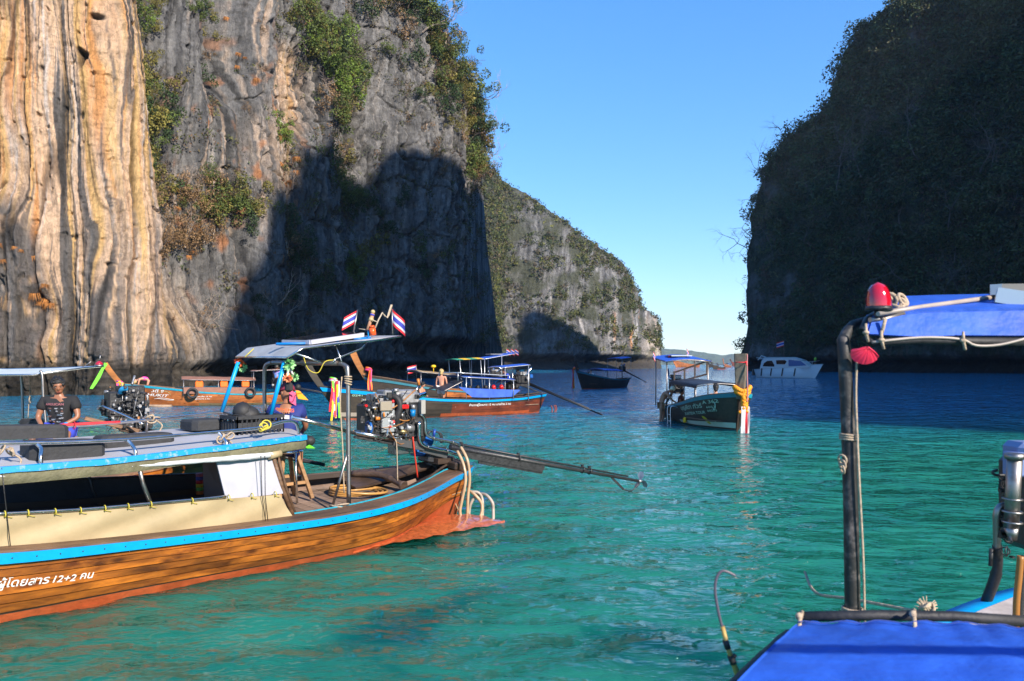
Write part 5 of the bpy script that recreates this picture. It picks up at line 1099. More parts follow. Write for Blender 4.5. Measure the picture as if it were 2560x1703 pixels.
# --- the black boat farther out
def boat_far():
    fr = Frame((11.6, 81.0), (6.5, 73.6)); 
    if fr.n.y > 0 or fr.n.x > 0: fr.n = -fr.n if fr.n.x > 0 else fr.n
    root = empty('longtail_boat', fr.p(4, 0, 0), 'small black longtail boat with blue awnings lying out in the channel by the headland', 'boat')
    h = Hull(fr, fr.L, 2.0, [(0, .95), (.15, .85), (.4, .85), (.65, 1.05), (.85, 1.35), (1, 1.75)], rake=1.1)
    h.skin(root, [W_HULLD, ANTIF, W_INNER], nu=20, zbot=.0); h.strip(root, 'rub_rail', TEALD, .02, .10, n=18); h.deck(root, W_GREY, .5); h.prow(root, W_DARK, (.55, 3.1), (.3, .4), .14)
    canopy(root, h, 2.4, 6.4, .85, 1.65, 1.75, .18, TARPB, [(2.5, 1), (6.3, 1), (2.5, -1), (6.3, -1)], zd=.8); canopy(root, h, .4, 2.6, .8, 3.0, 2.85, .08, TARPB, [(.5, 1), (2.5, 1), (.5, -1), (2.5, -1)], zd=.8, name='stern_canopy')
    small_engine(root, fr, .8, 1.9, P(1614, 955, 76), scale=1.2, detail=False)
    lettering('ลำไยทรัพย์', onside(h, 8.2, .95, .38, 3.1, 1, -1, -.1), LETG, root); lettering('LONGTAIL TOUR', onside(h, 7.8, .68, .2, 2.4, 1, -1, -.06), LETG, root)
    mb = MB(); mb.sheet([[h.pt(u, k, 1, .02) for u in np.linspace(.4, 1, 9)] for k in (.64, .69)]); build(mb, 'waterline_band', mat('pale_band', (.30, .25, .20), .6), root)
    ribbons('prow_ribbon', h.pt(.99, 0, 1, .05, .2), [MARI, ORANGE, PINK], 'orange garland and ribbon round the prow of the small black boat', fr, 2.0, .12, .22)
    person('person in a pale shirt sitting forward in the small black boat', fr.p(6.9, .2, .85), -120, SIT, SKINW, HAIRK, [('shirt', 'top', mat('shirt_pale', (.6, .58, .56), .8), .03)], 1.0)
    person('person sitting behind the prow of the small black boat', fr.p(7.7, 0, .80), -140, SIT, SKINT, HAIRK, [('shirt', 'top', mat('shirt_tan', (.35, .22, .18), .8), .03)], .9)
boat_far()

# --- the boat that points its tall prow at us
def boat_prow():
    fr = Frame((7.25, 36.0), (7.8, 27.6)); 
    if fr.n.x > 0: fr.n = -fr.n
    root = empty('longtail_boat', fr.p(4, 0, 0), 'dark longtail boat turned bow on with a tall grey prow and marigold garland', 'boat')
    h = Hull(fr, fr.L, 2.3, [(0, .50), (.15, .50), (.4, .62), (.65, .88), (.85, 1.18), (1, 1.36)], shape=[(0, .5), (.1, .72), (.25, .95), (.45, 1), (.62, 1.0), (.78, .92), (.9, .72), (.97, .42), (1, .10)], rake=.35, srake=.4)
    h.skin(root, [W_HULLD, mat('green_bottom', (.01, .16, .17), .5), W_INNER], nu=36, zbot=.07); h.strip(root, 'rub_rail', TEALD, .0, .09, .03, sides=(1,)); h.strip(root, 'rub_rail', TEAL_P, .0, .09, .03, sides=(-1,)); h.cap(root, W_CAP, .14); h.deck(root, W_GREY, .34)  # rub rail gets darker teal on one side, brighter teal on the other
    mb = MB(); mb.sheet([[h.pt(u, k, 1, .012) for u in np.linspace(.55, 1, 14)] for k in (.60, .69)]); build(mb, 'waterline_band', mat('pale_green_band', (.45, .52, .40), .6), root)
    post = mat('prow_grey_wood', (.13, .11, .085), .6, var=.3, vscale=7, bump=.3)
    h.prow(root, W_DARK, (.05, 1.6), (.22, .26), .14, name='stem')
    a = fr.p(h.L+.36, 0, 1.15); tp = P(1853, 884, 27.0); mb = MB(); ax = (tp-a); lf = V(1, 0, 0)
    rows = []
    for i in range(6):
        t = i/5; c = lerp(a, tp, t); w = lerp(.15, .225, t); d = lerp(.10, .16, t); rows.append([c+V(-w, -d*.2, 0), c+V(w*.45, -d, 0), c+V(w, -d*.1, .0), c+V(w*.9, d, .0), c+V(-w*.9, d, .0), c+V(-w, -d*.2, 0)])
    mb.sheet(rows, sm=False); mb.add([p+V(0, 0, .05*(j in (0, 4))) for j, p in enumerate(rows[-1][:5])], [[0, 1, 2, 3, 4]]); build(mb, 'prow_post', post, root)
    canopy(root, h, 3.0, 6.7, .88, 1.62, 1.55, .10, TARPK, [(3.2, 1), (5.0, 1), (6.5, 1), (3.2, -1), (6.5, -1)], zd=.7, flap=.10)
    canopy(root, h, .2, 2.6, .98, 2.65, 2.45, .10, TARPB, [(.5, .9), (2.4, .9), (.5, -.9), (2.4, -.9)], zd=.5, name='stern_canopy', pr=.024)
    mb = MB(); mb.box(fr.p(1.4, .1, 2.70), (1.0, .9, .04), Matrix((fr.a, fr.n, V(0, 0, 1))).transposed()); build(mb, 'solar_panel', ALU, root)
    small_engine(root, fr, 1.0, 1.45, fr.p(-3.2, -.4, .15), scale=1.35, w0=.1)
    rf = MB(); c = fr.p(2.3, -.15, 1.95); u_ = V(.9, -.3, .30).normalized(); v_ = V(0, 0, 1)
    for q in (-.25, .30): rf.bar(c-u_*.75+v_*q*.8, c+u_*.75+v_*q, .05, .07)
    for q in (-.7, -.25, .2, .72): rf.bar(c+u_*q-v_*.25, c+u_*q+v_*.30, .06, .06)
    build(rf, 'engine_guard', W_DARK, root)
    up = lambda s0, z0, ht, wd, sl: onside(h, s0, z0, ht, wd, 1, 1, sl)
    lettering('บุญธิดา', up(5.35, .58, .22, 1.05, .10), LETG, root); lettering('ทัวร์', up(6.55, .70, .22, .62, .12), LETG, root)
    lettering('BUNTIDA TOUR', up(5.65, .40, .15, 1.6, .10), LETG, root); lettering('A 362', up(7.25, .90, .17, .85, .12), LETG, root)
    lettering('6052', up(7.4, .76, .10, .5, .1), LETG, root); lettering('00253', up(7.4, .63, .10, .5, .1), LETG, root)
    fm = MB(); fm.sheet([[h.on(6.95+.40*t, .42-.26*t+.10*math.sin(t*3.1)*q+.03, 1, .012) for t in np.linspace(0, 1, 9)] for q in (-1, 0, 1)]); build(fm, 'fish_emblem', mat('fish_yellow', (.42, .38, .03), .6), root)
    fm = MB(); fm.sheet([[h.on(7.45+.2*t, .22+.1*q*t, 1, .012) for t in (0, 1)] for q in (-1, 1)]); build(fm, 'fish_tail', LETG, root)
    fm = MB(); fm.torus(h.on(7.85, .86, 1, .015), h.on(7.85, .86, 1, 1)-h.on(7.85, .86, 1, 0), .13, .018, 16, 5); build(fm, 'round_emblem', LETG, root)
    # marigold garland: blossoms strung on loops round the prow
    c = P(1853, 975, 27.25); g = MB(); rg = random.Random(3)
    for k in range(26): a_ = k/26*2*math.pi; g.ball(c+V(.26*math.cos(a_), -.12+.2*math.sin(a_), .03+.07*math.cos(a_*2)), .085, n=6); g.ball(c+V(.23*math.cos(a_), -.14+.2*math.sin(a_), -.10+.07*math.cos(a_*2)), .07, n=6)
    for k in range(44): t = k/43; g.ball(c+V(.03+.05*math.sin(k*2.4), -.30-.03*math.cos(k*1.7), -.02-.62*t), .085, n=6)
    for k in range(9): g.ball(c+V(-.14+.035*k, -.32, -.66-.02*abs(k-4)), .06, n=6)
    g.build('flower_garland', MARI, label='thick orange marigold garland hung round the tall grey prow', cat='garland')
    m = MB(); 
    for i, mi in enumerate((0, 0, 1, 0)):
        x0 = -.12+.07*i; rr = []
        for k in range(8): t = k/7; rr.append([c+V(.02+x0-.02*t, -.36-.03*math.sin(t*4+i), -.55-1.05*t), c+V(.02+x0+.075-.02*t, -.37-.03*math.sin(t*5+i*2), -.55-1.05*t)])
        m.sheet(rr, mi, th=.008)
    m.build('prow_cloth', [FWHITE, FRED], label='long white and red cloth hanging below the marigold garland to the water', cat='cloth')
    m = MB(); m.tube(smooth_pts([P(1868, 886, 26.9), P(1868, 930, 26.85), P(1869, 980, 26.85), P(1868, 1005, 26.85)], 5), .02, 6); m.build('prow_rope', mat('pink_rope', (.5, .2, .2), .8), label='twisted pink rope hanging down the side of the tall grey prow', cat='rope')
    m = MB(); p0 = P(1862, 906, 26.85); m.torus(p0+V(-.12, .02, 0), V(0, 0, 1), .17, .014, 14, 5); m.ball(p0+V(.0, -.12, 0), .045, n=8); m.tube([p0+V(0, -.12, 0), p0+V(.03, -.15, -.12)], .015, 5); m.build('red_bow', FRED, label='red cord tied in a bow near the top of the grey prow', cat='cord')
    for i, (px_, py_) in enumerate(((1633, 888), (1717, 881), (1673, 893))):
        if i < 2: flag(P(px_, py_+12, 34.6), P(px_, py_-10, 34.6), .16, .26, ['drooping flag on the left corner of the blue canopy behind the tall prow', 'drooping flag on the right end of the blue canopy behind the tall prow'][i], 1.4, 'flags on the blue canopy behind the tall prow', dirv=V(.6, 0, 0))
        else: l = MB(); l.cyl(P(1673, 902, 34.3), P(1673, 897, 34.3), .09, .09); l.cyl(P(1673, 897, 34.3), P(1673, 889, 34.3), .07, .05, mi=1); l.build('beacon_lamp', [FWHITE, mat('beacon_dark_red', (.2, .02, .02), .4)], label='dark red beacon lamp on the blue canopy behind the tall prow', cat='lamp')
    # bathing ladder with a man climbing it
    ld = empty('bathing_ladder', h.on(4.5, 0, 1, .25), 'steel bathing ladder hooked over the side of the bow on boat', 'ladder')
    L0 = [h.on(4.5+q, .62, 1, .28)+V(0, 0, 0) for q in (0, .42)]
    for q in L0: m = MB(); m.tube(smooth_pts([q+V(.4, .05, -.02), q+V(.12, 0, .08), q, q+V(0, 0, -.5), q+V(0, 0, -.95)], 4), .018, 6); m.build('side_rail', ALU, ld)
    for z in (-.25, -.5, -.75): m = MB(); m.cyl(L0[0]+V(0, 0, z), L0[1]+V(0, 0, z), .016, n=6); m.build('rung', ALU, ld)
    b = MB(); b.torus(h.on(5.5, .20, 1, .07), h.on(5, .2, 1, 1)-h.on(5, .2, 1, 0), .07, .05, 14, 6); b.build('yellow_float', YEL, label='round yellow float hanging low on the side behind the ladder', cat='float')
    o = P(1650, 1075, 32.6); o.z = -.25
    person('white haired tanned man in swim shorts climbing the bathing ladder', o, -8, dict(pelvis=(.05, 0, .95), waist=(.08, 0, 1.1), chest=(.20, 0, 1.32), neck=(.34, 0, 1.44), skull=(.42, 0, 1.50), shB=(.24, .19, 1.40), elB=(.42, .26, 1.15), wrB=(.60, .2, 1.02), haB=(.67, .19, 1.0), hiB=(.04, .09, .90), knL=(.16, .11, .55), anL=(.08, .11, .15), knR=(.04, -.1, .48), anR=(-.04, -.1, .06)), SKINT, mat('hair_white', (.62, .55, .40), .7), [('shorts', 'brief', mat('shorts_tan', (.40, .22, .12), .7), .022)], 1.02, look=(0, 15))
    person('dark haired person with bare shoulders sitting in the bow behind the teal rail', fr.p(6.9, .25, .62), 75, SIT, SKINW, HAIRK, [('swimsuit', 'brief', HAIRK, .02)], 1.08, hairlen=.02, female=True)
    person('boatman in dark shirt and blue shorts crouching at the stern behind the climbing man', fr.p(2.5, .35, .42), -30, SIT, SKINB, HAIRK, [('shirt', 'top', mat('shirt_maroon', (.10, .02, .02), .8), .03), ('shorts', 'legs', mat('shorts_blue', (.02, .08, .2), .8), .03)], .95)
boat_prow()

# --- the white speedboat under the dark cliff
def speedboat():
    bow, st = P(2050, 944, 132), P(1892, 944, 138); fr = Frame((st.x, st.y), (bow.x-.8, bow.y)); 
    if fr.n.y > 0: fr.n = -fr.n
    root = empty('speedboat', fr.p(5, 0, 0), 'white speedboat with a rounded cabin and dark fenders below the dark cliff', 'boat'); L = fr.L
    h = Hull(fr, L, 3.0, [(0, 1.45), (.3, 1.62), (.6, 1.85), (1, 2.35)], shape=[(0, .92), (.3, 1), (.6, .98), (.8, .75), (.93, .35), (1, .03)], rake=1.3, srake=0, sec=[(0, 1, 1), (.4, .97, .45), (.7, .86, .1), (1, .1, -1)])
    h.skin(root, [mat('speedboat_white', (.74, .80, .80), .3, coat=.3), mat('speedboat_white', (1, 1, 1)), WHITED], nu=20); h.deck(root, WHITED, 1.3, .02, .96); h.strip(root, 'rub_rail', WHITED, 0, .06, .05)
    cab = MB(); prof = [(.6, 3.05), (1.6, 3.35), (6.6, 3.35), (8.1, 2.9), (9.3, 2.0)]
    cab.sheet([[fr.p(s, w, z+(.10 if abs(w) < .5 else 0)) for w in (-1.25, -.4, .4, 1.25)] for s, z in prof[:4]], th=.06); 
    for w in (1.28, -1.28):
        cab.add([fr.p(s, w, z) for s, z in ((1.0, 1.5), (1.3, 2.9), (1.7, 3.33), (6.6, 3.33), (8.2, 2.85), (9.4, 1.9), (9.2, 1.75))], [[0, 1, 2, 3, 4, 5, 6]])
    cab.add([fr.p(8.15, 1.25, 2.86), fr.p(8.15, -1.25, 2.86), fr.p(9.4, -1.1, 1.9), fr.p(9.4, 1.1, 1.9)], [[0, 1, 2, 3]]); build(cab, 'cabin', WHITED, root)
    wf = 1.33
    w1 = MB(); w1.add([fr.p(s, wf, z) for s, z in ((1.5, 1.95), (1.75, 2.5), (2.3, 2.85), (3.1, 2.9), (3.5, 2.2), (3.5, 1.9))], [[0, 1, 2, 3, 4, 5]]); w1.build('cabin_window', GLASSD, root)
    w1 = MB(); w1.add([fr.p(s, wf, z) for s, z in ((3.8, 2.95), (3.9, 2.3), (5.3, 2.3), (5.6, 2.75), (5.3, 3.0))], [[0, 1, 2, 3, 4]]); w1.build('cabin_window', GLASSD, root)
    w1 = MB(); w1.add([fr.p(s, wf, z) for s, z in ((5.9, 1.95), (5.9, 3.05), (7.9, 2.85), (8.9, 2.1))], [[0, 1, 2, 3]]); w1.build('side_screen', mat('blue_screen', (.08, .16, .34), .15, coat=.5), root)
    for s in (1.2, 2.9, 4.8, 6.8): m = MB(); m.tube([h.on(s+.25, 1.6, 1, .10), h.on(s, .35, 1, .12)], .11, 8); m.build('fender', BLACKR, label='dark tube fender hanging on the side of the white speedboat', cat='fender', group='fenders along the speedboat')
    ar = MB(); ar.tube([fr.p(.6, 1.1, 3.0), fr.p(1.2, 1.1, 3.75), fr.p(2.0, 1.1, 3.5)], .07, 6); ar.bar(fr.p(.3, 0, 3.4), fr.p(1.9, 0, 3.35), 2.2, .08); build(ar, 'roof_arch', WHITED, root)
    rl = MB()
    for s in (5.5, 7.0, 8.5, 9.6): rl.cyl(fr.p(s, 1.1 if s < 9 else .7, 1.9+.03*s), fr.p(s, 1.1 if s < 9 else .7, 2.5+.02*s), .03, n=5)
    rl.tube([fr.p(s, 1.1 if s < 9 else .7, 2.5+.02*s) for s in (5.5, 7, 8.5, 9.6)]+[fr.p(10.6, 0, 2.9)], .03, 5); build(rl, 'bow_rail', ALU, root)
    eng = MB(); eng.box(fr.p(-.35, .5, .9), (.5, .5, 1.0), None, 0, .1); eng.box(fr.p(-.35, -.5, .9), (.5, .5, 1.0), None, 0, .1); build(eng, 'outboard_engine', BLACKM, root)
    flag(fr.p(4.7, 0, 3.4), fr.p(4.7, 0, 6.3), 1.3, .9, 'flag on the taller pole above the speedboat roof', .3, 'flags on the speedboat', V(-1, 0, 0)); m = MB(); m.cyl(fr.p(3.0, 0, 3.4), fr.p(3.0, 0, 6.2), .035, n=5); build(m, 'aerial', BLACKM, root)
    person('person in a bright green shirt standing on the speedboat bow', fr.p(9.9, .1, 1.85), 200, dict(elL=(.15, .25, 1.2)), SKINB, HAIRK, [('shirt', 'top', mat('shirt_green', (.20, .60, .03), .7), .04), ('shorts', 'legs', HAIRK, .03)], 1.05)
    person('person in dark clothes standing in the opening of the speedboat cabin', fr.p(5.75, .9, 1.5), -100, {}, SKINB, HAIRK, [('shirt', 'top', HAIRK, .03), ('shorts', 'legs', HAIRK, .03)], 1.0)
speedboat()

# --- a handful of small boats far out under the hills
far = [(1748, 917, 1690, 917, W_ORANGE, WHITED, 'far pale boat with a light cabin, left of the far group near the hills', 3.0), (1812, 922, 1784, 922, W_HULLD, TARPK, 'nearest of the far dark boats with two raised prows below the hills', 5.5), (1795, 917, 1772, 916, W_HULLD, TARPK, 'dark boat behind the nearest far boat, its prow just left of it', 5.5), (1828, 917, 1811, 918, W_ORANGE, TARPB, 'far orange boat with a raised orange prow below the hills', 6.5), (1862, 915, 1832, 915, W_RED, TARPB, 'far reddish boat half hidden behind the tall grey prow', 4.0)]
for i, (xs, ys, xb, yb, hm, cm, lab, zt) in enumerate(far):
    Ya = 2.35*FP/(ys-HOR+1.5); Yb = Ya*.985; fr = Frame(P(xs, ys, Ya)[:2], P(xb, ys, Yb)[:2]); 
    if fr.n.y > 0: fr.n = -fr.n
    root = empty('longtail_boat', fr.p(fr.L/2, 0, 0), lab, 'boat', 'longtail boats far out under the hills'); k = fr.L/10
    h = Hull(fr, fr.L, 2.4*k, [(0, 1.2*k), (.4, 1.1*k), (.7, 1.5*k), (1, 2.6*k)], rake=1.6*k, draft=.5)
    h.skin(root, [hm, ANTIF, W_INNER], nu=12, ks=(0, .3, .62, .8, 1)); h.prow(root, hm, (.9*k, zt*k*.85), (.5*k, .6*k), .4*k)
    canopy(root, h, 2.0*k, 6.0*k, 1.0*k, 2.3*k, 2.4*k, .3*k, cm, [(2.2*k, 1), (5.8*k, 1)], zd=.9*k, n=4, pr=.06*k); small_engine(root, fr, .8*k, 2.2*k, fr.p(-3*k, 0, .4), scale=1.4*k, detail=False)
# ---------------------------------------------------------------- the varnished boat in the foreground
TILT = .07
FG = Frame((-1.0, 12.3), (-1.0-.68*11, 12.3-.733*11), 1)
FG.n = FG.n if FG.n.y < 0 else -FG.n
def fp(s, w, z): return FG.p(s, w, z-TILT*w)
def fg(px, py, w): return FG.onw(px, py, w)
fgroot = empty('longtail_boat', (-2.2, 11.0, 0), 'varnished longtail boat with a bright blue rail and cream tarp, nearest on the left', 'boat')
SL = 11.0
hg = Hull(FG, SL, 2.2, [(0, .80), (.03, .735), (.057, .70), (.11, .655), (.165, .635), (.25, .62), (.36, .635), (.46, .68), (.57, .76), (.75, 1.0), (1, 1.6)],
          shape=[(0, .30), (.02, .36), (.057, .53), (.10, .74), (.165, .96), (.25, 1.04), (.36, .97), (.46, .93), (.57, .96), (.7, .84), (.85, .5), (1, .06)], rake=1.4, srake=.18, tilt=TILT,
          sec=[(0, 1, 1), (.22, .98, .76), (.45, .93, .46), (.62, .87, .22), (.74, .80, .02), (.86, .50, -.55), (1, 0.03, -1)])
hg.skin(fgroot, [W_DARK, ANTIF, W_INNER], nu=60, zbot=.10)
NP = 7; KS = [0.015+(.60-.015)*i/NP for i in range(NP+1)]
def zlim(u): return max(.07, .07+.30*max(0, 1-u/.17)**1.2)+.012*math.sin(u*40)
for side in (1, -1):
    for j in range(NP):
        mb = MB(); rows = []; nu = 72
        for i in range(nu+1):
            u = (i/nu)**1.15*.999; o = .022+.004*((j*7) % 3); g_ = .0045
            a, b = hg.pt(u, KS[j]+g_, side, o), hg.pt(u, KS[j+1]-g_, side, o); c, d = hg.pt(u, KS[j+1]-g_, side, -.002), hg.pt(u, KS[j]+g_, side, -.002); rows.append([a, b, c, d, a])
        mb.sheet(rows, sm=False); build(mb, 'hull_plank', W_HONEY, fgroot, FG)
    # orange bottom paint rising at the stern, over the planks
    mb = MB(); rows = []
    for i in range(73):
        u = (i/72)**1.3*.98; r = []; zt = zlim(u); s_ = hg.loc(u, .5)[0]
        for q in range(4): r.append(hg.on(s_, lerp(zt, -.05, q/3), side, .034))
        rows.append(r)
    mb.sheet(rows); build(mb, 'bottom_paint', ANTIF, fgroot)
hg.strip(fgroot, 'rub_rail', BLUE_P, .0, .115, .075, n=60)
for side in (1, -1):
    mb = MB(); rows = []
    for i in range(61):
        u = i/60; w2 = min(.27, hg.b(u)*.9); e = hg.pt(u, 0, side, -w2, .035); f_ = hg.pt(u, 0, side, -w2-.022, .035); rows.append([e-V(0, 0, .05), e+V(0, 0, .012), f_+V(0, 0, .012), f_-V(0, 0, .05), e-V(0, 0, .05)])
    mb.sheet(rows, sm=False); build(mb, 'inner_rail', TEAL_P if side > 0 else W_DARK, fgroot)
mb = MB()
for i in range(34): p = hg.pt(.02+i*.0175, .055, 1, .076); mb.ball(p, .0075, n=6)
mb.build('rail_nails', BLACKM, fgroot)['kind'] = 'stuff'
hg.cap(fgroot, W_CAP, .27, 0, .02, n=60, out=.05)
# deck planks on the after deck, athwart and sloping up to the stern
ns = 15
for i in range(ns):
    s0, s1 = .75+i*.16, .75+(i+1)*.16-.008; u = s0/SL; w0, w1 = hg.b(u)-.27, hg.b(s1/SL)-.27; z0 = .49+.16*max(0, 1-s0/1.6)**1.5; z1 = .49+.16*max(0, 1-s1/1.6)**1.5
    mb = MB(); mb.add([fp(s0, -w0, z0), fp(s1, -w1, z1), fp(s1, w1, z1), fp(s0, w0, z0), fp(s0, -w0, z0-.03), fp(s1, -w1, z1-.03), fp(s1, w1, z1-.03), fp(s0, w0, z0-.03)], [[0, 3, 2, 1], [4, 5, 6, 7], [0, 1, 5, 4], [2, 3, 7, 6], [0, 4, 7, 3], [1, 2, 6, 5]])
    build(mb, 'deck_plank', W_GREY, fgroot, FG)
mb = MB(); mb.sheet([[fp(s, q*(hg.b(s/SL)-.25), .25) for q in (-1, 0, 1)] for s in (3.1, 5, 7, 9)], th=.03); build(mb, 'floor', W_DARK, fgroot, FG)
# raised dark stern board and curved knee on the after deck
mb = MB()
for q in (-1, 1): mb.sheet([[fp(s, q*(hg.b(s/SL)-.26), z+.06), fp(s, q*(hg.b(s/SL)-.28)*.45, z-.02)] for s, z in ((1.5, .55), (1.1, .60), (.7, .68), (.3, .76), (.02, .82))], th=.03)
build(mb, 'stern_board', W_DARK, fgroot, FG)
mb = MB(); mb.tube(smooth_pts([fg(880, 1185, -.6), fg(950, 1187, -.25), fg(1010, 1215, .2)], 5), [.05]*10+[.075], 8); build(mb, 'curved_knee', W_DARK, fgroot, FG)
mb = MB(); c = fp(.02, 0, .83)
mb.bar(fp(.03, -.38, .86), fp(.03, .36, .83), .26, .12, mi=0, bev=.02); mb.bar(fp(.22, -.2, .90), fp(.22, .2, .90), .3, .08); build(mb, 'transom_block', W_DARK, fgroot, FG)
# red keel apron awash behind the stern
KP = [(880, 1385, .0), (960, 1362, .03), (1060, 1345, .05), (1160, 1325, .04), (1262, 1307, .015)]
mb = MB(); near = [FG.onz(x, y, z) for x, y, z in KP]; farr = [FG.onz(x, y, z) for x, y, z in ((960, 1330, .09), (1040, 1300, .11), (1110, 1288, .12), (1190, 1287, .085), (1262, 1305, .02))]
mb.sheet([[lerp(a, b, t)+V(0, 0, .05*math.sin(t*math.pi)*(.4+.6*(i < 4))+.012*math.sin(i*3+t*7)) for t in np.linspace(0, 1, 6)] for i, (a, b) in enumerate(zip(smooth_pts(near, 4), smooth_pts(farr, 4)))]); 
ap = build(mb, 'keel_apron', mat('wet_antifouling', (.42, .10, .035), .12, var=.35, vscale=12, bump=.4, bscale=14, coat=.7), fgroot)
# tarps, tubes, poles and ropes along the side
T0 = [(-30, 1291), (200, 1279), (400, 1262), (565, 1247), (700, 1237)]; T1 = [(-30, 1372), (200, 1352), (400, 1330), (600, 1308), (735, 1297)]
mb = MB(); a = smooth_pts([fg(x, y, .93) for x, y in T0], 6); b = smooth_pts([fg(x, y, .90) for x, y in T1], 6)
mb.sheet([[lerp(p, q, t)+FG.n*(.025*math.sin(i*.9+t*4)*math.sin(t*math.pi)) for t in np.linspace(0, 1, 7)] for i, (p, q) in enumerate(zip(a, b))], th=.008); mb.build('side_tarp', CREAM, fgroot)
mb = MB(); mb.tube(smooth_pts([fg(x, y-5, .95) for x, y in T0[:4]], 5), .017, 8); mb.build('side_rail', STEEL, fgroot)
for x in (12, 70, 138, 201, 262, 320, 377, 480, 572, 630, 688):
    y = interp(x, [p[0] for p in T0], [p[1] for p in T0]); mb = MB(); p = fg(x, y, .955); mb.torus(p+V(0, 0, .012), FG.a, .028, .006, 10, 4); mb.tube([p+V(0, 0, -.01), p+FG.a*-.06+V(0, 0, -.03)], .003, 4); mb.build('lashing', ROPEY, fgroot)
mb = MB(); mb.sheet([[fg(-30, 1198, -.85), fg(240, 1195, -.85), fg(505, 1184, -.85)], [fg(-30, 1300, -.85), fg(240, 1290, -.85), fg(530, 1262, -.85)]], th=.01); mb.build('far_side_tarp', TARPK, fgroot)
mb = MB(); mb.tube([fg(-30, 1203, -.83), fg(240, 1196, -.83), fg(505, 1184, -.83)], .014, 6); mb.build('far_side_rail', BLACKM, fgroot)
mb = MB(); mb.add([fg(540, 1150, .86), fg(682, 1143, .86), fg(708, 1234, .88), fg(565, 1249, .88)], [[0, 1, 2, 3]]); mb.add([p-FG.n*.02 for p in mb.v[:4]], [[3, 2, 1, 0]]); mb.build('white_panel', WHITE, fgroot)
mb = MB(); mb.add([fg(506, 1150, .1), fg(540, 1150, .85), fg(565, 1249, .87), fg(512, 1262, .1)], [[0, 1, 2, 3]]); mb.build('brown_panel', mat('brown_panel', (.10, .065, .06), .7), fgroot)
for (x0, y0, x1, y1, w, mm, r) in ((345, 1155, 378, 1263, .92, STEELD, .022), (683, 1143, 735, 1297, .86, W_CAP, .028), (695, 1143, 742, 1296, .80, W_CAP, .02), (222, 1185, 252, 1268, -.8, BLACKM, .016)):
    mb = MB(); mb.tube([fg(x0, y0, w), fg((x0+x1)/2-4, (y0+y1)/2, w), fg(x1, y1, w)], r, 7); build(mb, 'roof_prop', mm, fgroot, FG)
for x0, x1 in ((4, 26), (652, 664), (662, 670)): mb = MB(); mb.tube([fg(x0, 1140+30*(x0 < 100), 1.0), fg((x0+x1)/2-3, 1240, .98), fg(x1, 1305+60*(x0 < 100), .96)], .005, 4); mb.build('hanging_cord', BLACKM, fgroot)
# the white roof with its blue edge
RN = [(-40, 1177), (0, 1174), (150, 1162), (300, 1149), (450, 1131), (600, 1113), (700, 1100), (764, 1092)]; RF = [(-40, 1106), (0, 1102), (110, 1098), (220, 1091), (330, 1083), (430, 1072), (560, 1071), (694, 1073)]
a = [fg(x, y, w) for (x, y), w in zip(RN, (.97, .97, .97, .96, .94, .92, .90, .86))]; b = [fg(x, y, -w) for (x, y), w in zip(RF, (.97, .97, .96, .95, .93, .9, .8, .55))]
mb = MB(); mb.sheet([[lerp(p, q, t)+V(0, 0, .05*math.sin(t*math.pi)) for t in np.linspace(0, 1, 9)] for p, q in zip(smooth_pts(a, 3), smooth_pts(b, 3))], th=.03); mb.build('roof', ROOFW, fgroot)
edge = smooth_pts(a, 3); mb = MB(); rr = []
for i, p in enumerate(edge): j = .004*math.sin(i*2.1); rr.append([p+FG.n*(.03)+V(0, 0, .022+j), p+FG.n*.036+V(0, 0, -.032+j), p+FG.n*.0+V(0, 0, -.036), p+V(0, 0, .026), p+FG.n*(.03)+V(0, 0, .022+j)])
mb.sheet(rr, sm=False); mb.build('roof_edge', mat('chipped_blue_edge', (.0, .26, .62), .45, col2=(.5, .45, .42), vscale=16, thick=.28), fgroot)
mb = MB(); lo = [p+V(0, 0, -.14) for p in edge]; mb.sheet([[p+V(0, 0, -.04)+FG.n*.01, p+V(0, 0, -.09)+FG.n*.02, q] for p, q in zip(edge, lo)]); mb.build('roof_valance', mat('olive_canvas', (.13, .12, .07), .7, var=.3, bump=.5), fgroot)
mb = MB(); mb.tube(smooth_pts([fg(-30, 1192, .97), fg(150, 1184, .95), fg(330, 1166, .95)], 5), [.02]*10+[.026], 8); mb.tube(smooth_pts([fg(330, 1166, .95), fg(480, 1154, .95), fg(600, 1144, .93), fg(690, 1136, .9)], 5), [.02, .024, .02, .027, .024, .028, .024, .03, .026, .034, .03, .036, .032, .03, .034, .026], 9); mb.build('rolled_side_screen', CLEAR, fgroot)
mb = MB(); mb.tube([fg(672, 1140, .9), fg(700, 1133, .88)], .045, 9); mb.tube([fg(690, 1130, .86), fg(735, 1121, .8)], .028, 8); mb.build('screen_wrap', CREAM, fgroot)
mb = MB(); mb.tube([fg(735, 1121, .8), fg(757, 1115, .78)], .022, 8); mb.build('blue_pipe_end', BLUE_P, fgroot)
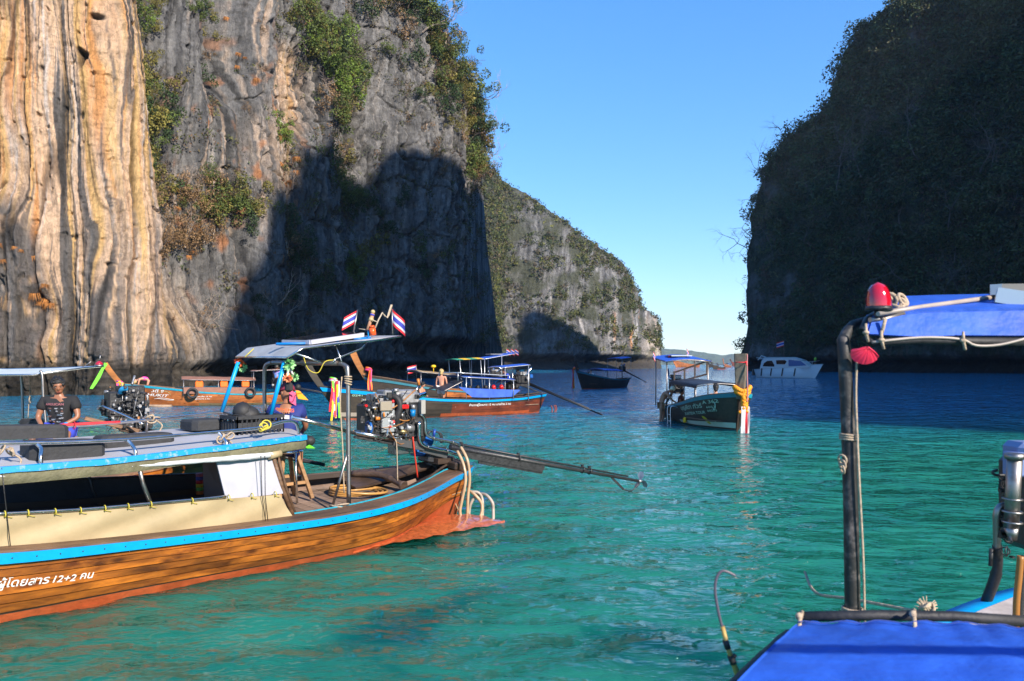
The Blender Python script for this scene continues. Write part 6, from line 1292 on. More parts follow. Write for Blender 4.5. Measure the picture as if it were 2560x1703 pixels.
# roof rails
near_r = [(-40, 1112), (0, 1109), (150, 1107), (325, 1099), (480, 1086), (640, 1071), (700, 1056), (728, 1053), (742, 1062), (747, 1086)]
mb = MB(); mb.tube(smooth_pts([fg(x, y, .80) for x, y in near_r], 5), .019, 9); mb.build('roof_rail', STEEL, fgroot)
for x0, y0, x1, y1 in ((92, 1110, 103, 1160), (318, 1100, 339, 1141), (545, 1081, 567, 1118)):
    mb = MB(); mb.tube(smooth_pts([fg(x0, y0, .80), fg(x0+11, y0+12, .84), fg(x1-1, (y0+y1)/2+6, .90), fg(x1, y1, .91)], 4), .019, 8); mb.build('rail_stanchion', STEEL, fgroot)
mb = MB(); mb.tube(smooth_pts([fg(x, y, -.75) for x, y in ((-30, 1073), (200, 1064), (370, 1050), (480, 1038), (548, 1030), (575, 1040), (585, 1052))], 5), .018, 8); mb.build('far_roof_rail', STEEL, fgroot)
mb = MB(); mb.tube([fg(370, 1050, -.75), fg(366, 1083, -.78)], .015, 6); mb.tube([fg(556, 1031, -.75), fg(640, 1048, -.3), fg(648, 1062, -.3)], .012, 6); mb.build('rail_brace', STEELD, fgroot)
# arch, awning and its posts over the after deck
AN, AF = [(872, 1265, .56), (871, 1100, .56), (870, 940, .56), (864, 915, .52), (846, 908, .42)], [(662, 1060, -.86), (661, 950, -.86), (664, 915, -.82), (680, 907, -.7)]
pts = smooth_pts([fg(*p) for p in AN], 4); q = smooth_pts([fg(*p) for p in AF], 4)
mb = MB(); mb.tube(pts, .030, 10); mb.build('arch_post', STEELD, fgroot); mb = MB(); mb.tube(q, .028, 10); mb.build('arch_post', STEELD, fgroot)
mb = MB(); mb.tube([pts[-1], fg(755, 907, -.3)], .036, 10); mb.tube([fg(755, 907, -.3), q[-1]], .028, 8); mb.build('arch_bar', STEELD, fgroot)
mb = MB(); mb.tube([fg(872, 1120, .56), fg(850, 1200, .5), fg(830, 1270, .42)], .018, 7); mb.build('arch_brace', STEELD, fgroot)
# the awning: a grey sloping front flap and a flat top
K = [fg(590, 893, -.35), fg(716, 895, .45), fg(765, 872, .50), fg(636, 863, -.45)]
def aw(px, py, w): return fg(px, py, w)
front = [[aw(590, 893, -.7), aw(655, 893, -.1), aw(718, 894, .45)], [aw(618, 872, -.72), aw(680, 868, -.1), aw(757, 871, .50)]]
mb = MB(); mb.sheet(front, th=.01); mb.build('awning_flap', GREYT, fgroot)
top = [[aw(618, 872, -.72), aw(757, 871, .50)], [aw(700, 861, -.7), aw(868, 857, .46)], [aw(850, 842, -.62), aw(1002, 841, .34)]]
mb = MB(); mb.sheet(top, th=.012); mb.build('awning', mat('grey_awning', (.34, .35, .37), .5, var=.15), fgroot)
for nm, pl, r in (('awning_frame', [(718, 894, .46), (757, 871, .51), (868, 857, .47), (925, 853, .4), (1002, 841, .35)], .014), ('awning_frame', [(590, 893, -.7), (718, 894, .46)], .013), ('awning_frame', [(590, 893, -.7), (618, 872, -.72), (850, 842, -.62), (1002, 841, .35)], .012), ('awning_frame', [(735, 882, .46), (800, 905, .46), (803, 909, .46)], .013), ('awning_frame', [(918, 853, .4), (903, 872, .42), (838, 898, .46), (832, 907, .46)], .013), ('awning_frame', [(840, 866, .45), (866, 935, .5)], .009)):
    mb = MB(); mb.tube([fg(*p) for p in pl], r, 7); mb.build(nm, STEEL, fgroot)
for k, x in enumerate((620, 686)): mb = MB(); mb.tube([fg(x-8, 893, -.4+.5*k), fg(x+14, 872, -.4+.5*k)], .007, 5); mb.build('awning_lashing', ROPEY, fgroot)
mb = MB(); mb.tube([fg(690, 860, .2), fg(846, 857, .3)], .016, 8); mb.tube([fg(884, 847, .3), fg(922, 846, .33)], .018, 8); mb.tube([fg(918, 846, .33), fg(925, 846, .33)], .026, 8); mb.build('blue_conduit', mat('conduit_blue', (.0, .16, .52), .4), fgroot)
for x0, y0, x1, y1, w0, w1 in ((596, 905, 554, 1030, -.62, -.75), (711, 905, 676, 1040, .35, .25)):
    mb = MB(); mb.tube([fg(x0, y0, w0), fg(x1, y1, w1)], .026, 9); mb.build('blue_pole', BLUE_P, fgroot)
lettering('ผู้โดยสาร', lambda t, y: hg.on(FG.sz(-4+134*t, 1440, 1.08)[0], FG.sz(-4+134*t, 1454-12*t, 1.08)[1]+y*.108-.0, 1, .03), LETW, fgroot, .25)
lettering('12+2', lambda t, y: hg.on(FG.sz(137+60*t, 1440, 1.08)[0], FG.sz(137+60*t, 1441-4*t, 1.08)[1]+y*.092, 1, .03), LETW, fgroot, .3)
lettering('คน', lambda t, y: hg.on(FG.sz(206+36*t, 1434, 1.08)[0], FG.sz(206+36*t, 1433-3*t, 1.08)[1]+y*.10, 1, .03), LETW, fgroot, .25)

# --- engine on its pivot, set a little askew to the boat
EN = Frame((-1.0, 12.3), (-1.0-8.1, 12.3-5.9)); EN.n = EN.n if EN.n.y < 0 else -EN.n
def en(px, py, w=0.0): return EN.onw(px, py, w)
RE = Matrix((EN.a, EN.n, V(0, 0, 1))).transposed(); RE4 = RE
def ebox(mb, x0, y0, x1, y1, w, dw, mi=0, bev=.01, tiltz=0.0):
    a, b = en(x0, y0, w), en(x1, y1, w); c = (a+b)/2; mb.box(c, (abs((b-a).dot(EN.a)), dw, abs(a.z-b.z)), RE, mi, bev)
eg = MB(); ebox(eg, 905, 1010, 1045, 1092, 0, .42, 0, .03); ebox(eg, 925, 985, 1030, 1012, 0, .30, 1, .02); ebox(eg, 950, 975, 1035, 990, .02, .26, 1, .02)
ENG = eg.build('engine', [BLACKM, GREYM, BLUEM], fgroot)
rg = random.Random(11); CH = [BLACKM, GREYM, ALU, CHROME, REDP, BLUEM, mat('engine_orange', (.6, .18, .02), .5), YEL]
mb = MB()
for i in range(150):
    x, y = rg.gauss(975, 34), rg.gauss(1040, 30); x = min(max(x, 905), 1048); y = min(max(y, 972), 1098); w = rg.uniform(.15, .27); mi = rg.choices(range(8), (26, 9, 5, 4, .8, 1, .8, .2))[0]; p = en(x, y, w); sz = rg.uniform(.012, .045)
    if i % 3 == 0: mb.cyl(p, p+(EN.n if i % 2 else EN.a)*rg.uniform(.03, .08), sz*.7, n=7, mi=mi)
    elif i % 3 == 1: mb.box(p, (sz*1.6, sz, sz*rg.uniform(.8, 2)), RE, mi, .003)
    else: mb.ball(p, sz*.7, n=6, mi=mi)
fit = mb.build('engine_fittings', CH, ENG); fit['kind'] = 'stuff'
mb = MB()
for i in range(26):
    a, b = (rg.uniform(905, 1045), rg.uniform(975, 1090)), (rg.uniform(905, 1045), rg.uniform(985, 1098)); c = ((a[0]+b[0])/2+rg.uniform(-14, 14), max(a[1], b[1])+rg.uniform(0, 12))
    mb.tube(smooth_pts([en(*a, .22), en(*c, .28), en(*b, .22)], 4), rg.uniform(.004, .010), 5, rg.choices((0, 1, 2), (5, 2, 1))[0])
cb = mb.build('cables', [BLACKR, mat('brown_hose', (.35, .14, .03), .4), CHROME], ENG); cb['kind'] = 'stuff'
def epart(name, m, fn, parent=None): mb = MB(); fn(mb); return mb.build(name, m, parent or ENG)
epart('head_cover', ALU, lambda m: ebox(m, 952, 1008, 985, 1080, .24, .06, 0, .01))
epart('bracket_plate', mat('tan_plate', (.42, .36, .28), .4, .6), lambda m: ebox(m, 950, 1003, 980, 1027, .29, .03, 0, .01))
epart('rocker_cover', GREYM, lambda m: ebox(m, 998, 982, 1044, 1008, .16, .14, 0, .02))
epart('intake_hose', BLACKR, lambda m: m.tube(smooth_pts([en(962, 1004, .1), en(985, 992, .2), en(1000, 1012, .27), en(992, 1044, .25), en(985, 1060, .18)], 5), .05, 10))
epart('air_cleaner', BLACKM, lambda m: m.cyl(en(970, 982, -.1), en(970, 982, .12), .07, n=14))
epart('red_cap', REDP, lambda m: ebox(m, 1004, 1012, 1021, 1022, .30, .05, 0, .01))
epart('oil_filter', mat('filter_blue', (.0, .16, .42), .4, coat=.3), lambda m: m.cyl(en(1032, 1024, .26), en(1031, 1041, .26), .042, n=14))
epart('filter_head', GREYM, lambda m: m.cyl(en(1033, 1012, .26), en(1032, 1023, .26), .036, n=12))
epart('side_plate', mat('dull_plate', (.45, .43, .40), .4, .5), lambda m: ebox(m, 1044, 1000, 1055, 1034, .20, .22, 0, .004))
epart('pulley', BLUEM, lambda m: (m.torus(en(922, 1070, .2), EN.a, .085, .02, 18, 6), m.cyl(en(926, 1070, .2), en(919, 1070, .2), .07, n=14)))
epart('fan', BLACKM, lambda m: (m.torus(en(912, 1040, .0), EN.a, .21, .016, 22, 6), [m.bar(en(912, 1040, 0), en(912, 1040, 0)+(EN.n*math.cos(k)+V(0, 0, math.sin(k)))*.2, .05, .012) for k in range(6)]))
epart('fan_belt', BLACKR, lambda m: (m.torus(en(918, 1052, .1), EN.a, .15, .012, 20, 5)))
epart('flywheel_housing', BLACKM, lambda m: m.cyl(en(1030, 1078, 0), en(1050, 1082, 0), .20, n=20))
epart('alternator', GREYM, lambda m: m.cyl(en(1012, 1068, .22), en(1032, 1072, .22), .06, n=14))
epart('starter', mat('bronze_part', (.35, .26, .12), .4, .7), lambda m: m.cyl(en(998, 1078, .24), en(1020, 1082, .24), .035, n=10))
epart('orange_cap', mat('engine_orange', (.6, .18, .02), .5), lambda m: m.ball(en(960, 1037, .30), .028, (.6, .5, 1.3), 8))
epart('red_plug', REDP, lambda m: (m.ball(en(983, 1055, .29), .028, (1, .5, 1), 8), m.ball(en(976, 1067, .29), .018, n=6)))
epart('gearbox', BLUEM, lambda m: (m.cyl(en(1040, 1098, .05), en(1078, 1104, .05), .07, n=12), ebox(m, 1032, 1118, 1068, 1138, -.05, .2, 0, .02)))
epart('sump_box', mat('sump_steel', (.32, .33, .34), .25, .9), lambda m: ebox(m, 978, 1094, 1030, 1132, .05, .24, 0, .01))
epart('coolant_tank', mat('tank_blue', (.02, .06, .30), .3), lambda m: m.cyl(en(1087, 1073, .15), en(1084, 1092, .15), .022, n=10))
epart('generator_cage', BLACKM, lambda m: [m.tube(smooth_pts([en(1068+d, 1108, w), en(1068+d, 1084, w), en(1078, 1079, w), en(1102-d, 1084, w), en(1106-d, 1108, w)], 4), .014, 6) for d, w in ((0, -.15), (3, .05))])
# silencer, water pipes
epart('silencer', CHROME, lambda m: m.tube([en(1038, 998, .1), en(1048, 990, .1), en(1064, 985, .1)], [.03, .042, .036], 12))
mb = MB(); mb.tube([en(1047, 963, .12), en(1045, 947, .12)], .022, 8, 0); mb.tube([en(1036, 998, .12), en(1041, 975, .12), en(1047, 963, .12)], [.024, .02, .016], 8, 1); build(mb, 'throttle_grip', [mat('grip_amber', (.50, .17, .03), .4), STEEL], fgroot)
for k, (dx, dy, w) in enumerate(((0, 0, .22), (-14, 22, .30))):
    mb = MB(); mb.tube(smooth_pts([en(1046+dx*.3, 1037+dy*.9, w-.08), en(1052+dx*.3, 1036+dy, w), en(1062+dx, 1050+dy, w), en(1064+dx, 1080+dy, w), en(1076+dx, 1093+dy, w), en(1106+dx, 1101+dy, w), en(1132+dx, 1106+dy, w), en(1150+dx*.5, 1115+dy, w)], 6), .026, 10)
    mb.build('water_pipe', CHROME if k else STEEL, fgroot)
    for x, y in ((1083, 1096), (1131, 1106)): mb = MB(); mb.torus(en(x+dx, y+dy, w), EN.a, .030, .006, 12, 5); mb.build('pipe_clip', STEELD, fgroot)
# beams that carry the engine
def beam(name, x0, y0, x1, y1, ww, hh, w, m): mb = MB(); mb.bar(en(x0, y0, w), en(x1, y1, w), ww, hh, bev=.006); return mb.build(name, m, fgroot)
mb = MB(); mb.tube([en(883, 1080, .24), en(986, 1100, .24)], .036, 12); mb.build('silver_tube', STEEL, fgroot)
beam('engine_beam', 886, 1092, 985, 1110, .05, .04, .20, BLACKM); beam('engine_bearer', 985, 1104, 1062, 1118, .012, .115, .26, mat('bearer_steel', (.12, .12, .125), .35, .6))
beam('engine_bearer', 905, 1092, 1120, 1128, .04, .07, -.2, BLACKM); beam('engine_bearer', 1050, 1122, 1118, 1140, .03, .09, .22, mat('bearer_steel', (.12, .12, .125), .35, .6))
mb = MB(); mb.bar(en(1058, 1140, 0), en(1122, 1152, 0), .34, .16, bev=.02); mb.bar(en(1108, 1118, .1), en(1108, 1152, .1), .09, .05); mb.build('pivot_head', BLACKM, fgroot)
mb = MB(); mb.cyl(en(1088, 1150, 0), en(1090, 1182, 0), .05, n=10); mb.bar(en(1070, 1160, 0), en(1120, 1163, 0), .22, .03); mb.build('pivot_post', BLACKM, fgroot)
TIP = P(1598, 1203, 14.75); A0 = en(1125, 1118, 0)
mb = MB(); mb.tube([A0, lerp(A0, TIP, .5), TIP], [.045, .036, .026], 9); mb.tube([A0+V(0, 0, .07), lerp(A0, TIP, .93)+V(0, 0, .05)], [.022, .014], 6); SH = mb.build('propeller_shaft', BLACKM, fgroot)
mb = MB(); e1 = lerp(A0, TIP, .44)
mb.add([A0-V(0, 0, .03), e1-V(0, 0, .03), e1-V(0, 0, .15), lerp(A0, TIP, .1)-V(0, 0, .13)], [[0, 1, 2, 3]]); mb.add([p+EN.n*.03 for p in mb.v[:4]], [[3, 2, 1, 0], ]); 
mb.bar(lerp(A0, TIP, .06)-V(0, 0, .06), lerp(A0, TIP, .45)-V(0, 0, .06), .05, .09); mb.bar(lerp(A0, TIP, .13)-V(0, 0, .14), lerp(A0, TIP, .44)-V(0, 0, .13), .03, .08); mb.build('shaft_fin', BLACKM, SH)
for t in (.32, .66, .70, .05): mb = MB(); p = lerp(A0, TIP, t); mb.torus(p+V(0, 0, .02), (TIP-A0), .055, .012, 12, 5); mb.box(p+V(0, 0, .085), (.04, .04, .05), RE); mb.build('shaft_clamp', BLACKM, SH)
mb = MB(); axp = (TIP-A0).normalized(); ks = lerp(A0, TIP, .83); ke = ks+axp*.30-V(0, 0, .20); mb.bar(ks-V(0, 0, .02), ke, .012, .04); mb.tube(smooth_pts([ke, ke+axp*.22-V(0, 0, .0), TIP-V(0, 0, .03)], 4), .012, 6); mb.build('skeg', BLACKM, SH)
mb = MB(); u_ = axp.orthogonal().normalized(); v_ = axp.cross(u_); mb.cyl(TIP-axp*.03, TIP+axp*.10, .034, .02, 10)
for a in (.5, 2.6, 4.7):
    q = u_*math.cos(a)+v_*math.sin(a); t = axp.cross(q); b = TIP+axp*.04
    mb.add([b+q*.02, b+q*.08+t*.07+axp*.025, b+q*.17+t*.06+axp*.02, b+q*.19, b+q*.13-t*.05-axp*.02, b+q*.04-t*.03], [[0, 1, 2, 3, 4, 5]])
mb.build('propeller', GREYM, SH)
# handle tube held by the boatman
mb = MB(); mb.tube([fg(730, 1043, .35), fg(800, 1060, .38), fg(862, 1077, .42)], [.027, .026, .024], 10); mb.build('steering_handle', STEEL, fgroot)
mb = MB(); mb.tube([fg(862, 1077, .42), en(890, 1084, .2), en(930, 1092, .15)], .022, 8); mb.build('handle_link', BLACKM, fgroot)
# hoses at the stern
def hose(name, pl, r, m, parent=fgroot): mb = MB(); mb.tube(smooth_pts([P(*p) for p in pl], 6), r, 9); return mb.build(name, m, parent)
hose('cooling_hose', [(1143, 1128, 12.0), (1158, 1160, 11.9), (1164, 1200, 11.85), (1155, 1250, 11.85), (1150, 1280, 11.85), (1158, 1300, 11.85), (1175, 1303, 11.9), (1200, 1292, 11.95), (1205, 1262, 12.0), (1190, 1240, 12.0), (1175, 1228, 12.1)], .023, HOSE)
hose('cooling_hose', [(1152, 1118, 12.1), (1168, 1150, 12.0), (1174, 1195, 12.0), (1170, 1240, 12.0), (1168, 1300, 12.0)], .023, HOSE)
hose('steel_loop', [(1138, 1270, 12.4), (1137, 1245, 12.4), (1148, 1228, 12.4), (1165, 1226, 12.4)], .022, HOSEW)
hose('steel_loop', [(1178, 1230, 12.2), (1196, 1232, 12.2), (1206, 1250, 12.2), (1206, 1296, 12.1)], .022, HOSEW)
hose('steel_loop', [(1172, 1288, 12.3), (1176, 1262, 12.3), (1190, 1240, 12.3), (1212, 1236, 12.2), (1230, 1255, 12.1), (1233, 1275, 12.1), (1233, 1302, 12.0)], .024, HOSEW)
for pl, m, r in (([(1136, 1205, 12.2), (1120, 1255, 12.1), (1107, 1292, 12.05)], STEELD, .014), ([(1138, 1206, 12.25), (1160, 1214, 12.4), (1182, 1220, 12.5)], BLACKM, .013), ([(1086, 1246, 11.6), (1130, 1237, 11.9), (1162, 1228, 12.2)], HOSE, .008), ([(1122, 1220, 12.1), (1134, 1250, 12.1), (1148, 1280, 12.1)], HOSE, .010), ([(1040, 1330, 11.0), (1012, 1333, 10.9), (1030, 1300, 11.0), (1042, 1330, 11.0)], ANTIF, .007), ([(1150, 1176, 12.0), (1128, 1250, 12.1), (1110, 1290, 12.05)], W_HONEY, .02)):
    mb = MB(); mb.tube([P(*p) for p in pl], r, 6); build(mb, 'stern_strut', m, fgroot)

# --- things lying on, hung on and tied to the boat
cr = empty('plastic_crate', fg(660, 1090, .1), 'black slatted plastic crate standing on the white roof', 'crate')
CR = Frame((0, 0), (1, 1)); c0 = fg(640, 1092, .35); R3 = FG.a*-1; N3 = FG.n; w_, d_, h_ = .60, .40, .26
M3 = Matrix((R3, N3, V(0, 0, 1))).transposed(); cc = c0+V(0, 0, h_/2)-N3*.12+R3*.02
for sx, sy in ((1, 0), (-1, 0), (0, 1), (0, -1)):
    mb = MB(); L_ = d_ if sx else w_; ax_ = N3 if sx else R3; o = (R3*sx*w_/2+N3*sy*d_/2)
    mb.bar(cc+o-ax_*L_/2+V(0, 0, .11), cc+o+ax_*L_/2+V(0, 0, .11), .035, .04); mb.bar(cc+o-ax_*L_/2-V(0, 0, .11), cc+o+ax_*L_/2-V(0, 0, .11), .02, .04); mb.bar(cc+o-ax_*L_/2, cc+o+ax_*L_/2, .012, .10)
    nb = 11 if sy else 7
    for i in range(nb): p = cc+o+ax_*(-L_/2+L_*i/(nb-1)); mb.bar(p-V(0, 0, .12), p+V(0, 0, .12), .016, .014)
    mb.build('crate_side', FOAM, cr)
mb = MB(); mb.box(cc-V(0, 0, .125), (w_, d_, .012), M3); mb.build('crate_bottom', FOAM, cr)
mb = MB(); t = cc+V(0, 0, .12)-R3*.08; mb.ball(t, .17, (1, .8, .75), 12); mb.ball(t-R3*.05+V(0, 0, .05), .12, (1, 1, 1), 10); mb.sheet([[t+R3*(.2*math.cos(a)*r)+N3*(.17*math.sin(a)*r)+V(0, 0, .02*math.sin(a*3)) for a in np.linspace(0, 6.28, 15)] for r in (.8, 1.15)], th=.01)
mb.build('sun_hat', BLACKR, label='crumpled black hat lying on top of the plastic crate', cat='hat')
def pad(pl, wa, wb, hz, lab, dx=0):
    a, b = fg(*pl[0], wa), fg(*pl[1], wa); n = FG.n*(wb-wa); e = (b-a).normalized(); mb = MB()
    v = [a+e*.04, b-e*.04, b, b, b-e*.04, a+e*.04, a, a]
    base = [a+e*.05, b-e*.05, b+n*.15, b+n*.85, b+n-e*.05, a+n+e*.05, a+n*.85, a+n*.15]; z = lambda d: V(0, 0, d)
    rows = [[p+z(.0) for p in base], [p+z(hz*.8) for p in base], [lerp(p, (a+b)/2+n/2, .07)+z(hz) for p in base]]
    mb.add(sum(rows, []), [list(range(16, 24))]+[[r*8+i, r*8+(i+1) % 8, r*8+8+(i+1) % 8, r*8+8+i] for r in range(2) for i in range(8)]+[list(range(7, -1, -1))])
    return mb.build('foam_pad', FOAM, label=lab, cat='pad', group='black foam pads on the white roof')
pad([(78, 1160), (268, 1152)], .76, .36, .20, 'thick black foam block nearest on the white roof, behind the first stanchion')
pad([(255, 1124), (440, 1112)], .42, .12, .13, 'long black foam pad on the white roof between the first and second stanchion')
pad([(-20, 1100), (175, 1095)], -.30, -.58, .14, 'black foam pad at the far left edge of the white roof near the seated man')
pad([(485, 1078), (570, 1072)], .0, -.42, .12, 'flat black foam pad on the white roof beside the crate')
for i, (x, y, w) in enumerate(((385, 1048, -.75), (560, 1094, .82), (22, 1130, .78), (665, 1066, .82))):
    mb = MB(); c = fg(x, y, w); rq = random.Random(i)
    for k in range(4): mb.torus(c+V(0, 0, rq.uniform(-.03, .03))+FG.a*rq.uniform(-.06, .06), V(rq.uniform(-1, 1), rq.uniform(-1, 1), rq.uniform(-1, 1)), rq.uniform(.03, .055), .009, 12, 5)
    if i != 3: mb.tube(smooth_pts([c, c+FG.a*-.10+V(0, 0, -.08), c+FG.a*-.05+V(0, 0, -.17)], 4), .009, 5)
    mb.build('rope_knot', ROPEY if i == 3 else ROPE, label=['tan rope knot on the far rail of the white roof', 'tan rope tied round the near rail with loose ends on the white roof', 'frayed tan rope lying on the near corner of the white roof', 'yellow cord knotted on the rail in front of the crate'][i], cat='rope')
mb = MB(); mb.tube(smooth_pts([fg(100, 1068, -.75), fg(180, 1062, -.75), fg(300, 1056, -.75)], 4), .0195, 6); mb.torus(fg(185, 1064, -.75), FG.a, .045, .006, 12, 4); mb.build('red_rope', mat('red_cord', (.6, .02, .03), .6), label='red cord wound along the far rail of the white roof', cat='cord')
# stool
st = empty('stool', fp(2.5, -.4, .5), 'round topped wooden stool with steel ring on the after deck', 'stool'); sc_ = fg(716, 1126, -.38); zf = .515
for k, (dx, dy) in enumerate(((-.20, -.16), (.20, -.16), (.20, .18), (-.20, .18))):
    mb = MB(); a = sc_+FG.a*dx*.5+FG.n*dy*.5-V(0, 0, .04); b = sc_+FG.a*dx*1.25+FG.n*dy*1.3; b.z = zf-TILT*-.4; mb.bar(b, a, .045, .05, up=FG.a, bev=.004); build(mb, 'leg', W_STOOL, st, FG)
for k, (z, e) in enumerate(((.25, 1), (.30, -1))): mb = MB(); p = V(sc_.x, sc_.y, zf+z); mb.bar(p-FG.a*.2+FG.n*.18*e, p+FG.a*.2+FG.n*.18*e, .03, .04); build(mb, 'stretcher', W_STOOL, st, FG)
mb = MB(); mb.torus(sc_+V(0, 0, -.01), V(0, 0, 1), .20, .02, 24, 8); mb.cyl(sc_-V(0, 0, .03), sc_-V(0, 0, .005), .2, n=24); mb.build('seat_ring', CHROME, st)
mb = MB(); mb.cyl(sc_+FG.n*.22, V(sc_.x, sc_.y, zf)+FG.n*.26, .016, n=8); mb.build('steel_leg', STEEL, st)
# coiled hose on the deck
mb = MB(); c = FG.onz(885, 1232, .53)
for k in range(3): mb.torus(c+V(.03*k, .02*k, .02*k), V(.04*k, .03, 1), .34+.03*k, .017, 28, 7)
mb.tube(smooth_pts([c+V(-.3, .1, .03), c+V(0, -.1, .05), c+V(.3, .2, .04)], 5), .013, 6); mb.build('hose_coil', mat('amber_hose', (.48, .25, .07), .35, coat=.3), label='amber hose lying in a coil on the after deck planks', cat='hose')
mb = MB(); c = FG.onz(846, 1272, .545)
for k in range(5): mb.torus(c+V(.02*k-.04, .02*(k % 2), .012*k), V(.2*math.sin(k), .2, 1), .08+.012*(k % 3), .010, 14, 5)
mb.tube([c, c+V(.3, .05, 0), c+V(.5, .1, 0)], .01, 5); mb.build('rope_coil', ROPE, label='small coil of thin rope at the foot of the steel arch', cat='rope')
mb = MB(); mb.tube(smooth_pts([en(988, 1098, .28), en(992, 1120, .29), en(994, 1208, .3)], 4), .008, 5); mb.build('hanging_line', ROPE, label='thin grey line hanging from the engine bearer to the deck', cat='rope')
mb = MB(); mb.tube(smooth_pts([en(1032, 1092, .28), en(1036, 1130, .28), en(1044, 1194, .22)], 4), .012, 6); mb.build('red_hose', mat('red_hose', (.55, .04, .02), .4), label='red fuel hose running from the engine down to the deck', cat='hose')
mb = MB(); c = fg(870, 942, .56)
for k in range(4): mb.torus(c+V(0, 0, -.03*k), V(.1*k, .05, 1), .045, .010, 12, 5)
mb.tube(smooth_pts([c+V(-.08, 0, .0), c+V(-.10, 0, -.35), c+V(-.07, 0, -.9), c+V(-.05, .0, -1.5)], 5), .009, 5); mb.build('arch_rope', ROPE, label='rope wound round the corner of the steel arch with its end hanging down', cat='rope')
mb = MB(); mb.tube(smooth_pts([fg(757, 885, .3), fg(770, 922, .35), fg(795, 932, .4), fg(812, 905, .45), fg(835, 900, .45)], 5), .006, 5); mb.build('yellow_rope', ROPEY, label='yellow cord looping under the awning from the arch bar', cat='cord')
# strings of paper flowers on the awning
def pom(c, r, m, lab, cat='decoration'):
    mb = MB(); rq = random.Random(int(c.z*999))
    for k in range(14):
        n = Vector((rq.gauss(0, 1), rq.gauss(0, 1), rq.gauss(0, 1))).normalized(); u = n.orthogonal().normalized(); v = n.cross(u); b = c+n*r*.35
        mb.sheet([[b+u*r*.4*q+v*r*.4*p+n*r*.5*abs(p*q) for q in (-1, 0, 1)] for p in (-1, 0, 1)])
    return mb.build('paper_flower', m, label=lab, cat=cat, group='paper flowers hung on the awning')
LG = mat('pale_green_paper', (.35, .70, .30), .7)
pom(fg(601, 905, -.65), .085, mat('orange_paper', (.9, .13, .02), .6), 'orange paper flower at the top of the left blue pole'); pom(fg(606, 919, -.63), .07, LG, 'green paper flower hanging below the orange one on the left blue pole')
pom(fg(722, 912, .4), .09, LG, 'pale green paper flower at the top of the right blue pole'); pom(fg(719, 945, .4), .065, mat('salmon_paper', (.9, .28, .12), .6), 'salmon paper flower at the end of the white beaded string'); pom(fg(735, 943, .4), .065, LG, 'green paper flower at the end of the beaded string, beside the salmon one')
mb = MB()
for k in range(8): mb.ball(fg(721-.3*k, 918+3*k, .4), .016, n=6); mb.ball(fg(724+1.2*k, 918+2.8*k, .4), .016, n=6)
mb.build('bead_string', FWHITE, label='two strings of white beads between the paper flowers', cat='bead string')
mb = MB(); mb.box(fg(722, 968, .35), (.10, .07, .13), None, 0, .03); mb.tube([fg(722, 905, .35), fg(722, 960, .35)], .012, 5); mb.ball(fg(745, 968, .3), .04, n=8); mb.build('black_bag', BLACKR, label='small black bag hanging from the awning above the boatman', cat='bag')
# solar panel, flags, horn and lamp on the awning
sp = empty('solar_panel', fg(800, 855, 0), 'solar panel in a white frame lying on top of the grey awning', 'solar panel')
q4 = [fg(707, 858, -.25), fg(776, 859, .34), fg(908, 840, .30), fg(830, 837, -.42)]; q4 = [p+V(0, 0, .035) for p in q4]; mb = MB(); mb.sheet([[q4[0]+V(0, 0, .012), q4[1]+V(0, 0, .012)], [q4[3]+V(0, 0, .012), q4[2]+V(0, 0, .012)]]); mb.build('cells', PANEL, sp)
mb = MB()
for a, b in ((0, 1), (1, 2), (2, 3), (3, 0)): mb.bar(q4[a]-V(0, 0, .02), q4[b]-V(0, 0, .02), .035, .055)
mb.build('panel_frame', WHITE, sp)
flag(fg(883, 835, -.1), fg(894, 775, -.1), .20, .19, 'striped flag on the left stick on the awning, blown to the left', .45, dirv=V(-.9, -.2, -.1))
flag(fg(982, 838, .2), fg(980, 772, .2), .20, .22, 'striped flag on the right stick on the awning, blown to the right', .75, dirv=V(.9, -.2, -.1))
mb = MB(); mb.tube([fg(919, 825, .1), fg(927, 800, .1), fg(932, 785, .1)], [.024, .026, .030], 10, 0); mb.tube([fg(926, 803, .1), fg(929, 796, .1)], .034, 10, 1); mb.tube([fg(930, 790, .1), fg(931, 786, .1)], .034, 10, 2); mb.ball(fg(932, 780, .1), .032, n=10, mi=1); mb.tube([fg(921, 826, .1), fg(921, 842, .1)], .012, 6, 3)
mb.build('taped_float', [mat('tape_copper', (.45, .24, .14), .5), mat('tape_tan', (.45, .34, .16), .6), FBLUE, BLUE_P], label='slim bottle shaped float wrapped in tan and blue tape on the awning', cat='float')
mb = MB(); mb.tube([fg(930, 820, .15), fg(933, 838, .15)], .045, 12, 0); mb.tube([fg(930, 818, .15), fg(929, 814, .15)], [.046, .03], 12, 1); mb.build('signal_lamp', [mat('lamp_orange', (.9, .10, .01), .3, coat=.4), mat('lamp_cap', (.6, .08, .01), .4)], label='orange signal lamp on the rear of the grey awning', cat='lamp')
mb = MB(); mb.tube([fg(938, 820, .18), fg(946, 800, .18), fg(956, 782, .18), fg(962, 790, .18), fg(968, 795, .2), fg(972, 780, .2), fg(978, 762, .2)], .011, 6); mb.tube([fg(930, 800, .16), fg(945, 806, .17)], .008, 5); mb.tube([fg(897, 822, 0), fg(925, 826, .1)], .006, 5); mb.build('bent_stick', mat('driftwood', (.40, .33, .25), .8), label='crooked pale stick with string on the rear of the awning', cat='stick')
mb = MB(); mb.sheet([[fg(978, 762, .2), fg(982, 762, .2)], [fg(973, 775, .2), fg(977, 777, .2)], [fg(970, 787, .2), fg(974, 788, .2)], [fg(966, 793, .2), fg(969, 796, .2)]], th=.004); mb.build('cloth_strip', ROPE, label='strip of tan cloth fluttering from the crooked stick', cat='cloth')
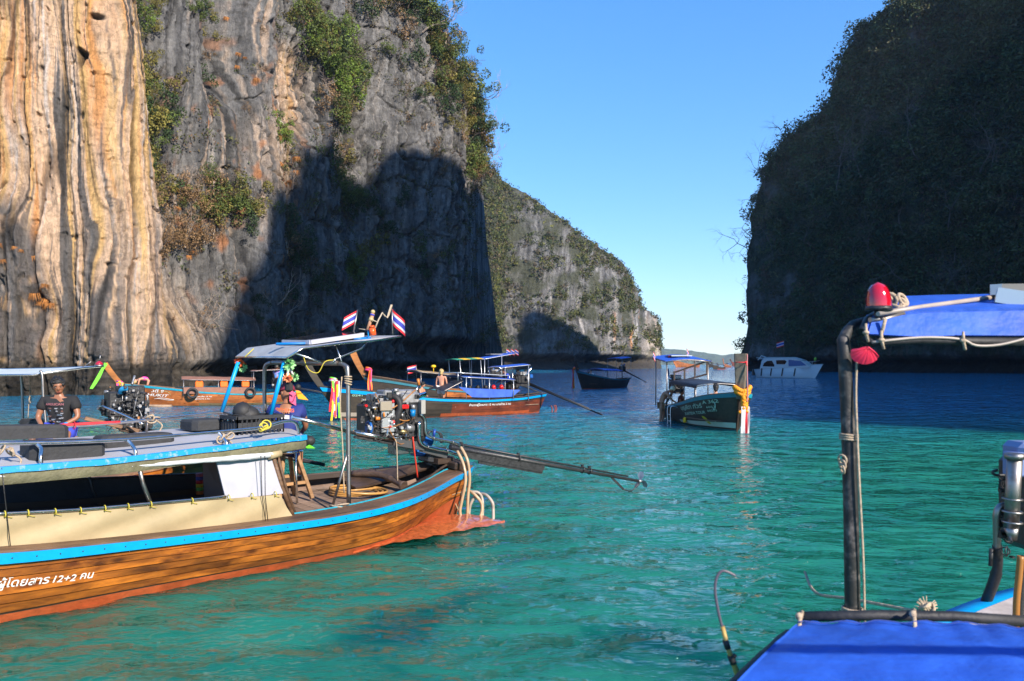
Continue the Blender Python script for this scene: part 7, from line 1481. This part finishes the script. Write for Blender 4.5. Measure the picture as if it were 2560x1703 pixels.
mb = MB(); s_ = fg(499, 1183, -.7); cols = [mat('c%d' % i, c, .7) for i, c in enumerate(((.35, .08, .12), (.05, .05, .25), (.45, .02, .02), (.5, .35, .02), (.1, .3, .05), (.5, .12, .02)))]
for k in range(6): mb.cyl(s_-V(0, 0, .045*k), s_-V(0, 0, .045*k+.043), .045, n=10, mi=k)
mb.build('striped_lantern', cols, label='small striped cloth tube hanging inside under the white roof', cat='decoration')
# the boatman
nav = mat('shirt_navy', (.012, .026, .17), .75, var=.15, bump=.3, bscale=12)
bm_o = sc_+V(0, 0, .0); hdg = math.degrees(math.atan2(.95, -.15))
r_, J_, hh_ = person('boatman in a navy blue shirt sitting on the stool with his back turned', bm_o, hdg, dict(SIT, shL=(.06, .20, .56), elL=(.10, .27, .30), wrL=(.25, .24, .15), haL=(.32, .22, .12)), SKINB, None, [('shirt', 'top', nav, .040), ('shorts', 'legs', mat('shorts_navy', (.012, .02, .14), .8), .045)], .98, look=(38, 5), hat=mat('cap_maroon', (.20, .02, .05), .7, var=.2))
bk = lambda x, z: J_['chest']-V(0, 0, .02)+V(x*.95, -.178+abs(x)*.22, z)
lettering('OPHIMS', lambda t, y: bk(-.11+.26*t, .115+y*.055-.02*t), mat('print_orange', (.75, .13, .03), .6), r_, 0)
lettering('travel & tour', lambda t, y: bk(.02+.13*t, .085+y*.022), mat('print_orange', (.75, .13, .03), .6), r_, 0)
mb = MB(); mb.sheet([[bk(-.03, .05), bk(.03, .05), bk(.085, .047)], [bk(-.03, .0), bk(.03, .0), bk(.085, -.003)]]); mb.build('name_patch', FWHITE, r_)
mb = MB(); mb.sheet([[hh_(-.10, -.02+.05*q, .0-.06*k+.02*q) for q in (-1, 0, 1)] for k in range(4)], th=.006); mb.build('neck_scarf', mat('scarf_pink', (.65, .08, .2), .7), r_)
mb = MB(); mb.sheet([[hh_(-.09-.02*k, -.11+(.04+.02*k)*q-.015*k, .02-.045*k) for q in (-.8, -.3, .3, .8)] for k in range(4)], th=.006); mb.build('orange_scarf', mat('scarf_orange', (.85, .33, .02), .6), r_)
mb = MB(); c = fg(772, 1102, .3); mb.ball(c, .085, (1, .9, .8), 12, 0); mb.ball(c+V(-.06, 0, .02), .06, (1, 1, .9), 10, 0); mb.sheet([[c+V(.02+.05*q, -.05, -.05-.03*abs(q)), c+V(.05+.05*q, -.09, -.09)] for q in (-1, 0, 1)], 1, th=.006); mb.box(c+V(-.07, -.075, .03), (.045, .01, .035), None, 2)
mb.build('baseball_cap', [BLACKR, LIMEF, FWHITE], label='black cap with a green strap hanging beside the boatman', cat='cap')

# ---------------------------------------------------------------- boat moored alongside beyond it
F2 = Frame((-5.35, 13.2), (-5.35-6.5, 13.2-7.6)); F2.n = F2.n if F2.n.y < 0 else -F2.n
f2 = empty('longtail_boat', F2.p(2, 0, 0), 'old longtail boat moored behind the white roof, with a black engine and pale awning', 'boat')
h2 = Hull(F2, 10, 1.7, [(0, .78), (.15, .66), (.4, .66), (.7, .9), (1, 1.5)], rake=1.2)
h2.skin(f2, [W_ORANGE, ANTIF, W_INNER], nu=24); h2.cap(f2, W_CAP, .14); h2.strip(f2, 'rub_rail', W_HONEY, .02, .10); h2.deck(f2, W_GREY, .5, inset=.1)
def f2w(px, py, w): return F2.onw(px, py, w)
cn = [P(-40, 938, 12.0), P(80, 937, 12.1), P(205, 920, 12.6), P(252, 916, 12.9)]; cf = [P(-40, 922, 13.6), P(20, 923, 13.5), P(120, 921, 13.6), P(252, 916, 13.4)]
mb = MB(); mb.sheet([[lerp(a, b, t) for t in (0, .5, 1)] for a, b in zip(cn, cf)], th=.015); mb.build('awning', PALET, f2)
mb = MB(); mb.tube(cn, .012, 6); mb.tube(cf, .012, 6); mb.build('awning_frame', STEEL, f2)
for x0, x1, Y, r in ((106, 117, 12.1, .020), (53, 58, 13.2, .020)): mb = MB(); mb.tube(smooth_pts([P(x0-6, 927, Y), P(x0, 940, Y), P(x0+3, 1000, Y), P(x1, 1085, Y), P(x1+2, 1130, Y)], 4), r, 8); mb.build('awning_post', STEELD, f2)
# its engine: a dark tangle over a wooden bearer
def g2(px, py, Y=12.6): return P(px, py, Y)
e2 = MB(); e2.box(g2(312, 1010, 12.8), (.55, .4, .42), RE, 0, .03); e2.box(g2(325, 975, 12.8), (.4, .26, .14), RE, 0, .02); e2.box(g2(335, 1062, 12.8), (.5, .3, .12), RE, 0, .01); E2 = e2.build('engine', [BLACKM, GREYM], f2)
mb = MB(); rg = random.Random(5)
for i in range(110):
    x, y = rg.gauss(312, 30), rg.gauss(1012, 28); x = min(max(x, 262), 368); y = min(max(y, 968), 1068); p = g2(x, y, rg.uniform(12.45, 12.7)); sz = rg.uniform(.012, .04); mi = rg.choices((0, 1, 2, 3), (14, 6, 1.5, .5))[0]
    if i % 2: mb.box(p, (sz*1.7, sz, sz*rg.uniform(.8, 2)), RE, mi, .003)
    else: mb.cyl(p, p+RE.col[i % 3]*rg.uniform(.03, .1), sz*.7, n=7, mi=mi)
for i in range(20):
    a, b = g2(rg.uniform(270, 365), rg.uniform(970, 1040)), g2(rg.uniform(270, 365), rg.uniform(1000, 1085)); mb.tube(smooth_pts([a, (a+b)/2+V(rg.uniform(-.1, .1), -.08, -.08), b], 4), rg.uniform(.004, .009), 4, rg.choice((0, 0, 1)))
x_ = mb.build('engine_fittings', [BLACKM, GREYM, ALU, mat('brown_hose', (.35, .14, .03), .4)], E2); x_['kind'] = 'stuff'
for nm, pl, r, m in (('blue_intake', [(301, 982, 12.5), (305, 974, 12.45), (318, 971, 12.45)], .04, mat('intake_blue', (.02, .25, .50), .4)), ('fan_shroud', [(262, 1000, 12.7), (258, 1020, 12.7), (262, 1038, 12.7)], .05, BLACKM), ('water_pipe', [(244, 1024, 12.4), (250, 1017, 12.4), (262, 1018, 12.35), (310, 1038, 12.3), (360, 1062, 12.3)], .018, STEEL),
                     ('steel_guard', [(366, 990, 12.6), (369, 998, 12.6), (368, 1080, 12.6)], .022, STEELD), ('exhaust_stack', [(330, 962, 12.9), (337, 940, 13.0)], .018, GREYM)):
    mb = MB(); mb.tube(smooth_pts([P(*p) for p in pl], 4), r, 8); mb.build(nm, m, E2)
for nm, a, b, w, hh, m in (('engine_bearer', (212, 1046, 12.3), (348, 1078, 12.6), .10, .06, W_CAP), ('engine_bearer', (300, 1072, 12.5), (352, 1082, 12.7), .12, .08, W_DARK), ('steering_handle', (188, 1040, 12.2), (214, 1046, 12.3), .03, .03, STEEL)):
    mb = MB(); mb.bar(P(*a), P(*b), w, hh, bev=.01); build(mb, nm, m, f2, F2)
mb = MB(); mb.tube([P(352, 1076, 12.8), P(700, 1141, 13.4), P(812, 1164, 13.6)], [.04, .03, .02], 8); mb.tube([P(352, 1070, 12.9), P(700, 1134, 13.5), P(812, 1160, 13.6)], .015, 6); mb.build('propeller_shaft', BLACKM, f2)
mb = MB(); mb.box(P(80, 1058, 12.6), (.32, .2, .14), None, 0, .03); mb.bar(P(48, 1056, 12.6), P(112, 1052, 12.6), .05, .03); mb.build('seat_bracket', BLACKM, f2)
mb = MB(); mb.tube([P(-20, 1062, 13.0), P(110, 1080, 12.4)], .012, 6); mb.tube([P(-20, 1068, 13.0), P(120, 1092, 12.4)], .012, 6); mb.build('control_rods', BLACKM, f2)
mb = MB(); mb.tube([P(207, 918, 13.0), P(228, 904, 13.0)], .006, 5); mb.cyl(P(248, 918, 13.1), P(248, 912, 13.1), .07, n=12, mi=0); mb.tube([P(248, 912, 13.1), P(248, 907, 13.1), P(248, 903, 13.1)], [.07, .05, .02], 12, 1); mb.tube([P(249, 903, 13.1), P(251, 888, 13.1)], .01, 5, 0); mb.build('beacon_lamp', [STEELD, mat('beacon_crimson', (.4, .01, .03), .25, coat=.5)], label='crimson beacon lamp at the right tip of the pale awning', cat='lamp')
mb = MB(); mb.tube(smooth_pts([P(75, 935, 12.6), P(75, 985, 12.6), P(72, 1010, 12.6), P(70, 1045, 12.6)], 4), .006, 5); mb.torus(P(75, 1000, 12.6), V(1, .3, 0), .05, .007, 12, 5); mb.build('hanging_rope', ROPE, label='looped rope hanging from the pale awning beside the seated man', cat='rope')
# the seated man facing us
seat = P(152, 1092, 12.2)
mb = MB(); mb.box(seat-V(0, 0, .04), (.36, .36, .05), None, 0, .01)
stl = empty('wooden_stool', seat-V(0, 0, .6), 'wooden stool under the man in the black shirt', 'stool'); 
mbb = MB(); mbb.box(seat-V(0, 0, .03), (.36, .34, .05), None, 0, .01); build(mbb, 'seat', W_STOOL, stl, F2)
for dx, dy in ((-.15, -.14), (.15, -.14), (.15, .14), (-.15, .14)): mbb = MB(); mbb.bar(seat+V(dx*1.2, dy*1.2, -.70), seat+V(dx, dy, -.05), .04, .04, up=(1, 0, 0)); build(mbb, 'leg', W_STOOL, stl, F2)
blk = mat('shirt_black', (.014, .014, .016), .85, var=.2, bump=.3, bscale=14)
r_, J_, hh_ = person('man in a black printed shirt and blue shorts sitting under the pale awning', seat-V(0, 0, .0), -82, dict(SIT, shL=(.05, .21, .57), shR=(.05, -.21, .57), elL=(.10, .29, .30), elR=(.10, -.29, .30), wrL=(.30, .10, .17), haL=(.36, .05, .15), wrR=(.30, -.12, .13), haR=(.36, -.08, .10), knL=(.40, .24, .06), knR=(.40, -.24, .06), anL=(.46, .22, -.36), anR=(.42, -.24, -.36), toL=(.6, .24, -.4), toR=(.55, -.26, -.4)), SKINB, HAIRK,
    [('shirt', 'top', blk, .036), ('shorts', 'legs', mat('shorts_royal', (.03, .05, .42), .7, var=.2), .04)], 1.0, look=(22, 8), hairlen=0.0)
ft = lambda x, z: J_['chest']+V(x, -.175+abs(x)*.25, z)
lettering('AMERICAN', lambda t, y: ft(-.135+.27*t, .03+y*.05), mat('print_rose', (.35, .12, .14), .7), r_, 0); mb = MB()
for k in range(24): a = (rg.uniform(-.10, .10), rg.uniform(-.21, .0)); mb.sheet([[ft(a[0], a[1]), ft(a[0]+rg.uniform(.02, .05), a[1])], [ft(a[0], a[1]-.014), ft(a[0]+.03, a[1]-.02)]], k % 3)
mb.build('shirt_print', [mat('print_grey', (.22, .23, .26), .7), mat('print_brown', (.18, .09, .07), .7), mat('print_steel', (.10, .14, .2), .7)], r_)
mb = MB(); mb.box(P(165, 1060, 11.72), (.05, .03, .05), None, 0, .01); mb.build('blue_lighter', BLUE_P, label='small light blue object in the hands of the man in the black shirt', cat='lighter')

# ---------------------------------------------------------------- blue canopied boat at the lower right, close to us
F3 = Frame((2.6, 5.7), (.9, .2)); f3 = empty('longtail_boat', (1.9, 2.6, 0), 'boat with bright blue canopies at the lower right, closest to us', 'boat')
q = [P(2006, 1557, 2.92), P(2200, 1553, 2.92), P(2400, 1556, 2.90), P(2600, 1570, 2.86)]
lowz = lambda p, t: V(p.x-(.12+.10*t)*t*2.2, p.y-1.15*t, p.z+.03*math.sin(t*3))
le = [lowz(q[0], t) for t in np.linspace(0, 1, 7)]
def cvp(f, t, up=0.0):                  # a point of the lower canopy: f along its far edge, t towards us
    g = f*3; j = min(int(g), 2); p = lerp(q[j], q[j+1], g-j); wr = float(fbm(np.array([f*9+t*2]), t*5, 0, 3, 12)[0])*.010+.006*math.sin(f*40+t*9)*max(0, 1-t*6)
    return V(p.x-.83*t*(1-f), p.y-1.3*t, p.z+.06*math.sin(t*2.2)-.02*t+wr+up)
mb = MB(); mb.sheet([[cvp(f, t) for f in np.linspace(0, 1, 48)] for t in np.linspace(0, 1, 36)], th=.012); mb.build('canopy', TARPB, f3)
left = [cvp(0, t) for t in np.linspace(0, 1, 14)]
mb = MB(); mb.sheet([[p, p+V(-.035, 0, -.045), p+V(-.05, 0, -.12)] for p in left], th=.008); mb.build('canopy_flap', TARPB, f3)
for k_ in (.05, .60): mb = MB(); mb.tube([cvp(f, k_, .014) for f in np.linspace(0, 1, 40)], .0022, 5); mb.build('seam', mat('seam_blue', (.02, .05, .25), .7), f3)
mb = MB(); mb.tube([p+V(-.045, .0, -.05) for p in left], .026, 10); mb.tube([p+V(0, .03, .012) for p in q], .020, 8); mb.build('canopy_frame', BLACKR, f3)
for p in (q[0]+V(-.02, 0, 0), P(2275, 1552, 2.90)): mb = MB(); mb.tube([p+V(.03, .03, .03), p+V(0, -.03, .02), p+V(-.03, -.10, -.02)], .008, 6); mb.ball(p+V(0, -.02, .03), .014, n=8); mb.build('lashing', ROPE, f3)
pole = [P(2118, 830, 3.55), P(2108, 850, 3.5), P(2112, 900, 3.5), P(2122, 1100, 3.5), P(2128, 1300, 3.5), P(2132, 1560, 3.5), P(2132, 1720, 3.5)]
mb = MB(); mb.tube([P(2160, 800, 3.6), P(2132, 812, 3.56)]+pole, [.014, .020, .025, .027, .028, .030, .032, .033, .033], 12); mb.build('canopy_post', mat('scuffed_black_pole', (.016, .016, .016), .55, var=.5, vscale=11, col2=(.24, .20, .18), thick=.33, bump=.2), f3)
# upper canopy: front flap, slanting top, dark hem
U = 3.45
fl = [[P(2168, 838, U), P(2300, 845, U), P(2400, 841, U), P(2620, 842, U)], [P(2180, 800, U+.05), P(2300, 786, U+.06), P(2400, 783, U+.06), P(2620, 778, U+.06)]]
mb = MB(); mb.sheet(fl, th=.01); mb.sheet([[P(2150, 828, U+.12), P(2168, 838, U)], [P(2172, 790, U+.18), P(2180, 800, U+.05)]], th=.01); mb.build('upper_flap', TARPB, f3)
z2 = [P(2180, 797, U+.05), P(2300, 783, U+.06), P(2400, 780, U+.06), P(2620, 775, U+.06)]; z3 = [P(2262, 745, U+.6), P(2340, 742, U+.62), P(2400, 741, U+.62), P(2620, 738, U+.62)]
mb = MB(); mb.sheet([z2, z3], th=.01); mb.build('upper_canopy', TARPB, f3)
mb = MB(); mb.tube([P(2160, 845, U+.02), P(2180, 858, U), P(2300, 850, U), P(2400, 853, U), P(2620, 855, U)], .018, 8, 0); mb.tube(smooth_pts([P(2180, 856, U-.02), P(2300, 844, U-.02), P(2400, 848, U-.02), P(2440, 864, U-.02), P(2500, 862, U-.02), P(2570, 845, U-.02)], 4), .006, 6, 1); mb.build('canopy_hem', [BLACKR, HOSEW], f3)
mb = MB(); mb.tube([V(1.7, 1.0, 2.62), V(3.0, .96, 2.60), V(4.6, .93, 2.58)], .028, 8); mb.build('shadow_pole', BLACKR, f3); mb = MB(); mb.tube([V(2.95, .93, 2.60), V(2.95, .93, 2.50)], .006, 5); mb.ball(V(2.95, .92, 2.42), .11, (1.2, .7, .6), 12); mb.build('hanging_float', REDP, f3)  # unseen pole and ball added to cast a line and oval shadow on canopy
for pl, r, m in (([(2195, 785, U), (2300, 768, U+.15), (2500, 741, U+.35)], .011, HOSEW), ([(2175, 800, U+.03), (2210, 798, U+.05), (2260, 785, U+.06)], .012, STEELD), ([(2155, 830, U+.05), (2170, 800, U+.1), (2200, 782, U+.15)], .02, BLACKM), ([(2214, 796, U), (2204, 835, U-.01)], .008, ROPE)):
    mb = MB(); mb.tube([P(*p) for p in pl], r, 8); mb.build('canopy_stay', m, f3)
for x, y in ((2204, 850), (2408, 852), (2165, 832)): mb = MB(); c = P(x, y, U-.03); mb.tube([c+V(0, 0, .04), c, c-V(-.01, 0, .04)], [.005, .008, .006], 7); mb.ball(c, .012, (1.3, 1, .8), 8); mb.build('lashing', ROPE, f3)
mb = MB(); c = P(2235, 755, U+.2)
for k in range(5): mb.torus(c+V(.02*k-.04, 0, .01*math.sin(k*2)), V(math.sin(k), 1, math.cos(k)), .03, .009, 12, 5)
mb.build('rope_knot', ROPE, label='grey rope knot beside the red beacon on the upper blue canopy', cat='rope')
sp = empty('solar_panel', P(2540, 735, 3.9), 'grey framed solar panel on the upper blue canopy at the right edge', 'solar panel')
mb = MB(); mb.bar(P(2490, 738, 3.7), P(2640, 760, 3.6), .05, .07); mb.bar(P(2490, 724, 3.75), P(2640, 720, 4.6), .05, .05); mb.build('panel_frame', ALU, sp)
mb = MB(); mb.sheet([[P(2492, 733, 3.75), P(2640, 752, 3.62)], [P(2494, 724, 4.5), P(2640, 722, 4.6)]], th=.01); mb.build('cells', PANEL, sp)
mb = MB(); mb.tube([P(2510, 750, 3.75), P(2512, 790, 3.6)], .02, 8); mb.build('support', STEELD, sp)
# red beacon: ribbed dome over a black foot
bc = empty('beacon_lamp', P(2200, 768, U+.05), 'red ribbed beacon lamp on the corner of the upper blue canopy', 'lamp'); c = P(2197, 766, U+.05); H = .105
mb = MB(); rows = []; nb = 32
for i in range(10):
    t = i/9; r = .051*(1-t**2.6)**.5 if t < 1 else .001; r = max(r, .002); rows.append([c+V(-.004*t+(r+.0015*(k % 2))*math.cos(2*math.pi*k/nb), (r+.0015*(k % 2))*math.sin(2*math.pi*k/nb), H*t) for k in range(nb+1)])
mb.sheet(rows); mb.build('dome', mat('red_lens', (.75, .008, .03), .12, coat=1.0, trans=.35), bc)
mb = MB(); mb.cyl(c-V(0, 0, .018), c, .058, .054, 20); mb.cyl(c-V(0, 0, .06), c-V(0, 0, .018), .02, n=8); mb.build('foot', BLACKM, bc)
mb = MB(); c = P(2155, 885, U-.02); rows = []
for i in range(6): rows.append([c+V(.012+(.062*(i/5))*math.cos(a)*1.0-.0, .005*math.sin(k*2.6)-.03*(1-(i/5)**2), .028*(1-i/5)+(.045*(i/5))*math.sin(a)) for k, a in enumerate(np.linspace(2.65, 6.0, 22))])
mb.sheet(rows, th=.004); mb.build('red_reflector', mat('red_fan', (.70, .03, .08), .4, var=.15), label='red fan shaped reflector hanging below the corner of the upper canopy', cat='reflector')
mb = MB(); mb.tube(smooth_pts([P(2142, 900, 3.48), P(2140, 1000, 3.46), P(2147, 1180, 3.45), P(2158, 1400, 3.45), P(2162, 1560, 3.45)], 4), .0055, 6); mb.build('pole_rope', ROPE, label='thin rope running down beside the scuffed black pole', cat='rope')
mb = MB(); c = P(2122, 1098, 3.5)
for k in range(3): mb.torus(c+V(0, 0, .010*k), V(.05, 0, 1), .037, .005, 14, 5)
mb.build('rope_lashing', ROPE, f3); mb = MB(); c = P(2106, 1172, 3.48)
for k in range(3): mb.torus(c+V(0, 0, .02*k), V(1, .3*k, .2), .020, .005, 12, 5)
mb.build('rope_lashing', ROPE, f3); mb = MB(); c = P(2131, 1535, 3.5)
for k in range(3): mb.torus(c+V(0, 0, .012*k), V(.05, 0, 1), .042, .006, 14, 5)
mb.build('rope_lashing', ROPE, f3)
# stern of the same boat, right edge
mb = MB(); gl = [P(2330, 1563, 4.3), P(2420, 1525, 4.6), P(2500, 1494, 4.9), P(2620, 1462, 5.3)]
rows = [[p+V(-.04, .05, -.10), p+V(-.02, .03, .0), p+V(.02, -.06, .01), p+V(.04, -.10, -.02)] for p in gl]; mb.sheet(rows, th=.02); mb.build('gunwale', [BLUE_P], f3)
mb = MB(); mb.sheet([[p+V(.03, -.08, .012), p+V(.10, -.22, .0)] for p in gl[:3]], th=.015); mb.build('inner_rail', mat('old_white_paint', (.45, .40, .38), .6, var=.2), f3)
mb = MB(); mb.sheet([[p+V(.06, -.15, -.05), p+V(1.2, -.4, -.15)] for p in gl], th=.02); build(mb, 'stern_deck', W_DARK, f3, F3)
mb = MB(); mb.sheet([[p+V(-.03, .04, -.02), p+V(.02, .10, -.9)] for p in gl], th=.02); build(mb, 'hull', W_HONEY, f3, F3)
E3 = None
mb = MB(); mb.box(P(2640, 1260, 4.7), (.42, .5, .55), None, 0, .04); mb.box(P(2560, 1125, 4.6), (.16, .2, .10), None, 1, .03); mb.box(P(2535, 1160, 4.55), (.08, .1, .14), None, 1, .01); E3 = mb.build('engine', [BLACKM, mat('engine_pale_blue', (.16, .22, .42), .4)], f3)
mb = MB(); a, b = P(2537, 1142, 4.3), P(2528, 1318, 4.35); mb.cyl(a, b, .038, n=16); mb.cyl(a+V(0, -.0, .018), a-V(0, 0, .012), .050, n=18); mb.cyl(b, b-V(-.01, 0, .07), .038, .02, 14); mb.build('steel_canister', STEELD, E3)
for y in (1248, 1280, 1306): mb = MB(); mb.torus(P(2531, y, 4.34), V(.05, 0, 1), .046, .007, 16, 5); mb.build('hose_clamp', STEELD, E3)
mb = MB(); mb.tube(smooth_pts([P(2512, 1264, 4.4), P(2500, 1268, 4.4), P(2492, 1285, 4.4), P(2492, 1320, 4.42), P(2493, 1370, 4.45)], 5), .020, 10, 0); mb.tube(smooth_pts([P(2493, 1365, 4.45), P(2494, 1410, 4.5), P(2486, 1450, 4.6), P(2462, 1512, 4.75)], 5), [.026]*8+[.030]*8, 10, 1); mb.build('exhaust_hose', [STEELD, BLACKR], E3)
mb = MB(); mb.tube(smooth_pts([P(2512, 1188, 4.4), P(2490, 1188, 4.4), P(2481, 1180, 4.4), P(2494, 1175, 4.4)], 4), .008, 6); mb.tube([P(2478, 1372, 4.45), P(2476, 1415, 4.45)], .012, 6)
for i in range(26): p = P(rg.gauss(2512, 9), rg.uniform(1190, 1400), 4.4); mb.box(p, (rg.uniform(.01, .04), .03, rg.uniform(.01, .05)), None) if i % 2 else mb.torus(p, V(rg.uniform(-1, 1), 1, 0), rg.uniform(.012, .03), .004, 10, 4)
x_ = mb.build('engine_clutter', BLACKM, E3); x_['kind'] = 'stuff'
for x, m in ((2552, mat('brown_hose', (.35, .14, .03), .4)), (2562, BLACKR)): mb = MB(); mb.tube(smooth_pts([P(x, 1390, 4.2), P(x-4, 1440, 4.2), P(x-10, 1500, 4.2), P(x-12, 1566, 4.2)], 4), .018, 8); mb.build('fuel_hose', m, E3)
mb = MB(); mb.tube(smooth_pts([P(2012, 1430, 6.0), P(2040, 1482, 5.3), P(2130, 1498, 4.7), P(2290, 1528, 4.3), P(2340, 1533, 4.3), P(2370, 1548, 4.3)], 5), .009, 6); c = P(2316, 1522, 4.28)
for k in range(10): mb.torus(c+V(.01*math.sin(k*3), .01*math.cos(k), .01*math.sin(k)), V(math.sin(k*2), math.cos(k*3), math.sin(k)), .03, .008, 10, 5)
for k in range(16): a = 2.5*math.sin(k*5); mb.tube([c, c+V(.06*math.sin(a), 0, .07*abs(math.cos(a)))], .003, 4)
mb.build('mooring_rope', ROPE, label='mooring rope with a frayed knot stretched past the black pole', cat='rope')
mb = MB(); mb.tube(smooth_pts([P(1838, 1440, 2.6), P(1822, 1431, 2.6), P(1804, 1428, 2.6), P(1791, 1446, 2.6), P(1788, 1480, 2.6), P(1796, 1530, 2.6), P(1806, 1570, 2.6)], 5), .0045, 7, 0); mb.tube([P(1806, 1566, 2.6), P(1819, 1618, 2.6), P(1833, 1655, 2.6), P(1858, 1730, 2.6)], [.007, .008, .009, .010], 8, 1); mb.tube([P(1813, 1600, 2.6), P(1820, 1622, 2.6)], .010, 8, 2); mb.tube([P(1826, 1638, 2.6), P(1834, 1660, 2.6)], .011, 8, 2); mb.ball(P(1836, 1640, 2.58), .008, n=6, mi=2)
mb.build('bamboo_rod', [mat('rod_tip', (.10, .08, .10), .4), mat('bamboo', (.45, .28, .07), .5, var=.3), BLACKR], label='curved bamboo rod with black bindings standing beside the lower blue canopy', cat='rod')
